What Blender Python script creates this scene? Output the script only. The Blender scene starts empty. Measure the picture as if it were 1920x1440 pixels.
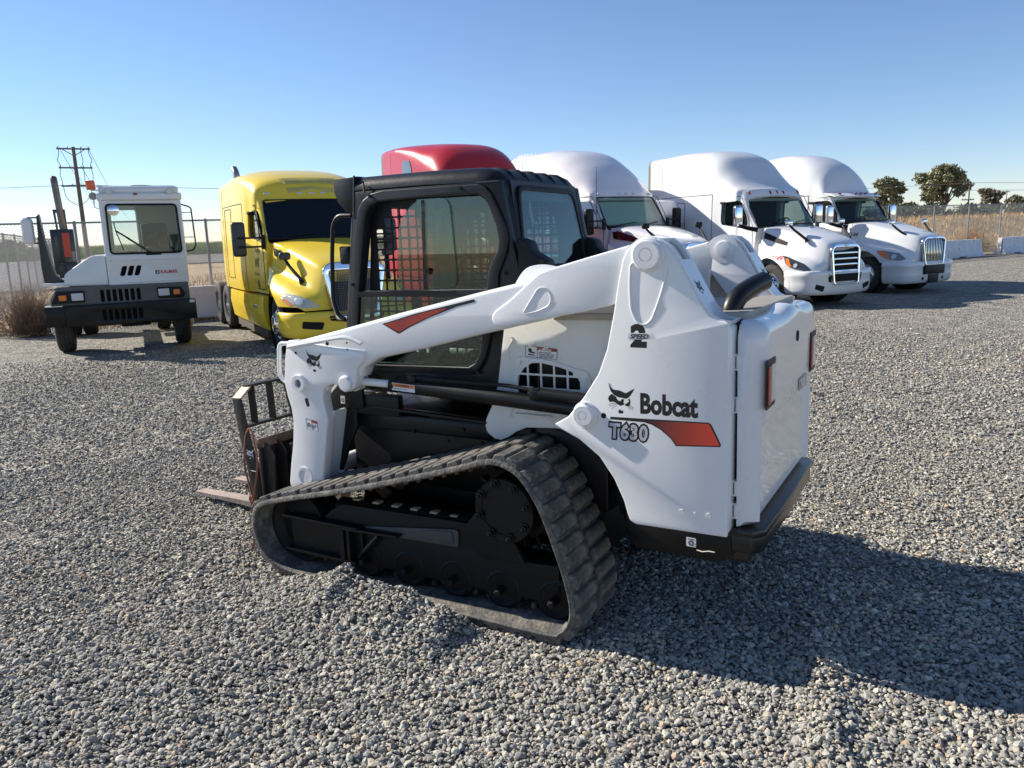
import bpy, bmesh, math, random
import numpy as np
from mathutils import Vector, Matrix
from mathutils.bvhtree import BVHTree
random.seed(7); rng = np.random.default_rng(7)
S = bpy.context.scene
COL = S.collection
PI = math.pi
R_ = math.radians

# ------------------------------------------------------------------ camera
FPX = 1460.0; HOR = 437.0; SLOPE = -0.0345; CAMH = 1.85
rollA = math.atan(SLOPE)
pitchA = math.atan((720-HOR)*math.cos(rollA)/FPX)
c_fwd = Vector((0, math.cos(pitchA), -math.sin(pitchA)))
r0 = Vector((1, 0, 0)); u0 = r0.cross(c_fwd)
cc, ss = math.cos(-rollA), math.sin(-rollA)
c_right = r0*cc - u0*ss; c_up = r0*ss + u0*cc
cam = bpy.data.cameras.new('camera'); cam.lens = FPX/1920*36; cam.sensor_width = 36
cam.clip_start = 0.05; cam.clip_end = 6000
camo = bpy.data.objects.new('camera', cam); COL.objects.link(camo)
camo.matrix_world = Matrix(((c_right.x, c_up.x, -c_fwd.x, 0), (c_right.y, c_up.y, -c_fwd.y, 0),
                            (c_right.z, c_up.z, -c_fwd.z, CAMH), (0, 0, 0, 1)))
S.camera = camo

# ------------------------------------------------------------------ light
SUN = Vector((-0.770, 0.362, 0.524)).normalized()      # direction towards the sun
w = bpy.data.worlds.new('World'); S.world = w; w.use_nodes = True
wn = w.node_tree; bg = wn.nodes['Background']
sky = wn.nodes.new('ShaderNodeTexSky'); sky.sky_type = 'NISHITA'; sky.sun_disc = False
sky.sun_elevation = math.asin(SUN.z); sky.sun_rotation = math.atan2(SUN.x, SUN.y)
sky.altitude = 1200; sky.air_density = 1.0; sky.dust_density = 0.0; sky.ozone_density = 7.0
tint = wn.nodes.new('ShaderNodeMix'); tint.data_type = 'RGBA'; tint.blend_type = 'MULTIPLY'; tint.inputs[0].default_value = 1; tint.inputs[7].default_value = (1.13, .95, .86, 1)
wn.links.new(sky.outputs[0], tint.inputs[6]); wn.links.new(tint.outputs[2], bg.inputs[0]); bg.inputs[1].default_value = 0.104
sl = bpy.data.lights.new('sun', 'SUN'); sl.energy = 5.0; sl.angle = R_(0.53); sl.color = (1, .93, .82)
so = bpy.data.objects.new('sun', sl); COL.objects.link(so)
so.rotation_euler = SUN.to_track_quat('Z', 'Y').to_euler(); so.location = (-30, 10, 20)
S.view_settings.view_transform = 'Standard'; S.view_settings.look = 'None'
S.view_settings.gamma = 1; S.view_settings.exposure = 0.74; S.view_settings.use_curve_mapping = False
S.render.engine = 'CYCLES'
S.cycles.max_bounces = 8; S.cycles.transparent_max_bounces = 24; S.cycles.caustics_reflective = False; S.cycles.caustics_refractive = False

# ------------------------------------------------------------------ materials
MATS = {}
def nodes(m):
    m.use_nodes = True; nt = m.node_tree; return nt, nt.nodes['Principled BSDF']
def mat(name, col, rough=.5, metal=0, coat=0, noise=None, bump=None, spec=None, emit=None, dirt=None):
    """noise=(scale, amount, second colour)  bump=(scale, strength)  dirt=(scale, threshold, colour, rough)"""
    if name in MATS: return MATS[name]
    m = bpy.data.materials.new(name); nt, b = nodes(m); L = nt.links.new; N = nt.nodes.new
    b.inputs['Base Color'].default_value = (*col, 1); b.inputs['Roughness'].default_value = rough
    b.inputs['Metallic'].default_value = metal; b.inputs['Coat Weight'].default_value = coat
    b.inputs['Coat Roughness'].default_value = .05
    if spec is not None: b.inputs['Specular IOR Level'].default_value = spec
    if noise or bump or dirt: tc = N('ShaderNodeTexCoord')
    last = None
    if noise:
        t = N('ShaderNodeTexNoise'); t.inputs['Scale'].default_value = noise[0]; t.inputs['Detail'].default_value = 6
        t.inputs['Roughness'].default_value = .65
        L(tc.outputs['Object'], t.inputs['Vector'])
        r = N('ShaderNodeValToRGB'); r.color_ramp.elements[0].position = .35; r.color_ramp.elements[1].position = .7
        r.color_ramp.elements[0].color = (*col, 1); r.color_ramp.elements[1].color = (*noise[2], 1)
        L(t.outputs[0], r.inputs[0])
        mx = N('ShaderNodeMix'); mx.data_type = 'RGBA'; mx.inputs[0].default_value = noise[1]
        mx.inputs[6].default_value = (*col, 1); L(r.outputs[0], mx.inputs[7]); last = mx.outputs[2]
        rr = N('ShaderNodeMapRange'); rr.inputs[3].default_value = max(.02, rough-.08); rr.inputs[4].default_value = rough+.12
        L(t.outputs[0], rr.inputs[0]); L(rr.outputs[0], b.inputs['Roughness'])
    if dirt:
        t2 = N('ShaderNodeTexNoise'); t2.inputs['Scale'].default_value = dirt[0]; t2.inputs['Detail'].default_value = 8
        t2.inputs['Roughness'].default_value = .7
        L(tc.outputs['Object'], t2.inputs['Vector'])
        r2 = N('ShaderNodeMapRange'); r2.inputs[1].default_value = dirt[1]; r2.inputs[2].default_value = dirt[1]+.18
        r2.inputs[4].default_value = dirt[3] if len(dirt) > 3 else .6
        L(t2.outputs[0], r2.inputs[0])
        mx = N('ShaderNodeMix'); mx.data_type = 'RGBA'; L(r2.outputs[0], mx.inputs[0])
        if last: L(last, mx.inputs[6])
        else: mx.inputs[6].default_value = (*col, 1)
        mx.inputs[7].default_value = (*dirt[2], 1); last = mx.outputs[2]
    if last: L(last, b.inputs['Base Color'])
    if bump:
        t = N('ShaderNodeTexNoise'); t.inputs['Scale'].default_value = bump[0]; t.inputs['Detail'].default_value = 4
        L(tc.outputs['Object'], t.inputs['Vector'])
        bp = N('ShaderNodeBump'); bp.inputs['Strength'].default_value = bump[1]; bp.inputs['Distance'].default_value = .01
        L(t.outputs[0], bp.inputs['Height']); L(bp.outputs[0], b.inputs['Normal'])
    if emit: b.inputs['Emission Color'].default_value = (*emit[0], 1); b.inputs['Emission Strength'].default_value = emit[1]
    MATS[name] = m; return m

def glass(name, tint, refl=1.0, rough=0.0):
    if name in MATS: return MATS[name]
    m = bpy.data.materials.new(name); m.use_nodes = True; nt = m.node_tree; nt.nodes.clear(); N = nt.nodes.new; L = nt.links.new
    o = N('ShaderNodeOutputMaterial'); tr = N('ShaderNodeBsdfTransparent'); tr.inputs[0].default_value = (*tint, 1)
    gl = N('ShaderNodeBsdfGlossy'); gl.inputs['Roughness'].default_value = rough
    lw = N('ShaderNodeLayerWeight'); lw.inputs[0].default_value = .5
    pw = N('ShaderNodeMath'); pw.operation = 'POWER'; pw.inputs[1].default_value = 4.0; L(lw.outputs['Facing'], pw.inputs[0])
    fr = N('ShaderNodeMath'); fr.operation = 'MULTIPLY_ADD'; fr.inputs[1].default_value = .9; fr.inputs[2].default_value = .045; L(pw.outputs[0], fr.inputs[0])
    mu = N('ShaderNodeMath'); mu.operation = 'MULTIPLY'; mu.inputs[1].default_value = refl; mu.use_clamp = True
    mx = N('ShaderNodeMixShader'); L(fr.outputs[0], mu.inputs[0]); L(mu.outputs[0], mx.inputs[0])
    L(tr.outputs[0], mx.inputs[1]); L(gl.outputs[0], mx.inputs[2]); L(mx.outputs[0], o.inputs[0])
    MATS[name] = m; return m

WHITE = mat('white_enamel', (.79, .795, .80), .24, coat=.6, noise=(2.2, .5, (.74, .745, .745)), bump=(6, .02))
WHITE2 = mat('white_inner_paint', (.76, .755, .72), .42, noise=(5, .6, (.67, .66, .61)), dirt=(9, .62, (.45, .42, .36), .5))
TWHITE = mat('white_truck_paint', (.80, .80, .80), .22, coat=.6, noise=(1.3, .5, (.73, .73, .72)), dirt=(3.5, .68, (.55, .52, .47), .35))
BLACK = mat('black_paint', (.006, .006, .007), .36, coat=.08, spec=.25, noise=(7, .5, (.010, .010, .010)), bump=(30, .05))
CABBLACK = mat('black_cab_paint', (.007, .008, .010), .36, coat=.08, spec=.3, noise=(4, .6, (.016, .017, .019)), bump=(60, .06))
UNDER = mat('black_underframe_paint', (.006, .006, .007), .5, spec=.22, noise=(9, .7, (.012, .011, .010)), dirt=(14, .66, (.06, .05, .038), .7), bump=(25, .15))
PLASTIC = mat('black_plastic', (.009, .009, .010), .5, spec=.28, bump=(120, .1))
RUBBER = mat('track_rubber', (.055, .055, .055), .8, noise=(12, .9, (.13, .122, .108)), dirt=(16, .47, (.25, .225, .185), .8), bump=(60, .6))
TYRE = mat('tyre_rubber', (.022, .022, .022), .85, noise=(8, .9, (.06, .057, .052)), bump=(50, .3))
CHROME = mat('chrome', (.82, .83, .85), .06, metal=1)
ALU = mat('polished_aluminium', (.72, .72, .73), .2, metal=1, noise=(12, .6, (.45, .44, .42)))
STEEL = mat('bare_steel', (.42, .41, .40), .4, metal=.9, noise=(15, .6, (.25, .2, .16)))
GALV = mat('galvanised_steel', (.30, .31, .32), .55, metal=.3, noise=(10, .5, (.22, .22, .22)))
RUST = mat('rusty_steel', (.09, .055, .04), .75, noise=(9, .9, (.20, .12, .085)), bump=(40, .5))
FORKSTEEL = mat('worn_fork_steel', (.42, .345, .29), .62, metal=.2, noise=(10, .9, (.27, .20, .155)), bump=(35, .3))
DARKSTEEL = mat('dark_scuffed_steel', (.018, .018, .018), .5, metal=.2, noise=(8, .6, (.05, .04, .03)), bump=(30, .2))
BLACKGAP = mat('dark_cavity', (.006, .006, .006), .9)
INTERIOR = mat('grey_interior_trim', (.06, .062, .065), .75, bump=(80, .2))
SEAT = mat('black_vinyl_seat', (.025, .025, .027), .5, bump=(60, .2))
DECK = mat('beige_grey_hood_paint', (.42, .385, .34), .6, noise=(6, .7, (.33, .29, .24)), bump=(40, .1))
INK = mat('black_decal_vinyl', (.012, .012, .014), .35)
REDDECAL = mat('red_decal_vinyl', (.52, .055, .028), .4, noise=(4, .9, (.20, .03, .025)))
LGREY = mat('silver_grey_decal_vinyl', (.52, .52, .57), .4)
WDEC = mat('white_decal_vinyl', (.78, .78, .78), .4)
ORANGE = mat('orange_decal_vinyl', (.75, .22, .06), .4)
REDLENS = mat('red_light_lens', (.30, .006, .008), .3, coat=.1)
CLEARLENS = mat('clear_light_lens', (.62, .64, .66), .12, coat=.8, bump=(90, .6))
AMBER = mat('amber_light_lens', (.85, .20, .01), .2, coat=.6)
YELLOW = mat('yellow_truck_paint', (.87, .635, .045), .27, coat=.3, noise=(1.6, .5, (.80, .59, .07)), dirt=(3, .62, (.34, .28, .12), .5))
YDIRTY = mat('dusty_yellow_roof_paint', (.62, .50, .10), .5, noise=(3, .9, (.40, .34, .14)), dirt=(6, .58, (.20, .17, .09), .6))
REDP = mat('red_truck_paint', (.48, .015, .022), .3, coat=.3, noise=(2, .6, (.40, .03, .035)), dirt=(3, .70, (.40, .13, .11), .45))
TINT = glass('green_tinted_glass', (.58, .72, .67), 2.0)
REARG = glass('blue_tinted_rear_glass', (.72, .88, .86), 1.1)
WSG = glass('truck_windshield_glass', (.55, .70, .64), 1.0)
WSDARK = mat('dark_windshield_glass', (.006, .008, .012), .04, coat=0, spec=.4)
SIDEG = glass('dark_side_glass', (.30, .34, .33), 1.2)
CLEARG = glass('clear_window_glass', (.80, .86, .86), .8)
CONC = mat('white_painted_concrete', (.82, .82, .82), .7, noise=(3, .8, (.60, .60, .59)), dirt=(5, .6, (.38, .36, .32), .6), bump=(30, .3))
WOOD = mat('weathered_pole_wood', (.14, .10, .075), .85, noise=(3, .8, (.22, .17, .13)))
GREYPANEL = mat('grey_front_panel_paint', (.10, .10, .105), .5, noise=(6, .6, (.13, .13, .13)))
CAP = mat('roof_light_housing', (.62, .62, .6), .35)

# ------------------------------------------------------------------ geometry helpers
def tag(o, label, cat=None, group=None, kind=None):
    if label: o['label'] = label
    if cat: o['category'] = cat
    if group: o['group'] = group
    if kind: o['kind'] = kind
    return o
def empty(name, loc=(0, 0, 0), rz=0, parent=None, size=.3):
    o = bpy.data.objects.new(name, None); o.empty_display_size = size; COL.objects.link(o)
    o.location = loc; o.rotation_euler = (0, 0, rz)
    if parent: o.parent = parent
    return o
def obj(name, bm, m, parent=None, smooth=35, recalc=True):
    if isinstance(bm, bmesh.types.BMesh):
        if recalc: bmesh.ops.recalc_face_normals(bm, faces=bm.faces)
        me = bpy.data.meshes.new(name); bm.to_mesh(me); bm.free()
    else: me = bm
    if m is not None:
        me.materials.clear(); me.materials.append(m)
    if smooth:
        me.shade_smooth(); me.set_sharp_from_angle(angle=R_(smooth))
    o = bpy.data.objects.new(name, me); COL.objects.link(o)
    if parent: o.parent = parent
    return o
def inst(o, parent=None, loc=None, rot=None, scale=None, mw=None):
    c = o.copy(); COL.objects.link(c)
    if parent: c.parent = parent
    if mw is not None: c.matrix_local = mw
    if loc is not None: c.location = loc
    if rot is not None: c.rotation_euler = rot
    if scale is not None: c.scale = scale
    return c
def BM(): return bmesh.new()
def add_geo(bm, vs, fs):
    v = [bm.verts.new(p) for p in vs]
    for f in fs:
        try: bm.faces.new([v[i] for i in f])
        except ValueError: pass
    return v
def add_box(bm, c, s, rot=None, bev=0, seg=2):
    b = bmesh.new(); bmesh.ops.create_cube(b, size=1)
    bmesh.ops.scale(b, vec=Vector(s), verts=b.verts)
    if bev: bmesh.ops.bevel(b, geom=list(b.edges), offset=bev, segments=seg, affect='EDGES', profile=.5)
    M = Matrix.Translation(Vector(c))
    if rot is not None: M = M @ (rot if isinstance(rot, Matrix) else Matrix.Rotation(rot[1], 4, rot[0]))
    b.transform(M); join(bm, b)
def join(bm, b):
    me = bpy.data.meshes.new('t'); b.to_mesh(me); b.free(); bm.from_mesh(me); bpy.data.meshes.remove(me)
def frame_to(p0, p1):
    d = (Vector(p1)-Vector(p0)); q = d.to_track_quat('Z', 'Y'); return Matrix.Translation(Vector(p0)) @ q.to_matrix().to_4x4(), d.length
def add_cyl(bm, p0, p1, r, r2=None, seg=20, cap=True, bev=0):
    M, L = frame_to(p0, p1); r2 = r if r2 is None else r2
    prof = [(0, 0), (r, 0), (r2, L), (0, L)] if cap else [(r, 0), (r2, L)]
    if bev and cap: prof = [(0, 0), (r-bev, 0), (r, bev), (r2, L-bev), (r2-bev, L), (0, L)]
    add_lathe(bm, prof, M, seg)
def add_lathe(bm, prof, M=None, seg=24):
    """profile of (radius, height) about the local z axis"""
    M = M or Matrix.Identity(4); rings = []
    for r, z in prof:
        if r < 1e-6: rings.append([bm.verts.new(M @ Vector((0, 0, z)))])
        else: rings.append([bm.verts.new(M @ Vector((r*math.cos(2*PI*i/seg), r*math.sin(2*PI*i/seg), z))) for i in range(seg)])
    for a, b in zip(rings, rings[1:]):
        for i in range(seg):
            j = (i+1) % seg
            if len(a) == 1 and len(b) == 1: continue
            if len(a) == 1: f = [a[0], b[i], b[j]]
            elif len(b) == 1: f = [a[i], a[j], b[0]]
            else: f = [a[i], a[j], b[j], b[i]]
            bm.faces.new(f)
def rounded(pts, rad, n=5, closed=False):
    """round the corners of a polyline"""
    P = [Vector(p) for p in pts]; out = []; N = len(P)
    for i in range(N):
        if not closed and i in (0, N-1): out.append(P[i]); continue
        a, b, c = P[i-1], P[i], P[(i+1) % N]
        r = rad[i] if isinstance(rad, (list, tuple)) else rad
        d1, d2 = (a-b), (c-b); r1 = min(r, d1.length*.48, d2.length*.48)
        if r1 < 1e-5: out.append(b); continue
        s, e = b+d1.normalized()*r1, b+d2.normalized()*r1
        for k in range(n+1):
            t = k/n; out.append(s*(1-t)**2+b*2*t*(1-t)+e*t*t)
    return out
def add_tube(bm, pts, r, seg=8, closed=False, cap=True):
    P = [Vector(p) for p in pts]; n = len(P); rings = []; prev = None
    for i, p in enumerate(P):
        if closed: t = P[(i+1) % n]-P[i-1]
        else: t = P[min(i+1, n-1)]-P[max(i-1, 0)]
        t.normalize()
        if prev is None:
            u = t.orthogonal().normalized()
        else:
            u = prev-t*prev.dot(t)
            u = u.normalized() if u.length > 1e-6 else t.orthogonal().normalized()
        prev = u; v = t.cross(u); rr = r[i] if isinstance(r, (list, tuple)) else r
        rings.append([bm.verts.new(p+(u*math.cos(2*PI*k/seg)+v*math.sin(2*PI*k/seg))*rr) for k in range(seg)])
    for i in range(n if closed else n-1):
        a, b = rings[i], rings[(i+1) % n]
        for k in range(seg): bm.faces.new([a[k], a[(k+1) % seg], b[(k+1) % seg], b[k]])
    if cap and not closed: bm.faces.new(rings[0][::-1]); bm.faces.new(rings[-1])
def add_strip(bm, pts, w, t, axis, up=None):
    """flat bar of width w (along axis) and thickness t following pts"""
    A = Vector(axis).normalized(); P = [Vector(p) for p in pts]; n = len(P); rings = []
    for i, p in enumerate(P):
        d = (P[min(i+1, n-1)]-P[max(i-1, 0)]).normalized(); nn = d.cross(A).normalized()
        rings.append([bm.verts.new(p+A*(w/2*sx)+nn*(t/2*sy)) for sx, sy in ((-1, -1), (1, -1), (1, 1), (-1, 1))])
    for a, b in zip(rings, rings[1:]):
        for k in range(4): bm.faces.new([a[k], a[(k+1) % 4], b[(k+1) % 4], b[k]])
    bm.faces.new(rings[0][::-1]); bm.faces.new(rings[-1])
XZ = Matrix(((1, 0, 0, 0), (0, 0, 1, 0), (0, 1, 0, 0), (0, 0, 0, 1)))      # (u,v,w) -> (x=u, y=w, z=v)
YZ = Matrix(((0, 0, 1, 0), (1, 0, 0, 0), (0, 1, 0, 0), (0, 0, 0, 1)))      # (u,v,w) -> (x=w, y=u, z=v)
XY = Matrix.Identity(4)
def add_plate(bm, outline, t, M, off=0, holes=(), bev=0, res=1):
    """flat plate with real holes; w runs off-t/2 .. off+t/2 before M"""
    cu = bpy.data.curves.new('c', 'CURVE'); cu.dimensions = '2D'; cu.fill_mode = 'BOTH'
    cu.extrude = max(t/2-bev, .0001); cu.bevel_depth = bev; cu.bevel_resolution = res; cu.offset = -bev
    for pl in [outline]+list(holes):
        sp = cu.splines.new('POLY'); sp.points.add(len(pl)-1)
        for q, p in zip(sp.points, pl): q.co = (p[0], p[1], 0, 1)
        sp.use_cyclic_u = True
    o = bpy.data.objects.new('c', cu); me = bpy.data.meshes.new_from_object(o)
    b = bmesh.new(); b.from_mesh(me); bmesh.ops.remove_doubles(b, verts=b.verts, dist=1e-5)
    b.transform(M @ Matrix.Translation((0, 0, off))); join(bm, b)
    bpy.data.objects.remove(o); bpy.data.curves.remove(cu); bpy.data.meshes.remove(me)
def rpoly(pts, r, n=4): return [tuple(p[:2]) for p in rounded([(a, b, 0) for a, b in pts], r, n, True)]
def circ(c, r, n=16, ry=None): return [(c[0]+r*math.cos(2*PI*i/n), c[1]+(ry or r)*math.sin(2*PI*i/n)) for i in range(n)]
def text_bm(bm, s, size, M, t=.002, bold=0, sx=1, shear=0, space=1.0):
    cu = bpy.data.curves.new('t', 'FONT'); cu.body = s; cu.size = size; cu.extrude = t/2; cu.offset = bold; cu.shear = shear
    cu.space_character = space; cu.resolution_u = 3
    o = bpy.data.objects.new('t', cu); me = bpy.data.meshes.new_from_object(o)
    b = bmesh.new(); b.from_mesh(me); b.transform(M @ Matrix.Diagonal((sx, 1, 1, 1))); join(bm, b)
    bpy.data.objects.remove(o); bpy.data.curves.remove(cu); bpy.data.meshes.remove(me)
def loft(bm, rings, closed=True, caps=True):
    R = [[bm.verts.new(p) for p in r] for r in rings]; n = len(rings[0])
    for a, b in zip(R, R[1:]):
        for i in range(n if closed else n-1):
            j = (i+1) % n; bm.faces.new([a[i], a[j], b[j], b[i]])
    if caps: bm.faces.new(R[0][::-1]); bm.faces.new(R[-1])
def catmull(P, k=4):
    out = []; n = len(P)
    for i in range(n-1):
        p0, p1, p2, p3 = P[max(i-1, 0)], P[i], P[i+1], P[min(i+2, n-1)]
        for j in range(k):
            t = j/k
            out.append(tuple(.5*((2*b)+(-a+c)*t+(2*a-5*b+4*c-d)*t*t+(-a+3*b-3*c+d)*t**3) for a, b, c, d in zip(p0, p1, p2, p3)))
    out.append(tuple(P[-1])); return out
def mono(rows, k=4):
    """monotone interpolation of station rows along their first value"""
    A = np.array(rows, float); x = A[:, 0]; h = np.diff(x); out = []
    D = np.diff(A, axis=0)/h[:, None]; m = np.zeros_like(A); m[0] = D[0]; m[-1] = D[-1]
    for i in range(1, len(A)-1): m[i] = np.where(D[i-1]*D[i] > 0, 2*D[i-1]*D[i]/(D[i-1]+D[i]+1e-12), 0)
    for i in range(len(A)-1):
        for j in range(k):
            t = j/k; X = x[i]+h[i]*t
            r = (2*t**3-3*t**2+1)*A[i]+(t**3-2*t**2+t)*h[i]*m[i]+(-2*t**3+3*t**2)*A[i+1]+(t**3-t**2)*h[i]*m[i+1]; r[0] = X; out.append(tuple(r))
    out.append(tuple(A[-1])); return out
def boolean(o, cutters, op='DIFFERENCE'):
    bpy.context.view_layer.update()
    for c in cutters: c.matrix_world = o.matrix_world.copy()
    for c in cutters:
        m = o.modifiers.new('b', 'BOOLEAN'); m.operation = op; m.solver = 'EXACT'; m.object = c
    bpy.context.view_layer.update()
    dg = bpy.context.evaluated_depsgraph_get()
    me = bpy.data.meshes.new_from_object(o.evaluated_get(dg)); o.modifiers.clear(); old = o.data; o.data = me; bpy.data.meshes.remove(old)
    for c in cutters:
        d = c.data; bpy.data.objects.remove(c); bpy.data.meshes.remove(d)
    me.shade_smooth(); me.set_sharp_from_angle(angle=R_(35))
def cutter(bm):
    bmesh.ops.recalc_face_normals(bm, faces=bm.faces)
    me = bpy.data.meshes.new('cut'); bm.to_mesh(me); bm.free(); o = bpy.data.objects.new('cut', me); COL.objects.link(o); return o
def prism(outline, w0, w1, M):
    b = BM(); n = len(outline)
    a = [b.verts.new(M @ Vector((p[0], p[1], w0))) for p in outline]; c = [b.verts.new(M @ Vector((p[0], p[1], w1))) for p in outline]
    b.faces.new(a[::-1]); b.faces.new(c)
    for i in range(n): b.faces.new([a[i], a[(i+1) % n], c[(i+1) % n], c[i]])
    return b
def bvh_of(o):
    me = o.data; return BVHTree.FromPolygons([v.co for v in me.vertices], [p.vertices[:] for p in me.polygons])
def drape(bm, tree, outline, M, direction, off, t=0.0, grid=.04):
    """lay a flat outline (in u,v of M) onto a surface along direction, off proud of it, with thickness t"""
    b = bmesh.new(); vs = [b.verts.new((p[0], p[1], 0)) for p in outline]; f = b.faces.new(vs)
    us = [p[0] for p in outline]; vv = [p[1] for p in outline]
    for ax, lo, hi in ((0, min(us), max(us)), (1, min(vv), max(vv))):
        k = lo+grid
        while k < hi:
            no = Vector((1, 0, 0)) if ax == 0 else Vector((0, 1, 0)); co = no*k
            bmesh.ops.bisect_plane(b, geom=b.verts[:]+b.edges[:]+b.faces[:], plane_co=co, plane_no=no); k += grid
    D = Vector(direction).normalized()
    for v in b.verts:
        p = M @ v.co; hit = tree.ray_cast(p-D*3, D)
        if hit[0] is None:
            near = tree.find_nearest(p); q, n = near[0], near[1]
        else: q, n = hit[0], hit[1]
        if n.dot(D) > 0: n = -n
        v.co = q+n*(off+t)
    if t:
        r = bmesh.ops.extrude_face_region(b, geom=b.faces[:])
        for v in r['geom']:
            if isinstance(v, bmesh.types.BMVert): v.co += D*(t)
    bmesh.ops.triangulate(b, faces=b.faces); join(bm, b)
# ================================================================== compact track loader
def emblem_bm(bm, M, w, t=.002, mirror=False):
    """cat-head mark, w = width; u right, v up, origin at its centre"""
    brow = [(388,275),(396,305),(415,328),(440,342),(462,345),(500,346),(535,356),(560,368),(582,371),(612,352),(645,332),(671,316),(658,348),(632,388),(612,412),(598,424),(572,431),(540,424),(500,420),(470,410),(440,392),(412,362),(397,325)]
    lface = [(378,442),(393,410),(420,390),(444,402),(470,420),(478,440),(492,456),(520,460),(532,438),(556,436),(552,470),(536,505),(512,508),(482,494),(462,478),(430,470),(398,479)]
    rface = [(600,432),(622,430),(628,470),(618,500),(598,512),(566,500),(572,486),(600,470),(612,455)]
    chin = [(493,562),(513,548),(522,562),(536,556),(548,566),(546,588),(500,592)]
    nose = [(528,480),(562,478),(556,494),(545,500),(534,494)]
    wh = [[(380,512),(420,492),(468,488)],[(396,530),(430,508),(472,500)],[(420,552),(445,524),(478,512)],[(612,496),(640,508),(664,524)],[(606,506),(632,524),(654,542)],[(600,516),(612,530),(628,545)]]
    def T(p): return ((p[0]-525)/290*w*(-1 if mirror else 1), (435-p[1])/290*w)
    for pl in (brow, lface, rface, chin, nose): add_plate(bm, [T(p) for p in pl], t, M)
    for a in wh:
        q = [T(p) for p in a]; up = [(x, y+.006*w) for x, y in q]; dn = [(x, y-.006*w) for x, y in q]
        add_plate(bm, up+dn[::-1], t, M)
def side_text_M(x, y, z, s=1):
    """text on a side plate seen from outside; s=+1 left side (reads towards -x)"""
    return Matrix(((-s, 0, 0, x), (0, 0, s, y), (0, 1, 0, z), (0, 0, 0, 1)))
def rear_text_M(x, y, z): return Matrix(((0, 0, -1, x), (-1, 0, 0, y), (0, 1, 0, z), (0, 0, 0, 1)))

TRK = [(-.273,-.004),(.2,-.004),(.7,-.004),(1.2,-.004),(1.40,.008),(1.53,.055),(1.607,.15),(1.632,.262),(1.607,.352),(1.55,.403),(1.463,.432),(1.302,.475),(.923,.566),(.5,.682),(.169,.779),(.066,.815),(-.021,.828),(-.10,.812),(-.178,.762),(-.252,.663),(-.310,.540),(-.365,.392),(-.401,.275),(-.420,.166),(-.405,.085),(-.356,.025)]
def closed_path(pts, step):
    n = len(pts); P = []
    for i in range(n):
        a, b, c, d = [Vector(pts[(i+k-1) % n]) for k in range(4)]
        for j in range(8):
            t = j/8; P.append(.5*((2*b)+(c-a)*t+(2*a-5*b+4*c-d)*t*t+(-a+3*b-3*c+d)*t**3))
    L = [0]
    for i in range(len(P)): L.append(L[-1]+(P[(i+1) % len(P)]-P[i]).length)
    tot = L[-1]; n2 = max(3, round(tot/step)); out = []; k = 0
    for i in range(n2):
        s = tot*i/n2
        while L[k+1] < s: k += 1
        f = (s-L[k])/(L[k+1]-L[k]); out.append(P[k].lerp(P[(k+1) % len(P)], f))
    return out

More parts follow.
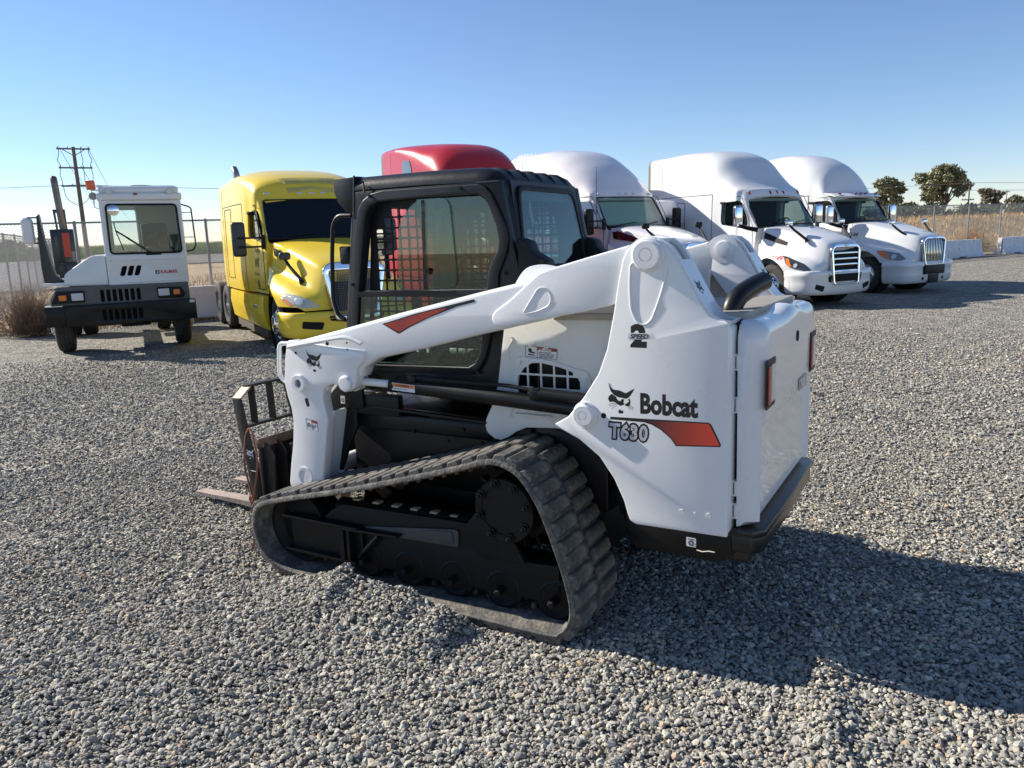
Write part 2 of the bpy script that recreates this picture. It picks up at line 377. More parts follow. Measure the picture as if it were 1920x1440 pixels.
def build_loader():
    import mathutils
    Mb = Matrix(((-0.863776, -0.503876, 0.000611), (0.503827, -0.863674, 0.014978), (-0.007019, 0.013245, 0.999888)))
    root = empty('track_loader'); root.matrix_world = Matrix.Translation((0.329, 4.182, 0.002)) @ Mb.to_4x4()
    tag(root, 'white compact track loader with a black cab and rubber tracks, on the gravel', 'track loader')
    # ---------------- tracks
    path = closed_path(TRK, .03); n = len(path)
    def nrm(i):
        t = (path[(i+1) % n]-path[i-1]).normalized(); return Vector((t.y, -t.x))
    yin, yout = .436, .886
    trackmesh = None
    for s in (1, -1):
        bm = BM(); rings = []
        prof = [(yin, -.020), (yin+.004, -.004), (yin+.06, 0.0), (yout-.06, 0), (yout-.006, -.003), (yout, -.012), (yout, -.026), (yout-.008, -.032), (yout-.05, -.030), (yout-.09, -.044), (yin+.09, -.044), (yin+.05, -.030), (yin+.008, -.032)]
        for i in range(n):
            nn = nrm(i); rings.append([(path[i].x+nn.x*o, y*s, path[i].y+nn.y*o) for y, o in prof])
        R = [[bm.verts.new(p) for p in r] for r in rings]
        for i in range(n):
            a, b = R[i], R[(i+1) % n]
            for k in range(len(prof)): bm.faces.new([a[k], a[(k+1) % len(prof)], b[(k+1) % len(prof)], b[k]])
        track = obj('track', bm, RUBBER, root)
        # tread lugs
        cp = closed_path(TRK, .0845); m = len(cp)
        def lugmesh(w0, w1, ln):
            b = BM(); pr = [(-ln/2-.012, -.004), (-ln/2, .022), (ln/2, .022), (ln/2+.012, -.004)]
            for wv0, wv1 in ((w0, w1),):
                v = [[b.verts.new((x, y, z)) for x, z in pr] for y in (wv0, wv1)]
                v2 = [[b.verts.new((x*.93, y, z)) for x, z in pr] for y in (wv0, wv1)]
                for e in v2[0]+v2[1]: b.verts.remove(e)
                for k in range(3): b.faces.new([v[0][k], v[0][k+1], v[1][k+1], v[1][k]])
                b.faces.new(v[0][::-1]); b.faces.new(v[1])
            bmesh.ops.bevel(b, geom=[e for e in b.edges], offset=.005, segments=1, affect='EDGES')
            bmesh.ops.recalc_face_normals(b, faces=b.faces)
            me = bpy.data.meshes.new('tread_lug'); b.to_mesh(me); b.free(); me.materials.append(RUBBER); me.shade_smooth(); me.set_sharp_from_angle(angle=R_(30)); return me
        if trackmesh is None:
            trackmesh = (lugmesh(-.215, -.006, .052), lugmesh(.006, .215, .052))
        yc = (yin+yout)/2*s
        for i in range(m):
            for h in (0, 1):
                p = cp[i]; q = cp[(i+1) % m]; pr_ = cp[i-1]
                if h: p = (p+q)/2
                t = ((q-pr_) if not h else (q-cp[i])).normalized(); nn = Vector((t.y, -t.x))
                if h:
                    k = min(range(n), key=lambda kk: (path[kk]-p).length_squared); p = path[k]
                o = bpy.data.objects.new('tread_lug', trackmesh[h]); COL.objects.link(o); o.parent = track
                o.matrix_local = Matrix(((t.x, 0, nn.x, p.x), (0, 1, 0, yc), (t.y, 0, nn.y, p.y), (0, 0, 0, 1)))
        bm = BM()
        for i in range(m):                                   # drive links inside the belt
            p, q, pr_ = cp[i], cp[(i+1) % m], cp[i-1]; t = (q-pr_).normalized(); nn = Vector((t.y, -t.x)); p2 = p-nn*.054
            for dy in (-.030, .030):
                add_box(bm, (p2.x, yc+dy, p2.y), (.026, .026, .036), rot=Matrix(((t.x, 0, nn.x, 0), (0, 1, 0, 0), (t.y, 0, nn.y, 0), (0, 0, 0, 1))), bev=.006, seg=1)
        tag(obj('drive_links', bm, mat('rusty_track_links', (.10, .065, .042), .7, noise=(10, .8, (.20, .13, .085))), track), None, kind='stuff')
        # track frame
        y0 = .60*s
        bm = BM()
        beam = [(1.43,.30),(1.18,.33),(1.12,.38),(1.04,.425),(.32,.44),(.22,.44),(.16,.50),(.12,.36),(.05,.31),(-.17,.30),(-.28,.31),(-.28,.17),(-.20,.115),(.1,.105),(.6,.10),(1.0,.10),(1.42,.12)]
        add_plate(bm, beam, .16, XZ, off=.68*s, bev=.008)
        add_cyl(bm, (1.10, .69*s, .375), (.22, .69*s, .395), .062, .062, 18)
        obj('track_frame', bm, UNDER, root)
        bm = BM()
        add_box(bm, (1.16, .80*s, .322), (.56, .055, .018), bev=.004); add_box(bm, (1.17, .79*s, .128), (.52, .07, .018), bev=.004)
        add_box(bm, (.80, .80*s, .318), (.36, .05, .014), rot=('Y', .03), bev=.003)
        add_box(bm, (1.15, .775*s, .225), (.52, .012, .18)); add_box(bm, (1.00, .80*s, .225), (.03, .05, .19)); add_box(bm, (.955, .80*s, .225), (.02, .05, .19))
        add_tube(bm, [(.93, .79*s, .14), (.78, .78*s, .29)], .012, 6)
        obj('guard_channel', bm, BLACK, root)
        bm = BM(); add_plate(bm, rpoly([(.90,.325),(.27,.405),(.27,.31),(.68,.30)], .02), .012, XZ, off=.768*s, bev=.003)
        add_plate(bm, rpoly([(.47,.372),(.30,.392),(.295,.325),(.47,.322)], .025), .008, XZ, off=.777*s, bev=.002)
        obj('frame_plate', bm, mat('dark_grey_plate_paint', (.04, .045, .052), .45, noise=(8, .5, (.07, .07, .07))), root)
        bm = BM()
        add_plate(bm, rpoly([(.23,.42),(.14,.53),(.05,.55),(-.06,.40),(-.12,.30),(.10,.28),(.15,.30)], .02), .03, XZ, off=.775*s, bev=.004)
        obj('motor_bracket', bm, UNDER, root)
        # pads for the bright holes along the recoil tube; their brightness is painted sandy
        for x in (.97, .835, .705, .58, .455, .33):
            bm = BM(); add_box(bm, (x, .70*s, .447), (.045, .045, .012), rot=('Y', .03), bev=.003); obj('bright_hole_pad', bm, mat('sandy_bright_hole', (.40, .33, .22), .7), root)
        # rollers
        for x in (.88, .60, .31, .03, -.26):
            bm = BM(); M = Matrix.Translation((x, .60*s, .135)) @ Matrix.Rotation(-PI/2*s, 4, 'X')
            add_lathe(bm, [(0, 0), (.10, 0), (.105, .01), (.105, .055), (.075, .065), (.075, .10), (.105, .11), (.105, .155), (.085, .165), (.07, .150), (0, .150)], M, 26)
            add_lathe(bm, [(0, .14), (.02, .14), (.02, .215), (.012, .222), (0, .222)], M, 6)
            obj('roller', bm, UNDER, root)
        bm = BM(); M = Matrix.Translation((1.375, .60*s, .245)) @ Matrix.Rotation(-PI/2*s, 4, 'X')
        add_lathe(bm, [(0, .02), (.06, .02), (.15, .03), (.19, .0), (.205, .0), (.205, .06), (.17, .07), (.17, .11), (.205, .12), (.205, .17), (.19, .17), (.15, .13), (.06, .15), (0, .15)], M, 40)
        obj('idler_wheel', bm, UNDER, root)
        # sprocket
        bm = BM(); M = Matrix.Translation((-.025, .62*s, .56)) @ Matrix.Rotation(-PI/2*s, 4, 'X')
        add_lathe(bm, [(0, 0), (.195, 0), (.195, .03), (.185, .035), (.185, .06), (.16, .07), (.15, .18), (0, .18)], M, 40)
        for k in range(15):
            a = 2*PI*k/15; add_box(bm, (-.025+.205*math.cos(a), .655*s, .56+.205*math.sin(a)), (.05, .05, .022), rot=('Y', -a), bev=.004, seg=1)
        spr = obj('drive_sprocket', bm, UNDER, root)
        bm = BM(); add_lathe(bm, [(0, .18), (.155, .18), (.158, .185), (.158, .197), (.152, .203), (.118, .203), (.116, .198), (0, .198)], M, 48)
        obj('hub_plate', bm, BLACK, spr)
        nut = None
        for k in range(8):
            a = 2*PI*(k+.35)/8
            if nut is None:
                b = BM(); add_lathe(b, [(.026, 0), (.026, .006), (.017, .007), (.017, .022), (.010, .024), (.010, .034), (0, .036)], Matrix.Identity(4), 6); nut = obj('hub_nut', b, BLACK, spr, smooth=0); o = nut
            else: o = inst(nut, spr)
            o.matrix_local = M @ Matrix.Translation((.134*math.cos(a), .134*math.sin(a), .203))
    # ---------------- lower hull (black)
    bm = BM()
    add_box(bm, (.42, 0, .68), (1.62, .84, .42), bev=.02); add_box(bm, (.62, 0, .83), (1.22, .92, .10), bev=.02); add_box(bm, (-.72, 0, .82), (.46, 1.0, .70), bev=.02)
    add_box(bm, (.42, 0, .42), (1.55, .82, .36), bev=.02)
    hull = obj('lower_hull', bm, BLACK, root)
    bm = BM()
    for s in (1, -1):
        add_box(bm, (.66, .475*s, .905), (.84, .05, .016), rot=('Y', -.035), bev=.004)
        add_box(bm, (1.03, .47*s, .93), (.42, .05, .12), bev=.01)
        add_plate(bm, [(1.36,.88),(1.06,.905),(1.06,1.02),(1.16,1.06),(1.24,1.03),(1.33,.95)], .02, XZ, off=.50*s, bev=.003)
        add_plate(bm, [(1.33,.885),(1.12,.90),(1.12,.80),(1.20,.66),(1.26,.52),(1.30,.52)], .02, XZ, off=.49*s, bev=.003)
    obj('step_ledge', bm, BLACK, hull)
    for x, z in ((1.18, .86), (.42, .83), (.30, .77), (.22, .80), (.52, .76), (.75, .79)):
        bm = BM(); add_cyl(bm, (x, .46, z), (x, .472, z), .022 if x > 1 else .010, seg=6); obj('hull_bolt', bm, BLACK, hull)
    # sill box under the body
    bm = BM(); add_plate(bm, [(-.55,.56),(-1.03,.56),(-1.04,.43),(-.98,.395),(-.62,.40),(-.56,.44)], 1.22, XZ, off=0, bev=.01)
    obj('sill_box', bm, BLACK, root)
    bm = BM()
    add_plate(bm, rpoly([(-.235,.95),(-.58,.62),(-.62,.95),(-.9,1.0),(-.9,.5),(-.56,.5),(-.50,.80),(-.40,.90)], .01), .02, XZ, off=.405, bev=.002)
    add_plate(bm, [(.0,.90),(-.95,.90),(-.95,.48),(-.45,.48),(-.42,.70),(-.32,.82)], .02, XZ, off=.42, bev=.0)
    obj('wheel_well', bm, BLACK, root)
    # ---------------- inner white side panels with vent
    ip = [(-.20,1.55),(.10,1.46),(.124,1.44),(.127,1.375),(.174,1.09),(.213,.983),(.250,.915),(.258,.875),(.249,.843),(.206,.813),(.170,.808),(.122,.827),(.078,.859),(.016,.887),(-.137,.897),(-.60,.90),(-.62,1.62)]
    vent = [(.063,1.01),(.063,1.09),(.051,1.15),(.012,1.197),(-.029,1.222),(-.081,1.225),(-.177,1.209),(-.245,1.189),(-.276,1.162),(-.300,1.118),(-.306,1.01)]
    for s in (1, -1):
        bm = BM(); add_plate(bm, rounded_xy(ip, .01), .02, XZ, off=.49*s, holes=[vent] if s > 0 else [], bev=.004)
        add_box(bm, (-.03, .508*s, .955), (.20, .035, .012), bev=.003)
        sp = obj('inner_side_panel', bm, WHITE2, root)
        if s < 0: continue
        bm = BM(); cx = -.12
        flange = rpoly([(.085,.98),(.085,1.10),(.065,1.17),(.075,1.235),(.02,1.245),(-.03,1.236),(-.085,1.240),(-.18,1.222),(-.25,1.203),(-.33,1.185),(-.345,1.13),(-.325,1.06),(-.33,.98)], .012)
        def cell(x0, x1, z0, z1):
            # clip a cell against the vent arc
            g = .006; pts = [(x0-g, z0+g), (x1+g, z0+g), (x1+g, z1-g), (x0-g, z1-g)]; return pts
        zt = lambda x: np.interp(-x, [-.063, -.051, -.012, .029, .081, .177, .245, .276, .300], [1.09, 1.15, 1.197, 1.222, 1.225, 1.209, 1.189, 1.162, 1.118])-.006
        holes = []; xs = [.056, -.006, -.079, -.150, -.222, -.292]; zs = [1.012, 1.035, 1.093, 1.160, 1.24]
        for i in range(5):
            for j in range(4):
                a, b = xs[i]-.005, xs[i+1]+.005; z0, z1 = zs[j]+.005, zs[j+1]-.005
                K = 5; top = [(a+(b-a)*k/K, min(z1, zt(a+(b-a)*k/K))) for k in range(K+1)]
                if max(t[1] for t in top)-z0 < .012: continue
                top = [t for t in top if t[1] > z0+.003]
                if len(top) < 2: continue
                holes.append([(top[-1][0], z0), (top[0][0], z0)]+top)
        add_plate(bm, flange, .008, XZ, off=.505, holes=holes, bev=.002)
        gr = obj('vent_grille', bm, WHITE2, sp)
        for x, z in ((.041, 1.219), (-.316, 1.150)):
            bm = BM(); add_cyl(bm, (x, .505, z), (x, .518, z), .011, seg=6); obj('grille_bolt', bm, WHITE2, sp)
        bm = BM(); add_box(bm, (-.12, .40, 1.10), (.50, .02, .36)); obj('vent_backing', bm, BLACKGAP, sp)
        for x, z in ((-.039, 1.304), (-.117, 1.292)):
            bm = BM(); add_cyl(bm, (x, .50, z), (x, .545, z), .006, seg=8); obj('stud', bm, WHITE2, sp)
        for z0, z1 in ((1.34, 1.23), (1.13, 1.06), (1.0, .93)):
            bm = BM(); add_tube(bm, rounded([(.085, .501, z0), (.075, .501, z0-.01), (.10, .501, (z0+z1)/2), (.105, .501, z1), (.09, .501, z1+.01)], .01), .004, 6); obj('pressed_bead', bm, WHITE2, sp)
        # safety label
        bm = BM(); add_plate(bm, [(.002,1.300),(-.167,1.289),(-.165,1.238),(.005,1.247)], .001, XZ, off=.5015); lb = obj('danger_label', bm, WDEC, sp, smooth=0)
        bm = BM(); add_plate(bm, [(-.061,1.2965),(-.1665,1.2885),(-.1662,1.274),(-.060,1.281)], .001, XZ, off=.5025); obj('red_band', bm, REDDECAL, lb, smooth=0)
        bm = BM(); text_bm(bm, '\u25B2 DANGER', .0135, side_text_M(-.069, .5038, 1.278), .0006, .0003, .95); obj('lettering', bm, WDEC, lb, smooth=0)
        bm = BM(); text_bm(bm, 'STAY CLEAR OF\nMOVING ARMS AND\nCAB WHEN RAISED', .0098, side_text_M(-.067, .5032, 1.265), .0006, 0, .95)
        for a, b in (((.004, 1.299), (.005, 1.247)), ((-.060, 1.296), (-.058, 1.243)), ((.002, 1.2995), (-.167, 1.2885)), ((.005, 1.2475), (-.165, 1.2385)), ((-.1665, 1.289), (-.1645, 1.2385))): add_tube(bm, [(a[0], .5025, a[1]), (b[0], .5025, b[1])], .0012, 4)
        add_plate(bm, [(-.010,1.285),(-.022,1.290),(-.030,1.280),(-.028,1.272),(-.048,1.268),(-.045,1.262),(-.020,1.266),(-.012,1.272)], .001, XZ, off=.5028)
        add_plate(bm, [(-.008,1.262),(-.045,1.256),(-.048,1.252),(-.010,1.254)], .001, XZ, off=.5028)
        obj('small_print', bm, INK, lb, smooth=0)
    # ---------------- outer side panels / uprights
    panel = [(-.233,.966),(-.302,1.005),(-.384,1.102),(-.457,1.212),(-.499,1.322),(-.535,1.494),(-.553,1.608),(-.576,1.711),(-.600,1.752),(-.640,1.785),(-.690,1.797),(-.740,1.787),(-.782,1.755),(-.818,1.702),(-.853,1.637),(-.888,1.573),(-.923,1.514),(-.952,1.477),(-.985,1.458),(-1.03,1.452),(-1.035,.545),(-.625,.541),(-.600,.556),(-.589,.585),(-.573,.641),(-.527,.738),(-.458,.833),(-.362,.903),(-.263,.945)]
    for s in (1, -1):
        bm = BM(); add_plate(bm, rounded_xy(panel, .008), .024, XZ, off=.668*s, bev=.007, res=2)
        # rear return flange, with its slot
        rear = [(-.600,1.752),(-.640,1.783),(-.690,1.795),(-.740,1.785),(-.780,1.754),(-.816,1.700),(-.851,1.636),(-.886,1.572),(-.921,1.513),(-.952,1.474),(-.985,1.456),(-1.035,1.450)]
        def strip(pts, y0_, y1_):
            add_strip(bm, [(x, (y0_+y1_)/2*s, z) for x, z in pts], abs(y1_-y0_), .016, (0, 1, 0))
        strip(rear[:4], .500, .672); strip(rear[3:6], .635, .672); strip(rear[3:6], .500, .530); strip(rear[5:], .500, .672)
        add_plate(bm, rounded_xy(panel[9:19]+[(-1.03,1.36),(-.80,1.36),(-.62,1.60)], .006), .014, XZ, off=.507*s, bev=.003)
        add_lathe(bm, [(0, 0), (.078, 0), (.078, .010), (.045, .012), (.040, .03), (.02, .032), (0, .032)], Matrix.Translation((-.690, .505*s, 1.727)) @ Matrix.Rotation(PI/2*s, 4, 'X'), 36)
        add_box(bm, (-1.005, .61*s, .995), (.066, .135, .89), bev=.02, seg=3)
        add_box(bm, (-.72, .655*s, 1.0), (.02, .02, .6))
        pn = obj('side_panel', bm, WHITE, root)
        bm = BM()       # bosses over the pins, raised bead around the recess
        M = Matrix.Translation((-.690, .66*s, 1.727)) @ Matrix.Rotation(-PI/2*s, 4, 'X')
        add_lathe(bm, [(0, .0), (.072, 0), (.072, .024), (.066, .030), (.060, .030), (.060, .05), (.056, .054), (.030, .054), (.029, .051), (.025, .051), (.024, .054), (0, .054)], M, 40)
        obj('pivot_cap', bm, WHITE, pn)
        bm = BM(); M = Matrix.Translation((-.392, .66*s, 1.024)) @ Matrix.Rotation(-PI/2*s, 4, 'X')
        add_lathe(bm, [(0, 0), (.062, 0), (.060, .024), (.048, .028), (.048, .05), (.044, .055), (.022, .055), (.021, .052), (.018, .052), (.017, .055), (0, .055)], M, 36)
        add_box(bm, (-.392, .69*s, 1.076), (.012, .015, .012)); add_box(bm, (-.387, .69*s, .966), (.014, .015, .014))
        obj('cylinder_pin_cap', bm, WHITE, pn)
        bm = BM(); td = rounded([(-.640,.681*s,1.70),(-.612,.681*s,1.69),(-.608,.681*s,1.60),(-.612,.681*s,1.50),(-.640,.681*s,1.445),(-.675,.681*s,1.432),(-.705,.681*s,1.455),(-.735,.681*s,1.53),(-.760,.681*s,1.61),(-.772,.681*s,1.67)], .03, 5)
        add_tube(bm, td, .0055, 8); obj('raised_bead', bm, WHITE, pn)
        if s > 0:
            bm = BM()
            for x, r in ((-.840, .011), (-.897, .005), (-.957, .011)): add_cyl(bm, (x, .678, .632), (x, .684, .632), r, seg=14)
            obj('rivet', bm, mat('pale_rivet', (.62, .62, .62), .3), pn)
            bm = BM(); emblem_bm(bm, side_text_M(-.565, .6815, 1.108), .122); obj('emblem', bm, INK, pn, smooth=0)
            bm = BM(); text_bm(bm, 'Bobcat', .120, side_text_M(-.650, .6815, 1.054), .001, .0050, .75, space=1.0); obj('brand_lettering', bm, INK, pn, smooth=0)
            sw = [(-.513,1.024),(-.95,1.034),(-.962,1.028),(-1.004,.945),(-1.0,.935),(-.812,.920),(-.79,.950),(-.745,.985),(-.705,1.004),(-.67,1.012),(-.513,1.012)]
            bm = BM(); add_plate(bm, sw, .001, XZ, off=.6812); swo = obj('swoosh_outline', bm, INK, pn, smooth=0)
            sw2 = [(-.66,1.0185),(-.947,1.029),(-.957,1.023),(-.997,.946),(-.995,.940),(-.8145,.9255),(-.793,.954),(-.748,.9895),(-.708,1.009),(-.67,1.0165)]
            bm = BM(); add_plate(bm, sw2, .001, XZ, off=.6822); obj('swoosh', bm, sw_mat(), swo, smooth=0)
            bm = BM(); add_cyl(bm, (-.481, .675, 1.026), (-.481, .6815, 1.026), .0125, seg=20); obj('round_hole', bm, BLACKGAP, pn)
            bm = BM(); text_bm(bm, 'T630', .092, side_text_M(-.508, .6815, .931), .001, .0115, .84, .08, 1.12); o = obj('model_outline', bm, INK, pn, smooth=0)
            bm = BM(); text_bm(bm, 'T630', .092, side_text_M(-.508, .6828, .931), .001, .0030, .84, .08, 1.12); obj('model_lettering', bm, LGREY, o, smooth=0)
            bm = BM(); text_bm(bm, '2', .125, side_text_M(-.614, .6815, 1.344), .001, .008, 1.05); obj('speed_numeral', bm, INK, pn, smooth=0)
            bm = BM(); add_plate(bm, [(-.598,1.372),(-.600,1.399),(-.716,1.399),(-.718,1.372)], .001, XZ, off=.6824); q = obj('speed_band', bm, WHITE, pn, smooth=0)
            bm = BM(); text_bm(bm, 'SPEED', .027, side_text_M(-.607, .6833, 1.376), .0006, .0008, 1.12, .35); obj('speed_lettering', bm, INK, pn, smooth=0)
        bm = BM(); Mu = Matrix(((0.50, 0, -.87, -.905), (0, 0, 0, 0), (0, 0, 0, 0), (0, 0, 0, 1)))
        # emblem on the rear flange (slanting face)
        d = Vector((-.035*2, 0, -.064*2)).normalized(); up = -d; uu = Vector((0, -1, 0)); nn = uu.cross(up)
        Mf = Matrix(((uu.x, up.x, nn.x, -.868), (uu.y, up.y, nn.y, .604*s), (uu.z, up.z, nn.z, 1.605), (0, 0, 0, 1))) @ Matrix.Translation((0, -.02, .0095))
        emblem_bm(bm, Mf, .062, .001); obj('flange_emblem', bm, INK, pn, smooth=0)
    # ---------------- lift arms
    rearplate = [(-.70,1.80),(-.62,1.775),(-.4,1.722),(-.229,1.679),(-.155,1.656),(-.104,1.617),(-.046,1.569),(.013,1.525),(.085,1.480),(.102,1.455),(.100,1.429),(.076,1.407),(.044,1.403),(-.149,1.441),(-.376,1.482),(-.521,1.515),(-.64,1.60),(-.75,1.68),(-.755,1.75)]
    armtube = [(-.25,1.66),(-.104,1.625),(.168,1.570),(.656,1.464),(1.078,1.366),(1.384,1.298),(1.470,1.285),(1.475,1.20),(.95,1.11),(.924,1.165),(.823,1.218),(.513,1.283),(.165,1.366),(-.15,1.435),(-.25,1.46)]
    leg = [(1.449,1.300),(1.468,1.256),(1.488,1.176),(1.504,1.052),(1.489,.979),(1.466,.908),(1.458,.834),(1.477,.697),(1.507,.574),(1.530,.46),(1.52,.425),(1.47,.41),(1.30,.41),(1.275,.45),(1.255,.543),(1.194,.856),(1.206,.913),(1.216,.970),(1.211,1.019),(1.179,1.053),(1.132,1.067),(1.088,1.062),(1.047,1.044),(1.015,1.030),(.975,1.060),(.960,1.111),(.954,1.160),(.906,1.203),(.90,1.26),(1.1,1.27),(1.384,1.298)]
    for s in (1, -1):
        bm = BM(); add_plate(bm, rounded_xy(armtube, .01), .11, XZ, off=.588*s, bev=.024, res=3)
        arm = obj('lift_arm', bm, WHITE, root)
        bm = BM(); add_plate(bm, rounded_xy(rearplate, .012), .10, XZ, off=.603*s, bev=.010, res=2)
        add_tube(bm, rounded([(-.075,.654*s,1.478),(-.155,.654*s,1.590),(-.195,.654*s,1.592),(-.222,.654*s,1.55),(-.212,.654*s,1.51),(-.15,.654*s,1.482),(-.085,.654*s,1.47)], .02), .004, 6)
        obj('rear_casting', bm, WHITE, arm)
        # upper knuckle plate behind
        bm = BM(); add_plate(bm, rpoly([(-.30,1.66),(-.12,1.695),(-.03,1.68),(.02,1.62),(.05,1.56),(-.2,1.56)], .04), .02, XZ, off=.535*s, bev=.005); obj('inner_knuckle', bm, WHITE, arm)
        bm = BM(); add_plate(bm, rounded_xy(leg, .01), .075, XZ, off=.626*s, bev=.012, res=2)
        add_plate(bm, rpoly([(1.42,1.10),(1.45,.45),(1.28,.45),(1.15,.90),(1.16,1.02)], .03), .016, XZ, off=.485*s, bev=.003)
        add_plate(bm, rpoly([(1.30,.45),(1.32,.42),(1.21,.90),(1.19,.90)], .004), .11, XZ, off=.545*s)
        add_tube(bm, rounded([(1.44,.672*s,1.262),(1.30,.672*s,1.287),(1.0,.672*s,1.335),(.9,.672*s,1.30)], .08), .012, 8)
        legp = obj('front_leg', bm, WHITE, arm)
        bm = BM(); M = Matrix.Translation((1.374, .655*s, 1.060)) @ Matrix.Rotation(-PI/2*s, 4, 'X')
        add_lathe(bm, [(.024, -.01), (.024, .030), (.046, .030), (.052, .0), (.052, -.01)], M, 32)
        obj('pin_boss', bm, WHITE, legp); bm = BM()
        M2 = Matrix.Translation((1.394, .655*s, .512)) @ Matrix.Rotation(-PI/2*s, 4, 'X')
        add_lathe(bm, [(.044, -.03), (.044, .014), (.056, .014), (.058, .0), (.058, -.01)], M2, 32)
        obj('pin_boss', bm, WHITE, legp)
        bm = BM(); add_cyl(bm, (1.374, .60*s, 1.060), (1.374, .668*s, 1.060), .024, seg=24); add_cyl(bm, (1.394, .60*s, .512), (1.394, .660*s, .512), .044, seg=28)
        obj('pivot_pin', bm, mat('grey_pin_steel', (.2, .2, .2), .5, metal=.5), legp)
        bm = BM(); add_plate(bm, rpoly([(1.352,.975),(1.325,.978),(1.315,.93),(1.338,.925)], .012), .001, XZ, off=.6645*s)
        obj('leg_hole', bm, BLACKGAP, legp, smooth=0)
        for x, z, r in ((1.39, 1.23, .008), (1.15, 1.29, .010), (1.01, 1.30, .005), (1.01, 1.265, .004)):
            bm = BM(); add_cyl(bm, (x, .66*s, z), (x, .6648*s, z), r, seg=12); obj('leg_hole', bm, BLACKGAP, legp, smooth=0)
        bm = BM(); add_tube(bm, rounded([(1.455,.60*s,1.275),(1.57,.60*s,1.27),(1.585,.60*s,1.245),(1.60,.60*s,1.09),(1.575,.60*s,1.055),(1.49,.60*s,1.02)], .03), .013, 10)
        obj('grab_handle', bm, WHITE, legp)
        # lift cylinder
        bm = BM(); M = Matrix.Translation((1.033, .66*s, 1.077)) @ Matrix.Rotation(-PI/2*s, 4, 'X')
        add_lathe(bm, [(0, -.14), (.038, -.14), (.038, -.05), (.045, -.04), (.045, .012), (.041, .020), (.036, .024), (0, .026)], M, 30)
        add_lathe(bm, [(.0, -.105), (.052, -.105), (.052, -.055), (0, -.055)], M, 24)
        obj('rod_end_pin', bm, WHITE, arm)
        bm = BM(); add_cyl(bm, (1.02, .585*s, 1.078), (.76, .585*s, 1.076), .021, seg=20); obj('piston_rod', bm, WHITE, arm)
        bm = BM(); add_cyl(bm, (.775, .585*s, 1.077), (-.40, .585*s, 1.024), .040, seg=28, bev=.004); add_cyl(bm, (.78, .585*s, 1.077), (.74, .585*s, 1.075), .044, seg=28, bev=.003)
        add_tube(bm, rounded([(.62, .60*s, 1.122), (.4, .60*s, 1.115), (.05, .60*s, 1.115), (-.10, .61*s, 1.10), (-.36, .60*s, 1.088)], .04), .010, 8)
        add_cyl(bm, (-.12, .60*s, 1.085), (-.36, .60*s, 1.075), .030, seg=12); add_box(bm, (-.10, .60*s, 1.085), (.06, .05, .06), bev=.01); add_box(bm, (.63, .60*s, 1.115), (.05, .03, .04), bev=.006)
        cy = obj('lift_cylinder', bm, BLACK, arm)
        if s > 0:
            R2 = Matrix.Translation((.70, .6265, 1.072)) @ Matrix.Rotation(R_(-2.6), 4, 'Y')
            bm = BM(); add_plate(bm, rpoly([(.05,-.020),(.05,.020),(-.10,.020),(-.10,-.020)], .005), .001, R2 @ XZ); lb = obj('warning_label', bm, WDEC, cy, smooth=0)
            bm = BM(); add_plate(bm, rpoly([(.047,.0),(.047,.018),(-.097,.018),(-.097,.0)], .003), .001, R2 @ XZ, off=.0012); obj('orange_band', bm, ORANGE, lb, smooth=0)
            bm = BM(); text_bm(bm, '\u25B2 WARNING', .014, R2 @ Matrix(((-1,0,0,.025),(0,0,1,.0022),(0,1,0,.004),(0,0,0,1))), .0005, .0003); text_bm(bm, 'KEEP CLEAR OF LIFT ARM', .008, R2 @ Matrix(((-1,0,0,.04),(0,0,1,.0014),(0,1,0,-.012),(0,0,0,1))), .0005)
            obj('lettering', bm, INK, lb, smooth=0)
            bm = BM(); emblem_bm(bm, side_text_M(1.255, .665, 1.190), .112); obj('emblem', bm, INK, legp, smooth=0)
            bm = BM(); add_plate(bm, rpoly([(1.352,.858),(1.268,.846),(1.266,.790),(1.350,.800)], .003), .001, XZ, off=.665); lb = obj('safety_label', bm, WDEC, legp, smooth=0)
            bm = BM(); add_plate(bm, [(1.310,.851),(1.270,.8455),(1.270,.833),(1.310,.838)], .001, XZ, off=.666)
            ring = circ((1.331, .822), .012, 18); add_plate(bm, ring, .001, XZ, off=.666, holes=[circ((1.331, .822), .009, 18)])
            obj('red_mark', bm, REDDECAL, lb, smooth=0)
            bm = BM(); text_bm(bm, 'NO STEP\nKEEP OFF\nARMS', .008, side_text_M(1.308, .666, .820), .0005); add_plate(bm, [(1.334,.83),(1.330,.832),(1.328,.815),(1.331,.814)], .001, XZ, off=.667)
            for a, b in (((1.352,.858),(1.350,.800)), ((1.268,.846),(1.266,.790)), ((1.311,.852),(1.309,.795)), ((1.352,.858),(1.268,.846)), ((1.350,.800),(1.266,.790))): add_tube(bm, [(a[0],.6655,a[1]),(b[0],.6655,b[1])], .001, 4)
            obj('small_print', bm, INK, lb, smooth=0)
            st = [(.775,1.405),(.762,1.408),(.55,1.463),(.30,1.515),(.205,1.535),(.195,1.530),(.20,1.522),(.30,1.500),(.48,1.440),(.60,1.390),(.66,1.358),(.672,1.356)]
            bm = BM(); add_plate(bm, st, .001, XZ, off=.6437); so_ = obj('arm_stripe_outline', bm, INK, arm, smooth=0)
            st = [(.760,1.403),(.55,1.457),(.38,1.492),(.36,1.488),(.49,1.441),(.61,1.392),(.665,1.364)]
            bm = BM(); add_plate(bm, st, .001, XZ, off=.6447); obj('arm_stripe', bm, REDDECAL, so_, smooth=0)
    bm = BM(); add_cyl(bm, (1.394, -.60, .512), (1.394, .60, .512), .05, seg=20); add_cyl(bm, (1.26, -.5, 1.2), (1.26, .5, 1.2), .05, seg=20)
    obj('cross_tube', bm, WHITE2, root)
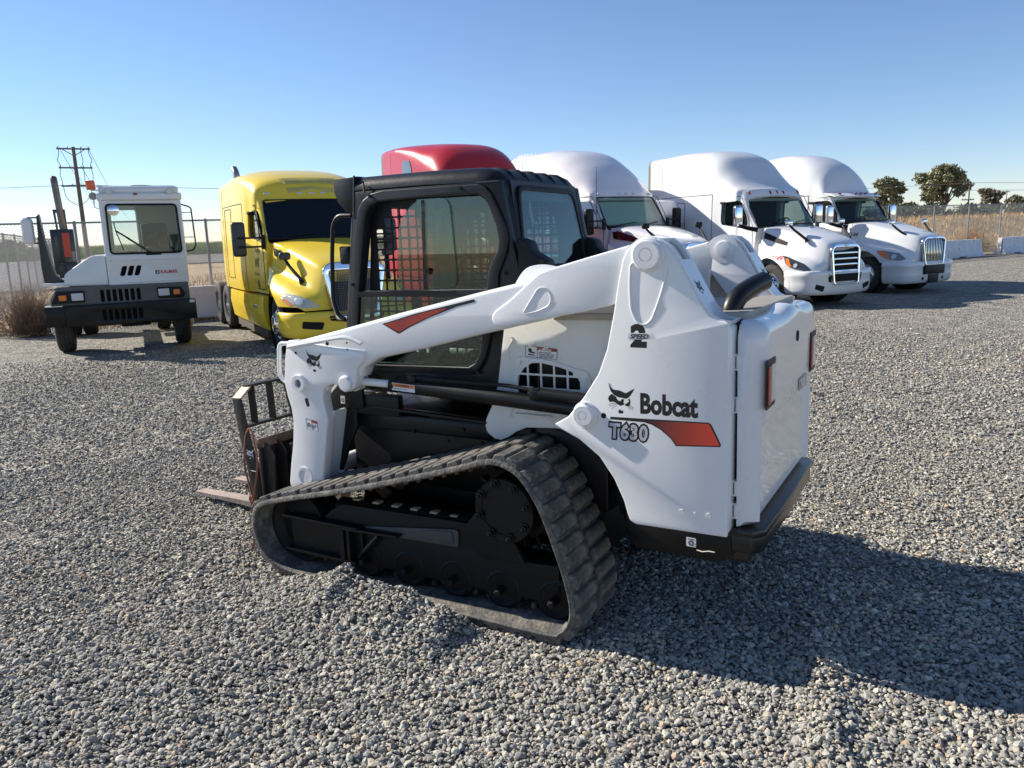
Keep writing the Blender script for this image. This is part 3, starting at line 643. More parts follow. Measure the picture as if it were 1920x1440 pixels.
    # ---------------- cab
    side_out = [(1.070,2.180),(.29,2.172),(.20,2.160),(.150,2.10),(.135,2.02),(.095,1.827),(.055,1.66),(.055,1.30),(.10,1.0),(1.255,1.0),(1.19,1.361),(1.12,1.80)]
    win = [(.905,2.036),(.791,2.040),(.644,2.043),(.265,2.037),(.232,2.016),(.206,1.973),(.170,1.882),(.158,1.812),(.167,1.760),(.206,1.703),(.227,1.651),(.238,1.574),(1.075,1.562),(1.006,1.916),(.989,1.972),(.961,2.013)]
    low = [(1.080,1.530),(.246,1.535),(.270,1.40),(.285,1.29),(.300,1.235),(.330,1.19),(.369,1.170),(1.02,1.155),(1.13,1.155)]
    door = [(.263,2.088),(.223,2.071),(.190,2.035),(.152,1.960),(.116,1.880),(.106,1.810),(.118,1.754),(.144,1.702),(.169,1.650),(.175,1.585),(.229,1.340),(.262,1.223),(.300,1.16),(.351,1.128),(1.02,1.115),(1.19,1.115),(1.15,1.36),(1.084,1.835),(1.047,1.992),(1.009,2.046),(.946,2.082),(.865,2.093)]
    cab = obj('cab_shell', _cab_shell(side_out, win, low), CABBLACK, root)
    for s in (1, -1):
        bm = BM(); add_plate(bm, rounded_xy(door, .01), .018, XZ, off=.458*s, holes=[win, low], bev=.006, res=2)
        fr = obj('window_frame', bm, CABBLACK, cab)
        for x, z in ((.95, 2.07), (.37, 2.075), (1.115, 1.60), (.135, 1.65), (.31, 1.145)):
            b = BM(); add_cyl(b, (x, .464*s, z), (x, .474*s, z), .009, seg=10); obj('frame_screw', b, BLACK, fr)
        bm = BM()
        if s > 0:
            add_plate(bm, rpoly([(.66,2.033),(.45,2.035),(.42,1.575),(.815,1.562),(.80,1.75),(.775,1.93)], .06), .004, XZ, off=.452)
            obj('sliding_pane', bm, TINT, fr)
            bm = BM(); add_plate(bm, [(.66,2.035),(.27,2.03),(.236,2.01),(.21,1.965),(.175,1.88),(.163,1.812),(.172,1.760),(.21,1.70),(.232,1.651),(.243,1.574),(.60,1.57)], .004, XZ, off=.442)
            obj('fixed_pane', bm, TINT, fr)
            bm = BM(); add_box(bm, (.62, .448, 1.80), (.022, .012, .46), rot=('Y', -.03)); add_box(bm, (.64, .47, 1.563), (.42, .010, .008))
            M = Matrix.Translation((.60, .45, 1.665)) @ Matrix.Rotation(-PI/2, 4, 'X'); add_lathe(bm, [(.006, .005), (.018, .005), (.018, .022), (.006, .022)], M, 16)
            obj('pane_stile', bm, PLASTIC, fr)
        else:
            add_plate(bm, win, .004, XZ, off=-.452); obj('fixed_pane', bm, TINT, fr)
        bm = BM(); add_plate(bm, low, .004, XZ, off=.450*s); obj('lower_pane', bm, TINT, fr)
        # steel screen behind the glass
        bm = BM(); xs = np.arange(.20, 1.06, .056); zz = np.arange(1.22, 2.0, .0565)
        def inside(x, z):
            lo = np.interp(z, [1.2, 1.35, 1.6, 1.76, 1.9, 2.0], [.30, .25, .235, .19, .23, .30]); hi = np.interp(z, [1.2, 1.6, 1.9, 2.0], [1.09, 1.03, .975, .87]); return lo < x < hi
        hol = []
        for x in xs:
            for z in zz:
                if inside(x+.005, z+.028) and inside(x+.05, z+.028) and inside(x+.028, z+.05): hol.append(rpoly([(x+.005,z+.005),(x+.051,z+.005),(x+.051,z+.0515),(x+.005,z+.0515)], .008, 2))
        add_plate(bm, rpoly([(.14,1.16),(1.09,1.16),(1.0,2.06),(.16,2.06)], .05), .005, XZ, off=.395*s, holes=hol); obj('steel_screen', bm, PLASTIC, cab)
    # rear window
    bz, tz = 1.665, 2.085
    def rearM():
        a = Vector((.062, 0, 1.66)); b = Vector((.128, 0, 2.09)); up = (b-a).normalized(); uu = Vector((0, 1, 0)); nn = uu.cross(up)
        return Matrix(((uu.x, up.x, nn.x, a.x), (uu.y, up.y, nn.y, a.y), (uu.z, up.z, nn.z, a.z), (0, 0, 0, 1)))
    RM = rearM(); rw = rpoly([(-.36,.02),(.36,.02),(.335,.20),(.300,.400),(-.300,.400),(-.335,.20)], .05, 5)
    rwo = rpoly([(-.385,-.01),(.385,-.01),(.36,.20),(.322,.428),(-.322,.428),(-.36,.20)], .06, 5)
    bm = BM(); add_plate(bm, rwo, .016, RM, off=0.0, holes=[rw], bev=.005); rwf = obj('rear_window_seal', bm, PLASTIC, cab)
    bm = BM(); add_plate(bm, rw, .004, RM, off=0); obj('rear_glass', bm, REARG, rwf)
    # roof ribs, roof, visor
    for y in (-.30, -.15, 0, .15, .30):
        bm = BM(); add_tube(bm, [(.34, y, 2.172), (.26, y, 2.168), (.215, y, 2.160), (.18, y, 2.142), (.158, y, 2.118), (.147, y, 2.09)], [.002, .008, .011, .010, .007, .003], 8); obj('roof_rib', bm, CABBLACK, cab)
    bm = BM()
    for s in (1, -1): add_plate(bm, [(1.065,2.176),(1.227,2.168),(1.229,2.106),(1.205,2.05),(1.150,1.997),(1.10,1.985)], .014, XZ, off=.432*s, bev=.004)
    add_plate(bm, [(1.06,2.181),(1.232,2.172),(1.232,2.155),(1.06,2.160)], .86, XZ)
    obj('front_visor', bm, CABBLACK, cab)
    bm = BM(); add_tube(bm, rounded([(1.09,.447,1.96),(1.08,.447,2.06),(1.074,.44,2.185)], .01), .006, 6); add_tube(bm, [(1.0, .455, 2.14), (.985, .47, 2.09)], .005, 6)
    obj('drip_edge', bm, PLASTIC, cab)
    bm = BM(); add_tube(bm, rounded([(1.12,.43,1.976),(1.22,.43,1.98),(1.262,.43,1.93),(1.285,.43,1.75),(1.30,.43,1.52),(1.27,.43,1.42),(1.22,.43,1.40)], .035), .012, 10)
    obj('grab_bar', bm, BLACK, cab)
    bm = BM(); add_box(bm, (1.19, .40, 1.76), (.07, .07, .10), bev=.01); obj('work_light', bm, PLASTIC, cab)
    # front door glass frame
    for s in (1, -1):
        bm = BM(); add_plate(bm, rpoly([(.065,1.82),(.01,1.80),(-.01,1.75),(-.065,1.72),(-.09,1.705),(-.095,1.60),(.06,1.60)], .01), .10, XZ, off=.40*s, bev=.008)
        add_cyl(bm, (-.02, .30*s, 1.665), (-.02, .475*s, 1.665), .022, seg=12)
        obj('cab_pivot_bracket', bm, PLASTIC, cab)
    # interior
    bm = BM(); add_box(bm, (.42, 0, 1.18), (.50, .50, .14), bev=.05, seg=3); add_box(bm, (.27, 0, 1.43), (.13, .46, .46), rot=('Y', -.12), bev=.05, seg=3)
    obj('operator_seat', bm, SEAT, cab)
    bm = BM()
    for s in (1, -1):
        add_box(bm, (.50, .31*s, 1.27), (.36, .07, .05), bev=.02); add_cyl(bm, (.78, .30*s, 1.2), (.80, .30*s, 1.46), .022, .028, 12); add_box(bm, (.80, .30*s, 1.49), (.05, .05, .10), bev=.018)
    obj('joystick_console', bm, PLASTIC, cab)
    bm = BM(); add_box(bm, (.65, 0, 1.02), (1.1, .84, .04)); add_box(bm, (.12, 0, 1.30), (.04, .84, .60)); add_box(bm, (.98, 0, 2.06), (.10, .80, .10), bev=.02)
    obj('cab_floor', bm, INTERIOR, cab)
    bm = BM(); add_plate(bm, [(.19,.30),(.155,.375),(.145,.25),(.165,.22)], .002, RM, off=.03); obj('paper_note', bm, mat('peach_paper', (.50, .28, .18), .7), cab)
    # engine bay / top deck
    bm = BM(); add_box(bm, (-.52, 0, 1.20), (.98, .92, .44), bev=.01); add_box(bm, (-.18, 0, 1.36), (.4, .90, .16), bev=.02)
    obj('engine_bay', bm, BLACK, root)
    bm = BM(); add_plate(bm, rpoly([(-1.06,-.52),(-1.06,.52),(-.15,.52),(-.15,-.52)], .03), .03, Matrix.Translation((0, 0, 1.440)) @ Matrix.Rotation(R_(1.2), 4, 'Y'), bev=.005)
    deck = obj('top_hood', bm, DECK, root)
    bm = BM()
    for x0, x1, y0_, y1_ in ((-.62, -.60, -.35, .10), (-.60, -.30, .09, .10), (-.60, -.30, -.36, -.35)): add_box(bm, ((x0+x1)/2, (y0_+y1_)/2, 1.4665), (x1-x0 if x1-x0 > .05 else .008, max(y1_-y0_, .008), .003))
    obj('hood_seam', bm, BLACKGAP, deck)
    # exhaust elbow
    bm = BM(); pts = rounded([(-.955,.37,1.40),(-.955,.37,1.475),(-.975,.33,1.53),(-1.01,.23,1.565),(-1.04,.13,1.585)], .07, 6)
    add_tube(bm, pts, .044, 28, cap=False); add_tube(bm, pts, .040, 28, cap=False)
    obj('exhaust_pipe', bm, mat('gloss_black_pipe', (.007, .007, .007), .34, coat=.1, spec=.3, noise=(9, .5, (.015, .014, .014))), root)
    bm = BM(); add_cyl(bm, (-.955, .37, 1.445), (-.955, .37, 1.465), .075, seg=20); obj('exhaust_boot', bm, PLASTIC, root)
    # ---------------- tailgate
    tgm = BM(); ys = np.linspace(-.61, .61, 41); rings = []
    zs_prof = [(.575, -.0), (.580, .045), (.60, .064), (.80, .064), (.985, .064), (.998, .068), (1.030, .094), (1.042, .100), (1.30, .100), (1.385, .099), (1.418, .090), (1.438, .068), (1.447, .040), (1.450, .0)]
    for y in ys:
        e = min(1, (0.61-abs(y))/.075); k = math.sqrt(max(0, 1-(1-e)**2)); f = .35+.65*k if e < 1 else 1
        bump = .022*math.exp(-((y+.05)/.16)**2)
        wob = .5*(1+math.tanh((.45-abs(y))/.03))
        ring = []
        for z, d in zs_prof:
            dd = d
            if 1.0 <= z < 1.30 and True: dd = d-.0*(1-wob)
            if z < 1.05 or True:
                ins = .0
            zz_ = z+(bump if z > 1.34 else 0)
            if z > 1.25: zz_ = 1.25+(zz_-1.25)*(.70+.30*(k if e < 1 else 1))
            if .59 < z < 1.01 and abs(y) > .53: dd = .064+.034*min(1, (abs(y)-.53)/.04)
            ring.append((-1.052-(dd+.008)*f, y, zz_ if z > .59 else z))
        ring += [(-1.048, y, ring[-1][2]-.002)]
        rings.append(ring)
    loft(tgm, rings, closed=True, caps=True); bmesh.ops.recalc_face_normals(tgm, faces=tgm.faces)
    tg = obj('tailgate', tgm, WHITE, root, smooth=40)
    for s, wn_ in ((1, 1), (-1, 1)):
        yc = .510*s
        bm = BM(); add_plate(bm, rpoly([(yc-.085,1.082),(yc+.085,1.082),(yc+.085,1.288),(yc-.085,1.288)], .012), .004, YZ, off=-1.1615, bev=.001, holes=[])
        lt = obj('tail_light', bm, PLASTIC, tg)
        bm = BM(); add_plate(bm, rpoly([(yc+.016,1.10),(yc+.074,1.10),(yc+.074,1.262),(yc+.016,1.262)], .008), .007, YZ, off=-1.166, bev=.002); obj('red_lens', bm, REDLENS, lt)
        bm = BM(); add_plate(bm, rpoly([(yc-.066,1.105),(yc+.010,1.105),(yc+.010,1.262),(yc-.066,1.262)], .006), .005, YZ, off=-1.165, bev=.001); obj('clear_lens', bm, CLEARLENS, lt)
    bm = BM(); add_plate(bm, circ((-.07, 1.315), .026, 24), .004, YZ, off=-1.162); obj('lock_hole', bm, BLACKGAP, tg)
    bm = BM(); add_plate(bm, rpoly([(-.14,1.035),(-.34,1.035),(-.34,1.095),(-.14,1.095)], .004), .003, YZ, off=-1.1625); bd = obj('model_badge', bm, mat('silver_badge', (.34, .34, .34), .3, metal=.6), tg, smooth=0)
    bm = BM(); text_bm(bm, 'T630', .055, rear_text_M(-1.165, -.165, 1.046), .001, .003, 1.05); obj('badge_lettering', bm, WDEC, bd, smooth=0)
    for z in (1.28, 1.10, .74, .64):
        bm = BM(); add_cyl(bm, (-1.052, .60, z-.03), (-1.052, .60, z+.03), .012, seg=10); add_box(bm, (-1.05, .59, z+.03), (.03, .03, .008)); add_box(bm, (-1.05, .59, z-.03), (.03, .03, .008)); obj('hinge', bm, WHITE, tg)
    bm = BM(); add_box(bm, (-1.045, 0, 1.0), (.02, 1.16, .88)); obj('tailgate_backing', bm, BLACKGAP, tg)
    # bumper
    bm = BM(); add_plate(bm, [(-.98,.60),(-.98,-.60),(-1.06,-.635),(-1.13,-.635),(-1.172,-.58),(-1.18,0),(-1.172,.58),(-1.13,.635),(-1.06,.635)], .035, Matrix.Translation((0, 0, .553)), bev=.010)
    add_plate(bm, [(-1.02,-.60),(-1.12,-.62),(-1.160,-.57),(-1.168,0),(-1.160,.57),(-1.12,.62),(-1.02,.60)], .085, Matrix.Translation((0, 0, .50)), bev=.012)
    add_box(bm, (-.85, 0, .43), (.48, 1.0, .14), bev=.03)
    obj('rear_bumper', bm, mat('dusty_black_steel', (.010, .010, .010), .32, noise=(5, .8, (.04, .035, .028)), coat=.2, spec=.4), root)
    bm = BM(); add_plate(bm, rpoly([(-.838,.452),(-.882,.450),(-.882,.492),(-.838,.494)], .006), .001, XZ, off=.6115); rs = obj('recycling_label', bm, WDEC, root, smooth=0)
    bm = BM(); add_plate(bm, circ((-.86, .468), .012, 18), .001, XZ, off=.6125, holes=[circ((-.86, .468), .007, 12)]); add_box(bm, (-.86, .6125, .486), (.028, .001, .003)); obj('arrow_ring', bm, INK, rs, smooth=0)
    bm = BM(); add_tube(bm, [(-.885, .6115, .440), (-.91, .613, .437), (-.94, .613, .444), (-.965, .6115, .443)], .003, 5); obj('paint_scrape', bm, mat('scratch_metal', (.65, .6, .5), .4), root)
    bm = BM(); add_plate(bm, rpoly([(1.222,.925),(1.190,.925),(1.190,.970),(1.222,.970)], .005), .001, XZ, off=.512); rs = obj('recycling_label', bm, WDEC, root, smooth=0)
    bm = BM(); add_plate(bm, circ((1.206, .945), .011, 18), .001, XZ, off=.5128, holes=[circ((1.206, .945), .007, 12)]); obj('arrow_ring', bm, INK, rs, smooth=0)
    # tilt cylinder, quick coupler at the front
    bm = BM()
    for s in (1, -1):
        add_plate(bm, rpoly([(1.52,.32),(1.60,.30),(1.66,.50),(1.60,.66),(1.52,.66)], .02), .03, XZ, off=.46*s, bev=.004)
        add_plate(bm, rpoly([(1.52,.32),(1.62,.30),(1.68,.62),(1.58,.66)], .02), .03, XZ, off=.30*s, bev=.004)
        add_cyl(bm, (1.60, .50*s, .60), (1.60, .26*s, .60), .03, seg=14)
        add_cyl(bm, (1.59, .40*s, .40), (1.585, .40*s, .56), .026, seg=12)
        add_cyl(bm, (1.57, .52*s, .545), (1.57, .545*s, .545), .028, seg=6)
    add_box(bm, (1.64, 0, .60), (.05, 1.04, .10), bev=.01); add_box(bm, (1.66, 0, .30), (.04, 1.04, .06), bev=.01); add_box(bm, (1.645, 0, .45), (.02, 1.0, .26))
    obj('quick_coupler', bm, BLACK, root)
    bm = BM()
    for s in (1, -1): add_cyl(bm, (1.60, .505*s, .60), (1.60, .52*s, .60), .022, seg=14); add_cyl(bm, (1.59, .545*s, .545), (1.59, .555*s, .545), .016, seg=12)
    obj('coupler_pin', bm, STEEL, root)
    return root
def rounded_xy(pts, r, n=2): return [tuple(p[:2]) for p in rounded([(a, b, 0) for a, b in pts], r, n, True)]
def sw_mat():
    m = mat('swoosh_red_fade', (.5, .05, .03), .38)
    nt = m.node_tree; N = nt.nodes.new; L = nt.links.new
    tc = N('ShaderNodeTexCoord'); sp = N('ShaderNodeSeparateXYZ'); L(tc.outputs['Object'], sp.inputs[0])
    mr = N('ShaderNodeMapRange'); mr.inputs[1].default_value = -.68; mr.inputs[2].default_value = -.98; L(sp.outputs[0], mr.inputs[0])
    r = N('ShaderNodeValToRGB'); e = r.color_ramp.elements; e[0].color = (.03, .012, .012, 1); e[1].color = (.60, .055, .028, 1); e.new(.35).color = (.24, .035, .025, 1)
    L(mr.outputs[0], r.inputs[0]); L(r.outputs[0], nt.nodes['Principled BSDF'].inputs['Base Color']); return m
def _cab_shell(side_out, win, low):
    """side walls with openings + rounded roof + corner posts + rear wall with opening + front frame"""
    bm = BM()
    for s in (1, -1): add_plate(bm, rounded_xy([(x, min(z, 2.10)) for x, z in side_out], .01), .05, XZ, off=.425*s, holes=[win, low], bev=.006)
    # roof slab with rounded long edges
    ys = []; r = .075
    for k in range(7): a = PI/2*k/6; ys.append((.45-r+r*math.cos(a), 2.18-r+r*math.sin(a)))
    half = ys; rings = []
    def ring(x, dz, inset=0):
        o = [(x, y-inset, z+dz) for y, z in half]+[(x, -y+inset, z+dz) for y, z in half[::-1]]
        i = [(x, (-y+inset)*.93, min(z, 2.12)+dz-.01) for y, z in half]+[(x, (y-inset)*.93, min(z, 2.12)+dz-.01) for y, z in half[::-1]]
        return o+i
    for x, dz, ins in ((1.08, 0, 0), (.60, .0, 0), (.30, -.008, 0), (.24, -.014, .004), (.19, -.030, .012), (.155, -.062, .028), (.14, -.10, .05)): rings.append(ring(x, dz, ins))
    loft(bm, rings, closed=True, caps=True)
    # rear corner posts (large radius) following the rear lean
    for s in (1, -1):
        R = []
        for z, x in ((1.0, .055), (1.66, .055), (1.83, .085), (2.02, .122), (2.08, .150)):
            a = [(x+.11-.11*math.sin(t), s*(.44-.10+.10*math.cos(t)), z) for t in [PI/2*k/5 for k in range(6)]]
            b = [(x+.13, s*.30, z), (x+.15, s*.40, z)]
            R.append(a+b)
        loft(bm, R, closed=True, caps=True)
    a = Vector((.062, 0, 1.66)); b = Vector((.128, 0, 2.09)); up = (b-a).normalized(); uu = Vector((0, 1, 0)); nn = uu.cross(up)
    RM = Matrix(((uu.x, up.x, nn.x, a.x), (uu.y, up.y, nn.y, a.y), (uu.z, up.z, nn.z, a.z), (0, 0, 0, 1)))
    rw = rpoly([(-.36,.02),(.36,.02),(.335,.20),(.300,.400),(-.300,.400),(-.335,.20)], .05, 5)
    add_plate(bm, [(-.40,-.35),(.40,-.35),(.37,.45),(-.37,.45)], .03, RM, off=.022, holes=[rw])
    # front frame
    for s in (1, -1): add_tube(bm, [(1.235, .41*s, 1.0), (1.19, .41*s, 1.361), (1.08, .41*s, 2.10)], .03, 10)
    add_tube(bm, [(1.085, -.41, 2.10), (1.085, .41, 2.10)], .03, 10); add_tube(bm, [(1.235, -.41, 1.02), (1.235, .41, 1.02)], .03, 10)
    return bm

def build_fork_frame(root):
    e = empty('pallet_fork_frame'); e.matrix_world = root.matrix_world.copy()
    tag(e, 'dark steel pallet fork frame with guard bars, resting low in front of the loader', 'pallet forks')
    for s in (1, -1):
        bm = BM()
        pl = rpoly([(1.955,.935),(1.885,.930),(1.83,.66),(1.79,.52),(1.775,.27),(1.86,.27),(1.875,.50),(1.91,.66)], .01)
        add_plate(bm, pl, .018, XZ, off=.655*s, bev=.003)
        post = obj('side_post', bm, DARKSTEEL, e)
        bm = BM(); add_strip(bm, [(1.92, .655*s, .93), (1.90, .59*s, .995)], .07, .012, (1, 0, -.05)); obj('chamfer_plate', bm, FORKSTEEL, e)
        bm = BM(); add_box(bm, (1.90, .47*s, 1.0), (.055, .26, .014), bev=.002); obj('top_rail', bm, DARKSTEEL, e)
        bm = BM(); add_strip(bm, [(1.90, .355*s, 1.0), (1.885, .28*s, .955), (1.875, .255*s, .80), (1.87, .25*s, .74)], .055, .014, (1, 0, 0)); obj('inner_post', bm, DARKSTEEL, e)
        bm = BM(); add_box(bm, (1.885, .44*s, .76), (.045, .42, .016), bev=.002); obj('mid_rail', bm, DARKSTEEL, e)
        for y in (.565, .42):
            bm = BM(); add_strip(bm, [(1.895, y*s, .995), (1.885, y*s, .765)], .045, .010, (1, .25*s, 0)); obj('guard_bar', bm, DARKSTEEL, e)
        if s > 0:
            bm = BM(); emblem_bm(bm, side_text_M(1.838, .6655, .60), .062, .001); obj('emblem', bm, WDEC, post, smooth=0)
            bm = BM(); add_tube(bm, [(1.86, .668, .50), (1.83, .672, .497), (1.79, .668, .493)], .0035, 5); obj('wire_tie', bm, STEEL, post)
    bm = BM(); add_box(bm, (1.80, 0, .655), (.05, 1.26, .055), rot=('Y', .25), bev=.006); obj('upper_beam', bm, RUST, e)
    bm = BM(); add_box(bm, (1.82, 0, .19), (.05, 1.26, .08), bev=.006); obj('lower_beam', bm, DARKSTEEL, e)
    for y in (.60, .50, -.50, -.60, 0):
        bm = BM(); add_plate(bm, rpoly([(1.83,.66),(1.76,.66),(1.70,.58),(1.72,.30),(1.80,.17),(1.85,.17)], .02), .014, XZ, off=y, bev=.002); obj('gusset', bm, DARKSTEEL, e)
    bm = BM(); add_box(bm, (1.80, 0, .42), (.012, 1.24, .44)); obj('back_plate', bm, DARKSTEEL, e)
    for y in (.19, -.15):
        bm = BM()
        # tapered tine + heel + shank
        prof = [(1.86,.045),(2.40,.052),(2.96,.068),(2.985,.078),(2.96,.086),(2.40,.090),(1.93,.092),(1.90,.12),(1.90,.66),(1.865,.66),(1.855,.10)]
        R = []
        for dy in (-.05, .05): R.append([(x, y+dy*(1 if x < 2.75 else (.85 if x < 2.97 else .45)), z) for x, z in prof])
        loft(bm, R, closed=True, caps=True); bmesh.ops.triangulate(bm, faces=[f for f in bm.faces if len(f.verts) > 4])
        obj('fork_tine', bm, FORKSTEEL, e, smooth=20)
    # rope
    bm = BM(); rnd = random.Random(3)
    def rope(pts, r=.0062):
        p = catmull(pts, 6); add_tube(bm, p, r, 7)
    rope([(1.80,.668,.735),(1.785,.676,.70),(1.765,.680,.60),(1.775,.682,.50),(1.80,.685,.40),(1.815,.692,.34),(1.84,.69,.31)])
    rope([(1.875,.672,.62),(1.885,.675,.52),(1.868,.678,.45),(1.845,.684,.38),(1.825,.692,.34),(1.80,.69,.32)])
    rope([(1.82,.692,.345),(1.835,.698,.335),(1.83,.697,.315),(1.81,.697,.32),(1.815,.695,.345)], .010)
    rope([(1.835,.69,.33),(1.83,.70,.25),(1.822,.71,.16),(1.82,.715,.06),(1.84,.72,.015)])
    rope([(1.81,.69,.33),(1.79,.70,.28),(1.775,.70,.22),(1.77,.70,.16)])
    rope([(1.80,.668,.735),(1.83,.664,.755),(1.87,.66,.70),(1.875,.672,.62)])
    o = obj('rope', bm, mat('faded_orange_rope', (.34, .115, .07), .9, noise=(60, .8, (.22, .09, .06)), bump=(150, .8))); o.matrix_world = root.matrix_world.copy()
    tag(o, 'faded reddish rope knotted around the near post of the pallet fork frame', 'rope')
    return e
# ================================================================== ground
LM = np.array(((-0.863776, -0.503876, 0.000611), (0.503827, -0.863674, 0.014978), (-0.007019, 0.013245, 0.999888)))
LO = np.array((0.329, 4.182, 0.002))
F0 = np.array((-7.83, 20.75)); FA = R_(31.2)
FD = np.array((math.cos(FA), math.sin(FA))); FN = np.array((math.sin(FA), -math.cos(FA)))
def fxy(u, v): return F0[0]+u*FD[0]+v*FN[0], F0[1]+u*FD[1]+v*FN[1]
def pnoise(x, y, seed=0, octs=4, base=1.0):
    r = np.random.default_rng(seed); z = np.zeros_like(x); a = 1
    for o in range(octs):
        for k in range(4):
            th = r.uniform(0, 2*PI); ph = r.uniform(0, 2*PI); f = base*(2**o)*r.uniform(.7, 1.4)
            z = z+a*np.sin((x*math.cos(th)+y*math.sin(th))*f+ph)
        a *= .55
    return z/6
def gheight(x, y):
    x = np.asarray(x, float); y = np.asarray(y, float)
    z = .014*pnoise(x, y, 1, 3, 1.6)+.008*pnoise(x, y, 2, 3, 6)
    d = np.stack([x-LO[0], y-LO[1]], -1)
    lx = d[..., 0]*LM[0, 0]+d[..., 1]*LM[1, 0]; ly = d[..., 0]*LM[0, 1]+d[..., 1]*LM[1, 1]
    prof = np.interp(lx, [.08, .14, .24, .46, .66, .87, 1.0, 1.15, 1.32, 1.5], [0, .06, .115, .140, .160, .172, .135, .070, .015, 0])
    prof = prof*(1+.10*np.sin(lx*17)+.06*np.sin(lx*31+1))
    B = np.where(ly < .965, np.clip((ly-.86)/.105, 0, 1), np.exp(-((ly-.965)/.27)**2))
    z = z+prof*B
    # flatten under the machine
    fl = np.clip(1-np.maximum(np.abs(lx-.45)-1.3, np.abs(ly)-.95)/.3, 0, 1); inside = (np.abs(lx-.45) < 1.3) & (np.abs(ly) < .93)
    z = np.where(inside & (prof*B < .02), z*.3-.012, z)
    # push-up behind the near track and the ridge across the shadow
    z = z+.035*np.exp(-(((lx+.62)/.16)**2+((ly-.8)/.4)**2))
    a = np.array((1.36, 3.25)); b = np.array((.98, 2.2)); ab = b-a; t = np.clip(((x-a[0])*ab[0]+(y-a[1])*ab[1])/(ab@ab), -.15, 1.1)
    dd = np.hypot(x-a[0]-t*ab[0], y-a[1]-t*ab[1]); z = z+.050*np.exp(-(dd/.085)**2)*np.clip(1.2-np.abs(t-.5), 0, 1)
    for (px_, py_, qx, qy, h, wd) in ((1.7, 2.2, 4.5, 4.6, .022, .2), (-3.2, 2.6, -.4, 2.0, .02, .22), (-6, 5, -1.5, 3.1, .018, .25)):
        vx, vy = qx-px_, qy-py_; t = np.clip(((x-px_)*vx+(y-py_)*vy)/(vx*vx+vy*vy), 0, 1)
        dd = np.hypot(x-px_-t*vx, y-py_-t*vy); z = z+h*np.exp(-(dd/wd)**2)
    return z
def gravel_mat(name, c, far):
    m = bpy.data.materials.new(name); nt, b = nodes(m); N = nt.nodes.new; L = nt.links.new
    b.inputs['Roughness'].default_value = .88; b.inputs['Specular IOR Level'].default_value = .25
    tc = N('ShaderNodeTexCoord')
    v = N('ShaderNodeTexVoronoi'); v.inputs['Scale'].default_value = 36; v.inputs['Randomness'].default_value = 1; L(tc.outputs['Object'], v.inputs['Vector'])
    sep = N('ShaderNodeSeparateColor'); L(v.outputs['Color'], sep.inputs[0])
    r = N('ShaderNodeValToRGB'); e = r.color_ramp.elements; e[0].color = (.12, .122, .12, 1); e[1].color = (.58, .55, .49, 1)
    e.new(.35).color = (.27, .272, .265, 1); e.new(.7).color = (.38, .37, .34, 1); L(sep.outputs[0], r.inputs[0])
    n2 = N('ShaderNodeTexNoise'); n2.inputs['Scale'].default_value = .45; n2.inputs['Detail'].default_value = 9; n2.inputs['Roughness'].default_value = .62; L(tc.outputs['Object'], n2.inputs['Vector'])
    mr = N('ShaderNodeMapRange'); mr.inputs[1].default_value = .52; mr.inputs[2].default_value = .70; mr.inputs[4].default_value = .55; L(n2.outputs[0], mr.inputs[0])
    mx = N('ShaderNodeMix'); mx.data_type = 'RGBA'; L(mr.outputs[0], mx.inputs[0]); L(r.outputs[0], mx.inputs[6]); mx.inputs[7].default_value = (.31, .275, .225, 1)
    n3 = N('ShaderNodeTexNoise'); n3.inputs['Scale'].default_value = 3.0; n3.inputs['Detail'].default_value = 8; L(tc.outputs['Object'], n3.inputs['Vector'])
    mr3 = N('ShaderNodeMapRange'); mr3.inputs[1].default_value = .3; mr3.inputs[2].default_value = .7; mr3.inputs[3].default_value = .72; mr3.inputs[4].default_value = 1.32; L(n3.outputs[0], mr3.inputs[0])
    mm = N('ShaderNodeVectorMath'); mm.operation = 'SCALE'; L(mx.outputs[2], mm.inputs[0]); L(mr3.outputs[0], mm.inputs['Scale'])
    wm = N('ShaderNodeVectorMath'); wm.operation = 'MULTIPLY'; wm.inputs[1].default_value = (.78, .75, .69); L(mm.outputs[0], wm.inputs[0]); L(wm.outputs[0], b.inputs['Base Color'])
    v2 = N('ShaderNodeTexVoronoi'); v2.inputs['Scale'].default_value = 36; L(tc.outputs['Object'], v2.inputs['Vector'])
    v3 = N('ShaderNodeTexVoronoi'); v3.inputs['Scale'].default_value = 9; L(tc.outputs['Object'], v3.inputs['Vector'])
    ad = N('ShaderNodeMath'); ad.operation = 'MULTIPLY_ADD'; L(v3.outputs['Distance'], ad.inputs[0]); ad.inputs[1].default_value = 1.2; L(v2.outputs['Distance'], ad.inputs[2])
    bp = N('ShaderNodeBump'); bp.invert = True; bp.inputs['Strength'].default_value = .9; bp.inputs['Distance'].default_value = .03
    L(ad.outputs[0], bp.inputs['Height']); L(bp.outputs[0], b.inputs['Normal'])
    return m
def graded(lo, hi, c0, c1, fine, grow=1.13):
    out = list(np.arange(c0, c1+1e-6, fine)); s = fine; x = c0; left = []
    while x > lo: s *= grow; x -= s; left.append(max(x, lo))
    s = fine; x = out[-1]
    while x < hi: s *= grow; x += s; out.append(min(x, hi))
    return np.array(left[::-1]+out)
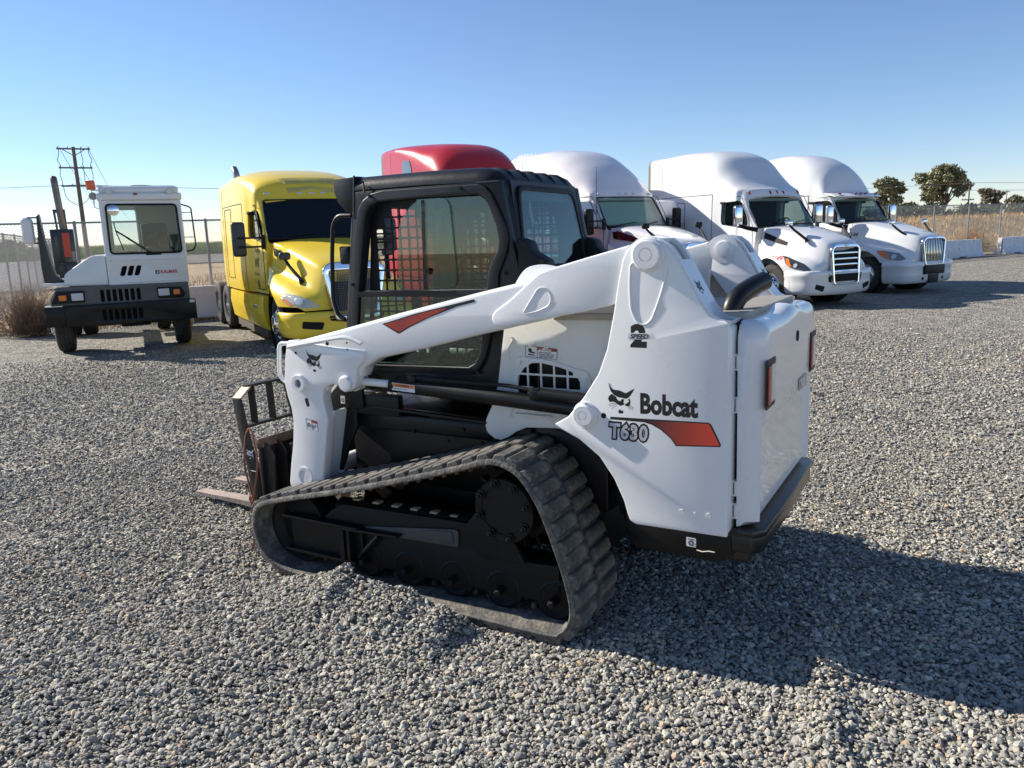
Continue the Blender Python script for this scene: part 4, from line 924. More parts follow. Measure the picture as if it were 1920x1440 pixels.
def grid_mesh(name, U, Vv, zf, m, sm=60):
    uu, vv = np.meshgrid(U, Vv, indexing='ij'); x = F0[0]+uu*FD[0]+vv*FN[0]; y = F0[1]+uu*FD[1]+vv*FN[1]; z = zf(x, y, uu, vv)
    co = np.stack([x, y, z], -1).reshape(-1, 3).astype(np.float32); nu, nv = len(U), len(Vv)
    idx = np.arange(nu*nv).reshape(nu, nv); q = np.stack([idx[:-1, :-1], idx[:-1, 1:], idx[1:, 1:], idx[1:, :-1]], -1).reshape(-1, 4)
    me = raw_mesh(name, co, q); me.materials.append(m); me.shade_smooth()
    o = bpy.data.objects.new(name, me); COL.objects.link(o); return o
def raw_mesh(name, co, faces):
    me = bpy.data.meshes.new(name); k = faces.shape[1]
    me.vertices.add(len(co)); me.vertices.foreach_set('co', np.ascontiguousarray(co, np.float32).ravel())
    me.loops.add(faces.size); me.loops.foreach_set('vertex_index', np.ascontiguousarray(faces, np.int32).ravel())
    me.polygons.add(len(faces)); me.polygons.foreach_set('loop_start', np.arange(0, faces.size, k, dtype=np.int32))
    me.update(calc_edges=True); me.validate(); return me
def build_ground():
    # far terrain: one big sheet of dry field, rising to a low bank on the right behind the fence
    m = bpy.data.materials.new('dry_field_soil'); nt, b = nodes(m); N = nt.nodes.new; L = nt.links.new
    b.inputs['Roughness'].default_value = .95; tc = N('ShaderNodeTexCoord')
    n1 = N('ShaderNodeTexNoise'); n1.inputs['Scale'].default_value = .25; n1.inputs['Detail'].default_value = 10; n1.inputs['Roughness'].default_value = .7; L(tc.outputs['Object'], n1.inputs['Vector'])
    r = N('ShaderNodeValToRGB'); e = r.color_ramp.elements; e[0].position = .32; e[0].color = (.22, .15, .075, 1); e[1].position = .66; e[1].color = (.46, .31, .145, 1); e.new(.5).color = (.33, .235, .12, 1); L(n1.outputs[0], r.inputs[0]); L(r.outputs[0], b.inputs['Base Color'])
    n2 = N('ShaderNodeTexNoise'); n2.inputs['Scale'].default_value = 6; n2.inputs['Detail'].default_value = 8; L(tc.outputs['Object'], n2.inputs['Vector'])
    bp = N('ShaderNodeBump'); bp.inputs['Strength'].default_value = .7; bp.inputs['Distance'].default_value = .12; L(n2.outputs[0], bp.inputs['Height']); L(bp.outputs[0], b.inputs['Normal'])
    def zf(x, y, u, v):
        z = -.03-np.clip(-v, 0, 3)*.02
        bank = np.clip((x-8)/16, 0, 1)*(np.clip((-v-3)/9, 0, 1)**1.0)*1.85
        bank = bank*(1+.05*np.sin(u*.7)+.04*np.sin(v*.9+u*.31))
        bank = bank*np.clip(1-(-v-45)/40, .3, 1)
        near = np.where(-v > 1, .05*pnoise(x, y, 5, 3, .8), 0)
        return z+bank+near
    U = graded(-1500, 2500, -10, 60, 1.0, 1.15); Vv = -graded(-60, 2500, 0, 25, 1.0, 1.15)[::-1]
    g = grid_mesh('ground', U, Vv, zf, m); tag(g, None, kind='structure')
    lot = gravel_mat('gravel_lot_surface', None, 0)
    U = graded(-70, 90, -9, 7, .06, 1.10); Vv = graded(-.6, 60, 12.5, 21.5, .06, 1.10)
    def zl(x, y, u, v):
        rr = np.hypot(x, y); return np.where(rr < 9, gheight(x, y), gheight(x, y)*np.clip((16-rr)/7, 0, 1))-.006+0.0
    g2 = grid_mesh('gravel_lot', U, Vv, zl, lot); tag(g2, None, kind='structure')

ICO = None
def stones(name, rmin, rmax, dens, r_mean, detail, label, seed):
    r = np.random.default_rng(seed); ha = R_(42)
    area = .5*(rmax**2-rmin**2)*2*ha; n = int(area*dens)
    rad = np.sqrt(r.uniform(rmin**2, rmax**2, n)); an = r.uniform(-ha, ha, n); x = rad*np.sin(an); y = rad*np.cos(an)
    v = (x-F0[0])*FN[0]+(y-F0[1])*FN[1]; keep = v > .3
    if rmax > 12: keep &= r.uniform(0, 1, n) < np.clip((rmax-rad)/3.5, 0, 1)
    # worn patches where fewer stones lie
    pn = pnoise(x, y, 9, 4, 1.1); keep &= r.uniform(0, 1, n) < np.where(pn > .62, .50, 1.0)
    x, y = x[keep], y[keep]; n = len(x)
    if detail:
        b = bmesh.new(); bmesh.ops.create_icosphere(b, subdivisions=1, radius=1); b.verts.ensure_lookup_table()
        bv = np.array([q.co[:] for q in b.verts]); bf = np.array([[w_.index for w_ in f.verts] for f in b.faces]); b.free()
    else:
        bv = np.array([(1,0,0),(-1,0,0),(0,1,0),(0,-1,0),(0,0,1),(0,0,-1)], float); bf = np.array([(0,2,4),(2,1,4),(1,3,4),(3,0,4),(2,0,5),(1,2,5),(3,1,5),(0,3,5)])
    s = r_mean*np.exp(r.normal(0, .36, n)).clip(.45, 2.3)
    sc = np.stack([s*r.uniform(.85, 1.35, n), s*r.uniform(.65, 1.0, n), s*r.uniform(.38, .75, n)], -1)
    K = len(bv); P = bv[None]*(1+r.uniform(-.28, .22, (n, K, 1)))+r.uniform(-.12, .12, (n, K, 3)); P = P*sc[:, None, :]
    # rotation: yaw plus a modest tilt
    yaw = r.uniform(0, 2*PI, n); tx = r.normal(0, .38, n); ty = r.normal(0, .38, n)
    cx, sx = np.cos(tx), np.sin(tx); Y = P[..., 1]*cx[:, None]-P[..., 2]*sx[:, None]; Z = P[..., 1]*sx[:, None]+P[..., 2]*cx[:, None]; X = P[..., 0]
    cy, sy = np.cos(ty), np.sin(ty); X, Z = X*cy[:, None]+Z*sy[:, None], -X*sy[:, None]+Z*cy[:, None]
    cz, sz = np.cos(yaw), np.sin(yaw); X, Y = X*cz[:, None]-Y*sz[:, None], X*sz[:, None]+Y*cz[:, None]
    fade = np.clip((16-np.hypot(x, y))/7, 0, 1); fade = np.where(np.hypot(x, y) < 9, 1, fade)
    gz = gheight(x, y)*fade+sc[:, 2]*r.uniform(-.1, .75, n)
    co = np.stack([X+x[:, None], Y+y[:, None], Z+gz[:, None]], -1).reshape(-1, 3)
    fa = (bf[None]+(np.arange(n)*K)[:, None, None]).reshape(-1, 3)
    me = raw_mesh(name, co, fa)
    # colours of the stones themselves
    pal = np.array([(.135,.14,.142),(.18,.185,.187),(.235,.24,.238),(.29,.292,.285),(.36,.355,.335),(.32,.295,.25),(.38,.35,.295),(.44,.42,.37),(.36,.27,.19),(.30,.22,.18)])
    pr = np.array([.13,.19,.20,.15,.09,.10,.06,.045,.025,.01]); pr = pr/pr.sum()
    ci = r.choice(len(pal), n, p=pr); col = pal[ci]*r.uniform(.82, 1.15, (n, 1))*np.array((1.38, 1.325, 1.20))
    dust = np.clip(pnoise(x, y, 11, 3, .8)*.5+.18, 0, .5)[:, None]; col = col*(1-dust)+np.array((.33, .305, .265))*dust
    at = me.color_attributes.new('tone', 'FLOAT_COLOR', 'POINT'); c4 = np.ones((n, K, 4), np.float32); c4[..., :3] = col[:, None]; at.data.foreach_set('color', c4.ravel())
    if 'stone' not in MATS:
        m = bpy.data.materials.new('crushed_stone'); nt, b = nodes(m); N = nt.nodes.new; L = nt.links.new
        a = N('ShaderNodeVertexColor'); a.layer_name = 'tone'; tc = N('ShaderNodeTexCoord'); t = N('ShaderNodeTexNoise'); t.inputs['Scale'].default_value = 160; t.inputs['Detail'].default_value = 3; L(tc.outputs['Object'], t.inputs['Vector'])
        mr = N('ShaderNodeMapRange'); mr.inputs[3].default_value = .7; mr.inputs[4].default_value = 1.3; L(t.outputs[0], mr.inputs[0])
        mm = N('ShaderNodeVectorMath'); mm.operation = 'SCALE'; L(a.outputs[0], mm.inputs[0]); L(mr.outputs[0], mm.inputs['Scale']); L(mm.outputs[0], b.inputs['Base Color'])
        b.inputs['Roughness'].default_value = .82; b.inputs['Specular IOR Level'].default_value = .3
        MATS['stone'] = m
    me.materials.append(MATS['stone']); me.shade_flat()
    o = bpy.data.objects.new(name, me); COL.objects.link(o); tag(o, label, 'gravel', kind='stuff'); return o
# ================================================================== highway tractors
def truck_wheel(parent, x, y, s, r=.50, dual=False, rim=ALU, name='wheel'):
    """one wheel position; s = outward side"""
    wz = r; e = empty(name, (x, y, wz), parent=parent)
    q = Matrix.Rotation(-PI/2*s, 4, 'X')
    bm = BM(); W = .28
    for k in ((0,) if not dual else (0, 1)):
        o = -k*.33
        add_lathe(bm, [(r*.56, o-.02), (r*.62, o+.0), (r*.80, o+.015), (r*.93, o-.005), (r*.985, o-.03), (r, o-.06), (r-.008, o-.085), (r, o-.09), (r, o-.13), (r-.01, o-.14), (r, o-.15), (r, o-.19), (r-.008, o-.20), (r, o-.21), (r*.985, o-.25), (r*.93, o-.275), (r*.6, o-.28), (r*.56, o-.26)], q, 44)
    obj('tyre', bm, TYRE, e)
    bm = BM()
    if dual: prof = [(r*.57, -.02), (r*.55, -.025), (r*.52, -.03), (r*.50, -.14), (r*.36, -.175), (r*.30, -.18), (.14, -.18), (.135, -.10), (.11, -.09), (0, -.09)]
    else: prof = [(r*.57, -.02), (r*.55, -.012), (r*.53, -.03), (r*.50, -.035), (r*.44, .01), (r*.34, .03), (.15, .03), (.14, .07), (.12, .085), (0, .09)]
    add_lathe(bm, prof, q, 40); rm = obj('rim', bm, rim, e)
    bm = BM()
    for k in range(10):
        a = 2*PI*k/10; z = -.155 if dual else .002; rr = r*.42
        c = q @ Vector((rr*math.cos(a), rr*math.sin(a), z)); n = q.to_3x3() @ Vector((.30 if not dual else .25, 0, .9)); d = q.to_3x3() @ Vector((math.cos(a)*.35, math.sin(a)*.35, .93))
        add_cyl(bm, c-d*.005, c+d*.012, .026, seg=12)
    tag(obj('hand_holes', bm, BLACKGAP, rm), None, kind='stuff')
    bm = BM()
    for k in range(10):
        a = 2*PI*(k+.5)/10; z = -.178 if dual else .03; c = q @ Vector((.168*math.cos(a), .168*math.sin(a), z)); d = q.to_3x3() @ Vector((0, 0, 1)); add_cyl(bm, c, c+d*.04, .017, .012, 6)
    tag(obj('wheel_nuts', bm, CHROME if not dual else STEEL, rm), None, kind='stuff')
    return e

def ringpts(x, zb, wl, wm, zs, ws, zt, n=3.2, k=9, crown=.0):
    half = [(wl, zb), (wl+(wm-wl)*.5, zb+(1.25-zb)*.5 if zb < 1.2 else zb+.01), (wm, max(1.3, zb+.02) if zs > 1.6 else zb+(zs-zb)*.4), (wm+(ws-wm)*.35, (max(1.3, zb)+zs)/2), (ws+(wm-ws)*.12, zs-.02*(zs-1)), ]
    for i in range(k+1):
        t = PI/2*i/k; half.append((ws*max(0, math.cos(t))**(2/n), zs+(zt-zs)*max(0, math.sin(t))**(2/n)))
    out = [(x, y, z) for y, z in half]; out += [(x, -y, z) for y, z in half[::-1][1:]]
    return out
def bow(x, y, x0, amt, w): return x-amt*(y/w)**2 if x > x0 else x

def build_truck(P):
    root = empty(P['name'], (P['pos'][0], P['pos'][1], 0), R_(P['yaw'])); root.scale = (P['s'],)*3
    tag(root, P['label'], 'semi truck', group='highway tractors parked in a row')
    paint = P['paint']; xw0, xw1 = P['ws_x']          # windshield base / top x
    zw0, zw1 = P['ws_z']; xr = P['rear']; BOW = .16
    # ---- cab and sleeper shell
    st = P['stations']; K = []
    for row in st: K.append(tuple(float(v) for v in row))
    dense = mono(K, 4); bm = BM(); rings = []
    for d in dense:
        x, zb, wl, wm, zs, ws, zt, n = d; R = []
        for (px_, y, z) in ringpts(x, zb, wl, wm, zs, ws, zt, n):
            f = max(0, min(1, (x-(xw1-1.0))/1.0)); f = f*f*(3-2*f)
            R.append((x-BOW*f*(y/1.0)**2, y, z))
        rings.append(R)
    loft(bm, rings, closed=True, caps=True)
    body = obj('cab_body', bm, paint, root, smooth=30)
    # openings
    def wy(z): return np.interp(z, [1.2, 1.95, 2.7], P['wy'])
    def surf_x(y, z):      # windshield plane
        t = (z-zw0)/(zw1-zw0); return xw0+(xw1-xw0)*t-BOW*(y/1.0)**2
    wsl = [(-P['ws_w'][0], zw0), (P['ws_w'][0], zw0), (P['ws_w'][1], zw1), (-P['ws_w'][1], zw1)]
    wsr = rpoly(wsl, .07, 4)
    if P.get('open', True):
        nrm = Vector((zw1-zw0, 0, xw0-xw1)).normalized()
        b = BM(); a_ = []; c_ = []
        for (y, z) in wsr:
            t_ = (z-zw0)/(zw1-zw0); p = Vector((xw0+(xw1-xw0)*t_, y, z)); a_.append(b.verts.new(p-nrm*.55)); c_.append(b.verts.new(p+nrm*.35))
        b.faces.new(a_[::-1]); b.faces.new(c_)
        for i in range(len(a_)): j = (i+1) % len(a_); b.faces.new([a_[i], a_[j], c_[j], c_[i]])
        c1 = cutter(b)
        c2 = cutter(prism(rpoly(P['win'], .06, 4), -1.8, 1.8, XZ))
        xi = xw0-.12
        c3 = cutter(prism([(P['cav'], 1.25), (xw0-.28, 1.25), (xw0-.22, zw0-.08), (xw1-.16, zw1+.01), (P['cav'], zw1+.03)], -(P['wy'][2]-.10), P['wy'][2]-.10, XZ))
        boolean(body, [c3, c1, c2])
    # windscreen
    def ws_grid(bm, off, t=None, nx=14, nz=6):
        vs = []
        for j in range(nz+1):
            tz = j/nz; z = zw0+(zw1-zw0)*tz; w_ = P['ws_w'][0]+(P['ws_w'][1]-P['ws_w'][0])*tz
            for i in range(nx+1):
                y = -w_+2*w_*i/nx; vs.append((surf_x(y, z)+off, y, z))
        fs = [(j*(nx+1)+i, j*(nx+1)+i+1, (j+1)*(nx+1)+i+1, (j+1)*(nx+1)+i) for j in range(nz) for i in range(nx)]
        add_geo(bm, vs, fs)
    bm = BM(); ws_grid(bm, .012 if P.get('open', True) else .022); wsn = obj('windshield', bm, P.get('wsmat', WSG), body, smooth=60)
    bm = BM(); edge = [Vector((surf_x(y, z)+.014, y, z)) for y, z in rpoly([(-P['ws_w'][0], zw0), (0, zw0-.0), (P['ws_w'][0], zw0), (P['ws_w'][1], zw1), (0, zw1), (-P['ws_w'][1], zw1)], .06, 4)]
    e2 = []
    for i in range(len(edge)):
        a, b_ = edge[i], edge[(i+1) % len(edge)]; k = max(1, int((b_-a).length/.12))
        for q in range(k):
            p = a.lerp(b_, q/k); e2.append(Vector((surf_x(p.y, p.z)+.016, p.y, p.z)))
    add_tube(bm, e2, .016, 6, closed=True); obj('windshield_seal', bm, PLASTIC, wsn)
    for y0_, y1_ in ((-.72, -.12), (.08, .62)):
        bm = BM(); pts = [(surf_x(y0_, zw0)+.05, y0_, zw0-.01), (surf_x(y0_+.1, zw0+.05)+.04, y0_+.12, zw0+.04), (surf_x(y1_, zw0+.09)+.035, y1_, zw0+.09)]
        add_tube(bm, pts, .011, 5); obj('wiper', bm, PLASTIC, wsn)
    # side windows + doors
    tree = bvh_of(body) if not P.get('open', True) else None
    for s in (1, -1):
        bm = BM(); wr = rpoly(P['win'], .06, 4); vs = [(x-(BOW*(wy(z)**2)*max(0, min(1, (x-(xw1-1.0))))**1 if 0 else 0), s*(wy(z)-.014 if P.get('open', True) else wy(z)+.004), z) for x, z in wr]
        b = bm; v = [b.verts.new(p) for p in vs]; b.faces.new(v)
        g = obj('side_window', bm, SIDEG if P.get('open', True) else mat('dark_side_pane', (.05, .055, .06), .05), body, smooth=0, recalc=False)
        bm = BM(); add_tube(bm, [Vector((x, s*(wy(z)+.006), z)) for x, z in wr], .013, 5, closed=True); obj('window_seal', bm, PLASTIC, g)
        # door outline + handle
        bm = BM(); dr = rpoly(P['door'], .05, 3); add_tube(bm, [Vector((x, s*(wy(z)+.002), z)) for x, z in dr], .007, 4, closed=True); d = obj('door_seam', bm, BLACKGAP, body)
        hx = P['door'][0][0]+.15
        bm = BM(); add_box(bm, (hx, s*(wy(1.6)+.012), 1.62), (.16, .02, .045), bev=.006); obj('door_handle', bm, PLASTIC, d)
        bm = BM(); sx0 = P['win'][0][0]; zt = P['win'][1][1] if 0 else max(z for x, z in P['win']); add_box(bm, ((sx0+P['win'][2][0])/2-.15, s*(wy(zt)+.03), zt-.02), (.55, .05, .07), rot=('Y', .06), bev=.015); obj('window_visor', bm, PLASTIC, body)
        # sleeper hatch and small window
        if P.get('hatch'):
            hx0, hx1, hz0, hz1 = P['hatch']; bm = BM()
            th_ = bvh_of(body); q_ = []
            for x, z in rpoly([(hx0, hz0), (hx1, hz0), (hx1, (hz0+hz1)/2), (hx1, hz1), (hx0, hz1), (hx0, (hz0+hz1)/2)], .06):
                h_ = th_.ray_cast(Vector((x, s*3, z)), Vector((0, -s, 0))); q_.append(h_[0]+Vector((0, s*.002, 0)))
            add_tube(bm, q_, .008, 5, closed=True); obj('sleeper_hatch_seam', bm, P.get('seammat', BLACKGAP), body)
    tb = bvh_of(body)
    for s in (1, -1):
        M = Matrix.Translation((0, s*1.6, 0)) @ XZ; zs_ = P['seam']
        for pl in ([(xr+.02, zs_-.007), (P['capx'], zs_-.007), (P['capx'], zs_+.007), (xr+.02, zs_+.007)], [(P['capx']-.007, 1.02), (P['capx']+.007, 1.02), (P['capx']+.007, zs_), (P['capx']-.007, zs_)]):
            bm = BM(); drape(bm, tb, pl, M, (0, -s, 0), .002, .002, .12); obj('body_seam', bm, BLACKGAP, body)
    # marker lights
    for y in P['marks']:
        bm = BM(); mx, mz = P['markxz']; add_box(bm, (mx-BOW*y*y, y, mz), P.get('marksize', (.05, .10, .035)), rot=('Y', R_(-30)), bev=.012); obj('marker_light', bm, P.get('markmat', CLEARLENS), body)
    if P.get('visor'):
        bm = BM(); vx, vz = P['visor']; R = []
        for y in np.linspace(-1.0, 1.0, 17):
            xx = vx-BOW*y*y; R.append([(xx-.30, y, vz+.06), (xx-.05, y, vz+.035), (xx+.10, y, vz-.045), (xx+.10, y, vz-.065), (xx-.04, y, vz-.02), (xx-.30, y, vz-.0)])
        loft(bm, R); obj('sun_visor', bm, paint, body, smooth=40)
    # rear fairing: a real shell continuing the sleeper's section, with a rubber trim
    d0 = dense[0]; e0 = P['ext_x'][0]
    ring = [p for p in ringpts(0, *d0[1:])]
    h = [(y, z) for _, y, z in ring]
    def shell(x0, x1, sc0, sc1, nm, m_, th=.03):
        bm = BM(); R = []
        for x, sc in ((x0, sc0), (x1, sc1)):
            cz = 2.2; o = [(x, y*sc, cz+(z-cz)*sc) for y, z in h]; i = [(x, y*(sc-th), cz+(z-cz)*(sc-th)) for y, z in h[::-1]]
            R.append(o+i)
        loft(bm, R, closed=True, caps=False)
        for r_ in (0, 1):
            pass
        return obj(nm, bm, m_, root, smooth=35)
    shell(xr-.015, e0, 1.0, .998, 'rear_fairing', paint); shell(e0, e0-P.get('trimw', .12), .997, .99, 'rubber_trim', mat('weathered_rubber_trim', (.13, .12, .105), .7))
    if P.get('vortex'):
        zs_, ws_, zt_, nn_ = d0[4], d0[5], d0[6], d0[7]
        for i in range(19):
            t = PI*(.16+.68*i/18); c_, s_ = math.cos(t), math.sin(t); y = ws_*(abs(c_)**(2/nn_))*(1 if c_ > 0 else -1); z = zs_+(zt_-zs_)*(s_**(2/nn_))
            nrm_ = Vector((0, abs(c_)**(2-2/nn_)*(1 if c_ > 0 else -1)/ws_, s_**(2-2/nn_)/(zt_-zs_))).normalized(); tg_ = Vector((0, -nrm_.z, nrm_.y)); p = Vector((e0+.10, y, z))
            bm = BM(); add_geo(bm, [p+Vector((.09, 0, 0)), p-tg_*.035, p+tg_*.035, p+nrm_*.06-Vector((.0, 0, 0))], [(0, 1, 2), (0, 1, 3), (1, 2, 3), (0, 2, 3)]); obj('vortex_fin', bm, paint, root)
        for i in range(5):
            z = 3.35-i*.13; bm = BM(); y = -ws_-.005; xx = e0+.03
            add_geo(bm, [(xx+.10, y, z), (xx, y, z+.035), (xx, y, z-.035), (xx, y-.05, z)], [(0, 1, 2), (0, 1, 3), (1, 2, 3), (0, 2, 3)]); obj('vortex_fin', bm, paint, root)
    # ---- hood
    H = P['hood']; bm = BM(); rings = []
    Hd = mono([tuple(float(v) for v in r) for r in H], 5)
    for (x, zc, wt, zsh, wf, zf, wsd, zb, bw) in Hd:
        half = catmull([(0, zc), (wt*.55, zc-.012), (wt, zc-.055), (wt+.07, zsh), (wf, zf+.03), ((wf+wsd)/2+.03, zf-.03), (wsd, zf-.17), (wsd+.01, (zf+zb)/2-.10), (wsd, zb)], 3)
        half = [(x-bw*(y/1.1)**2, y, z) for y, z in half]
        rings.append([(a, -y, z) for a, y, z in half[::-1]]+[(a, y, z) for a, y, z in half[1:]])
    loft(bm, rings, closed=True, caps=True)
    hood = obj('hood', bm, paint, root, smooth=45)
    ax = P['axle']; cut = []
    for s in (1, -1):
        b = BM(); add_cyl(b, (ax, s*.70, .56), (ax, s*1.6, .56), P.get('arch', .62), seg=40); cut.append(cutter(b))
    boolean(hood, cut); ht = bvh_of(hood)
    for s in (1, -1):
        bm = BM(); add_cyl(bm, (ax, s*.69, .56), (ax, s*1.08, .56), P.get('arch', .62)+.012, seg=40, cap=False); add_cyl(bm, (ax, s*.69, .56), (ax, s*.695, .56), P.get('arch', .62)+.01, seg=40); obj('wheel_arch_liner', bm, BLACKGAP, hood)
        # headlight, laid on the fender
        hl = P['headlight']; bm = BM(); M = Matrix(((1, 0, 0, 0), (0, 0, 1, 0), (0, 1, 0, 0), (0, 0, 0, 1)))
        dirv = (-.25, -s*1.0, 0)
        M = Matrix.Translation((0, s*1.3, 0)) @ XZ
        hm, hd = (M, dirv) if not P.get('hlfront') else (Matrix.Translation((1.2, 0, 0)) @ YZ, (-1, 0, 0))
        fl = (lambda q: [(-s*p[0], p[1]) for p in q]) if P.get('hlfront') else (lambda q: q)
        M, dirv = hm, hd
        drape(bm, ht, rpoly(fl(hl), .03, 3), M, dirv, .004, .012, .06); hlo = obj('headlight', bm, P.get('hlmat', mat('smoked_headlight', (.05, .055, .06), .08, coat=.8)), hood, smooth=40)
        bm = BM(); drape(bm, ht, rpoly(fl(P['amber']), .01, 2), M, dirv, .020, .004, .06); obj('amber_reflector', bm, AMBER, hlo, smooth=40)
        bm = BM(); drape(bm, ht, fl(circ(P['bulb'][:2], P['bulb'][2], 14)), M, dirv, .022, .004, .05); obj('projector_lens', bm, CLEARLENS, hlo, smooth=40)
        # hood-top mirror
        mx, my, mz = P['hmir']; bm = BM()
        add_tube(bm, [(mx+.42, s*(my-.16), mz-.40), (mx+.38, s*(my-.14), mz-.33), (mx+.12, s*(my-.04), mz-.12), (mx, s*my, mz)], [.05, .035, .028, .025], 8); arm = obj('hood_mirror_arm', bm, PLASTIC, hood)
        bm = BM(); add_box(bm, (mx-.01, s*my, mz+.05), (.09, .20, .13), bev=.04, seg=3); obj('hood_mirror', bm, P.get('mirmat', CHROME), arm)
        # cowl side louvre
        if P.get('louvre'):
            bm = BM(); drape(bm, ht, P['louvre'], Matrix.Translation((0, s*1.3, 0)) @ XZ, (0, -s, 0), .004, .012, .08); lv = obj('hood_side_intake', bm, P.get('louvmat', PLASTIC), hood, smooth=40)
        # door mirror
        mx, my, mz, mh = P['mirror']; bm = BM()
        if P.get('twoarm'):
            for dz in (.02, -.14): add_box(bm, (mx+.10, s*(1.05+my)/2, mz+dz), (.04, abs(my-1.0), .035), bev=.006)
            add_box(bm, (mx+.08, s*1.03, mz-.06), (.07, .07, .26), bev=.01)
        else: add_tube(bm, [(mx+.32, s*1.0, mz-mh/2-.10), (mx+.15, s*(1.0+my)/2, mz-mh/2-.05), (mx, s*my, mz-mh/2+.02)], [.06, .05, .035], 8)
        arm = obj('mirror_arm', bm, PLASTIC, root)
        bm = BM(); add_box(bm, (mx, s*my, mz), (.14, .24, mh), bev=.055, seg=3); obj('door_mirror', bm, P.get('mirmat', CHROME), arm)
    # grille
    g = P['grille']; gm = Matrix.Translation((g['x'], 0, 0)) @ Matrix.Rotation(g['tilt'], 4, 'Y') @ YZ
    o_ = g['outer']; i_ = g['inner']
    bm = BM(); add_plate(bm, rpoly(o_, .07, 4), .09, gm, holes=[rpoly(i_, .05, 4)], bev=.018, res=2); gr = obj('grille_surround', bm, CHROME, hood)
    bm = BM(); add_plate(bm, rpoly(i_, .02), .01, gm, off=-.03 if g['kind'] != 'slats' else -.014); obj('grille_backing', bm, BLACKGAP, gr, smooth=0)
    z0, z1 = min(p[1] for p in i_), max(p[1] for p in i_)
    def wat(z, poly=i_): # half width at height
        return np.interp(z, [z0, z1], [abs(poly[0][0]), abs(poly[2][0])])
    if g['kind'] == 'bars':
        for z in g['bars']:
            bm = BM(); wv = wat(z); add_plate(bm, [(-wv-.01, z-.022), (wv+.01, z-.022), (wv+.01, z+.012), (wv-.08, z+.022), (-wv+.08, z+.022), (-wv-.01, z+.012)], .05, gm, off=.0, bev=.008); obj('grille_bar', bm, CHROME, gr)
        bm = BM()
        for z in np.arange(z0, z1, .03): add_plate(bm, [(-wat(z), z-.003), (wat(z), z-.003), (wat(z), z+.003), (-wat(z), z+.003)], .02, gm, off=-.015)
        tag(obj('grille_mesh', bm, PLASTIC, gr, smooth=0), None, kind='stuff')
    elif g['kind'] == 'slats':
        nn = 12
        for k in range(nn):
            f = (k+.5)/nn*2-1; bm = BM(); x0_, x1_ = f*wat(z0), f*wat(z1)
            add_plate(bm, [(x0_-.009, z0+.005), (x0_+.009, z0+.005), (x1_+.010, z1-.005), (x1_-.010, z1-.005)], .010, gm, off=.0, bev=.002); obj('grille_slat', bm, CHROME, gr)
    else:
        bm = BM(); st_ = .028
        for z in np.arange(z0, z1, st_): add_plate(bm, [(-wat(z), z-.004), (wat(z), z-.004), (wat(z), z+.004), (-wat(z), z+.004)], .012, gm, off=-.012)
        for k in range(-20, 21):
            y = k*st_
            if abs(y) < wat(z0)-.005: add_plate(bm, [(y-.004, z0), (y+.004, z0), (y+.004, z1), (y-.004, z1)], .012, gm, off=-.004)
        tag(obj('grille_mesh', bm, mat('grey_grille_mesh', (.10, .10, .105), .4, metal=.5), gr, smooth=0), None, kind='stuff')
    bm = BM(); add_plate(bm, circ((0, g['badge']), .07, 20, .028), .014, gm, off=.05, bev=.004); obj('grille_badge', bm, ALU, gr)
    # ---- bumper
    B = P['bumper']; bz0, bz1, xf, xb = B['z0'], B['z1'], B['x'], B['xb']; plan = catmull([(xb, -1.19), (xb+.28, -1.17), (xf-.14, -1.0), (xf-.035, -.62), (xf, 0), (xf-.035, .62), (xf-.14, 1.0), (xb+.28, 1.17), (xb, 1.19)], 6)
    bm = BM(); R = []
    for i, (x, y) in enumerate(plan):
        t = Vector((plan[min(i+1, len(plan)-1)][0]-plan[max(i-1, 0)][0], plan[min(i+1, len(plan)-1)][1]-plan[max(i-1, 0)][1])).normalized(); n_ = Vector((t.y, -t.x))
        zz = B.get('rise', 0)*min(1, abs(y)/1.1)**2
        pr = [(-.03, bz1), (.0, bz1-.02), (.012, bz1-.12), (-.01, bz1-.16), (-.005, (bz0+bz1)/2-.03), (-.02, bz0+.10), (-.07, bz0+.01), (-.12, bz0), (-.16, bz0+.03), (-.12, bz1-.02)]
        R.append([(x+n_.x*d, y+n_.y*d, z+(zz if z < (bz0+bz1)/2 else 0)) for d, z in pr])
    loft(bm, R); bump = obj('bumper', bm, paint, root, smooth=50); bt = bvh_of(bump)
    for pl, m_, nm in B['cuts']:
        bm = BM(); drape(bm, bt, rpoly(pl, .02, 2), Matrix.Translation((1.5, 0, 0)) @ YZ, (-1, 0, 0), .003, .004, .06); obj(nm, bm, m_, bump, smooth=40)
    if P.get('crash'):
        bm = BM(); add_box(bm, (xf-.02, 0, P['crash'][0]), (.10, P['crash'][1]*2, P['crash'][2]), bev=.015); obj('centre_bumper', bm, PLASTIC, bump)
    # ---- chassis, skirts, wheels
    bm = BM()
    for s in (1, -1): add_box(bm, ((-1.0+P['tail'])/2, s*.42, .82), (abs(P['tail'])-1.0, .08, .26), bev=.01)
    for x in (-2, -3.4, -5.2, P['tail']+.3): add_box(bm, (x, 0, .80), (.1, .84, .18))
    add_box(bm, (-1.2, 0, .75), (1.3, .95, .7), bev=.05); add_cyl(bm, (ax, -.85, .48), (ax, .85, .48), .07, seg=10)
    for x in P['rear_axles']: add_cyl(bm, (x, -.9, .5), (x, .9, .5), .09, seg=10); add_box(bm, (x, 0, .52), (.4, .4, .4), bev=.1)
    add_box(bm, (sum(P['rear_axles'])/2, 0, 1.08), (.9, .8, .08), bev=.02)
    obj('chassis_frame', bm, UNDER, root)
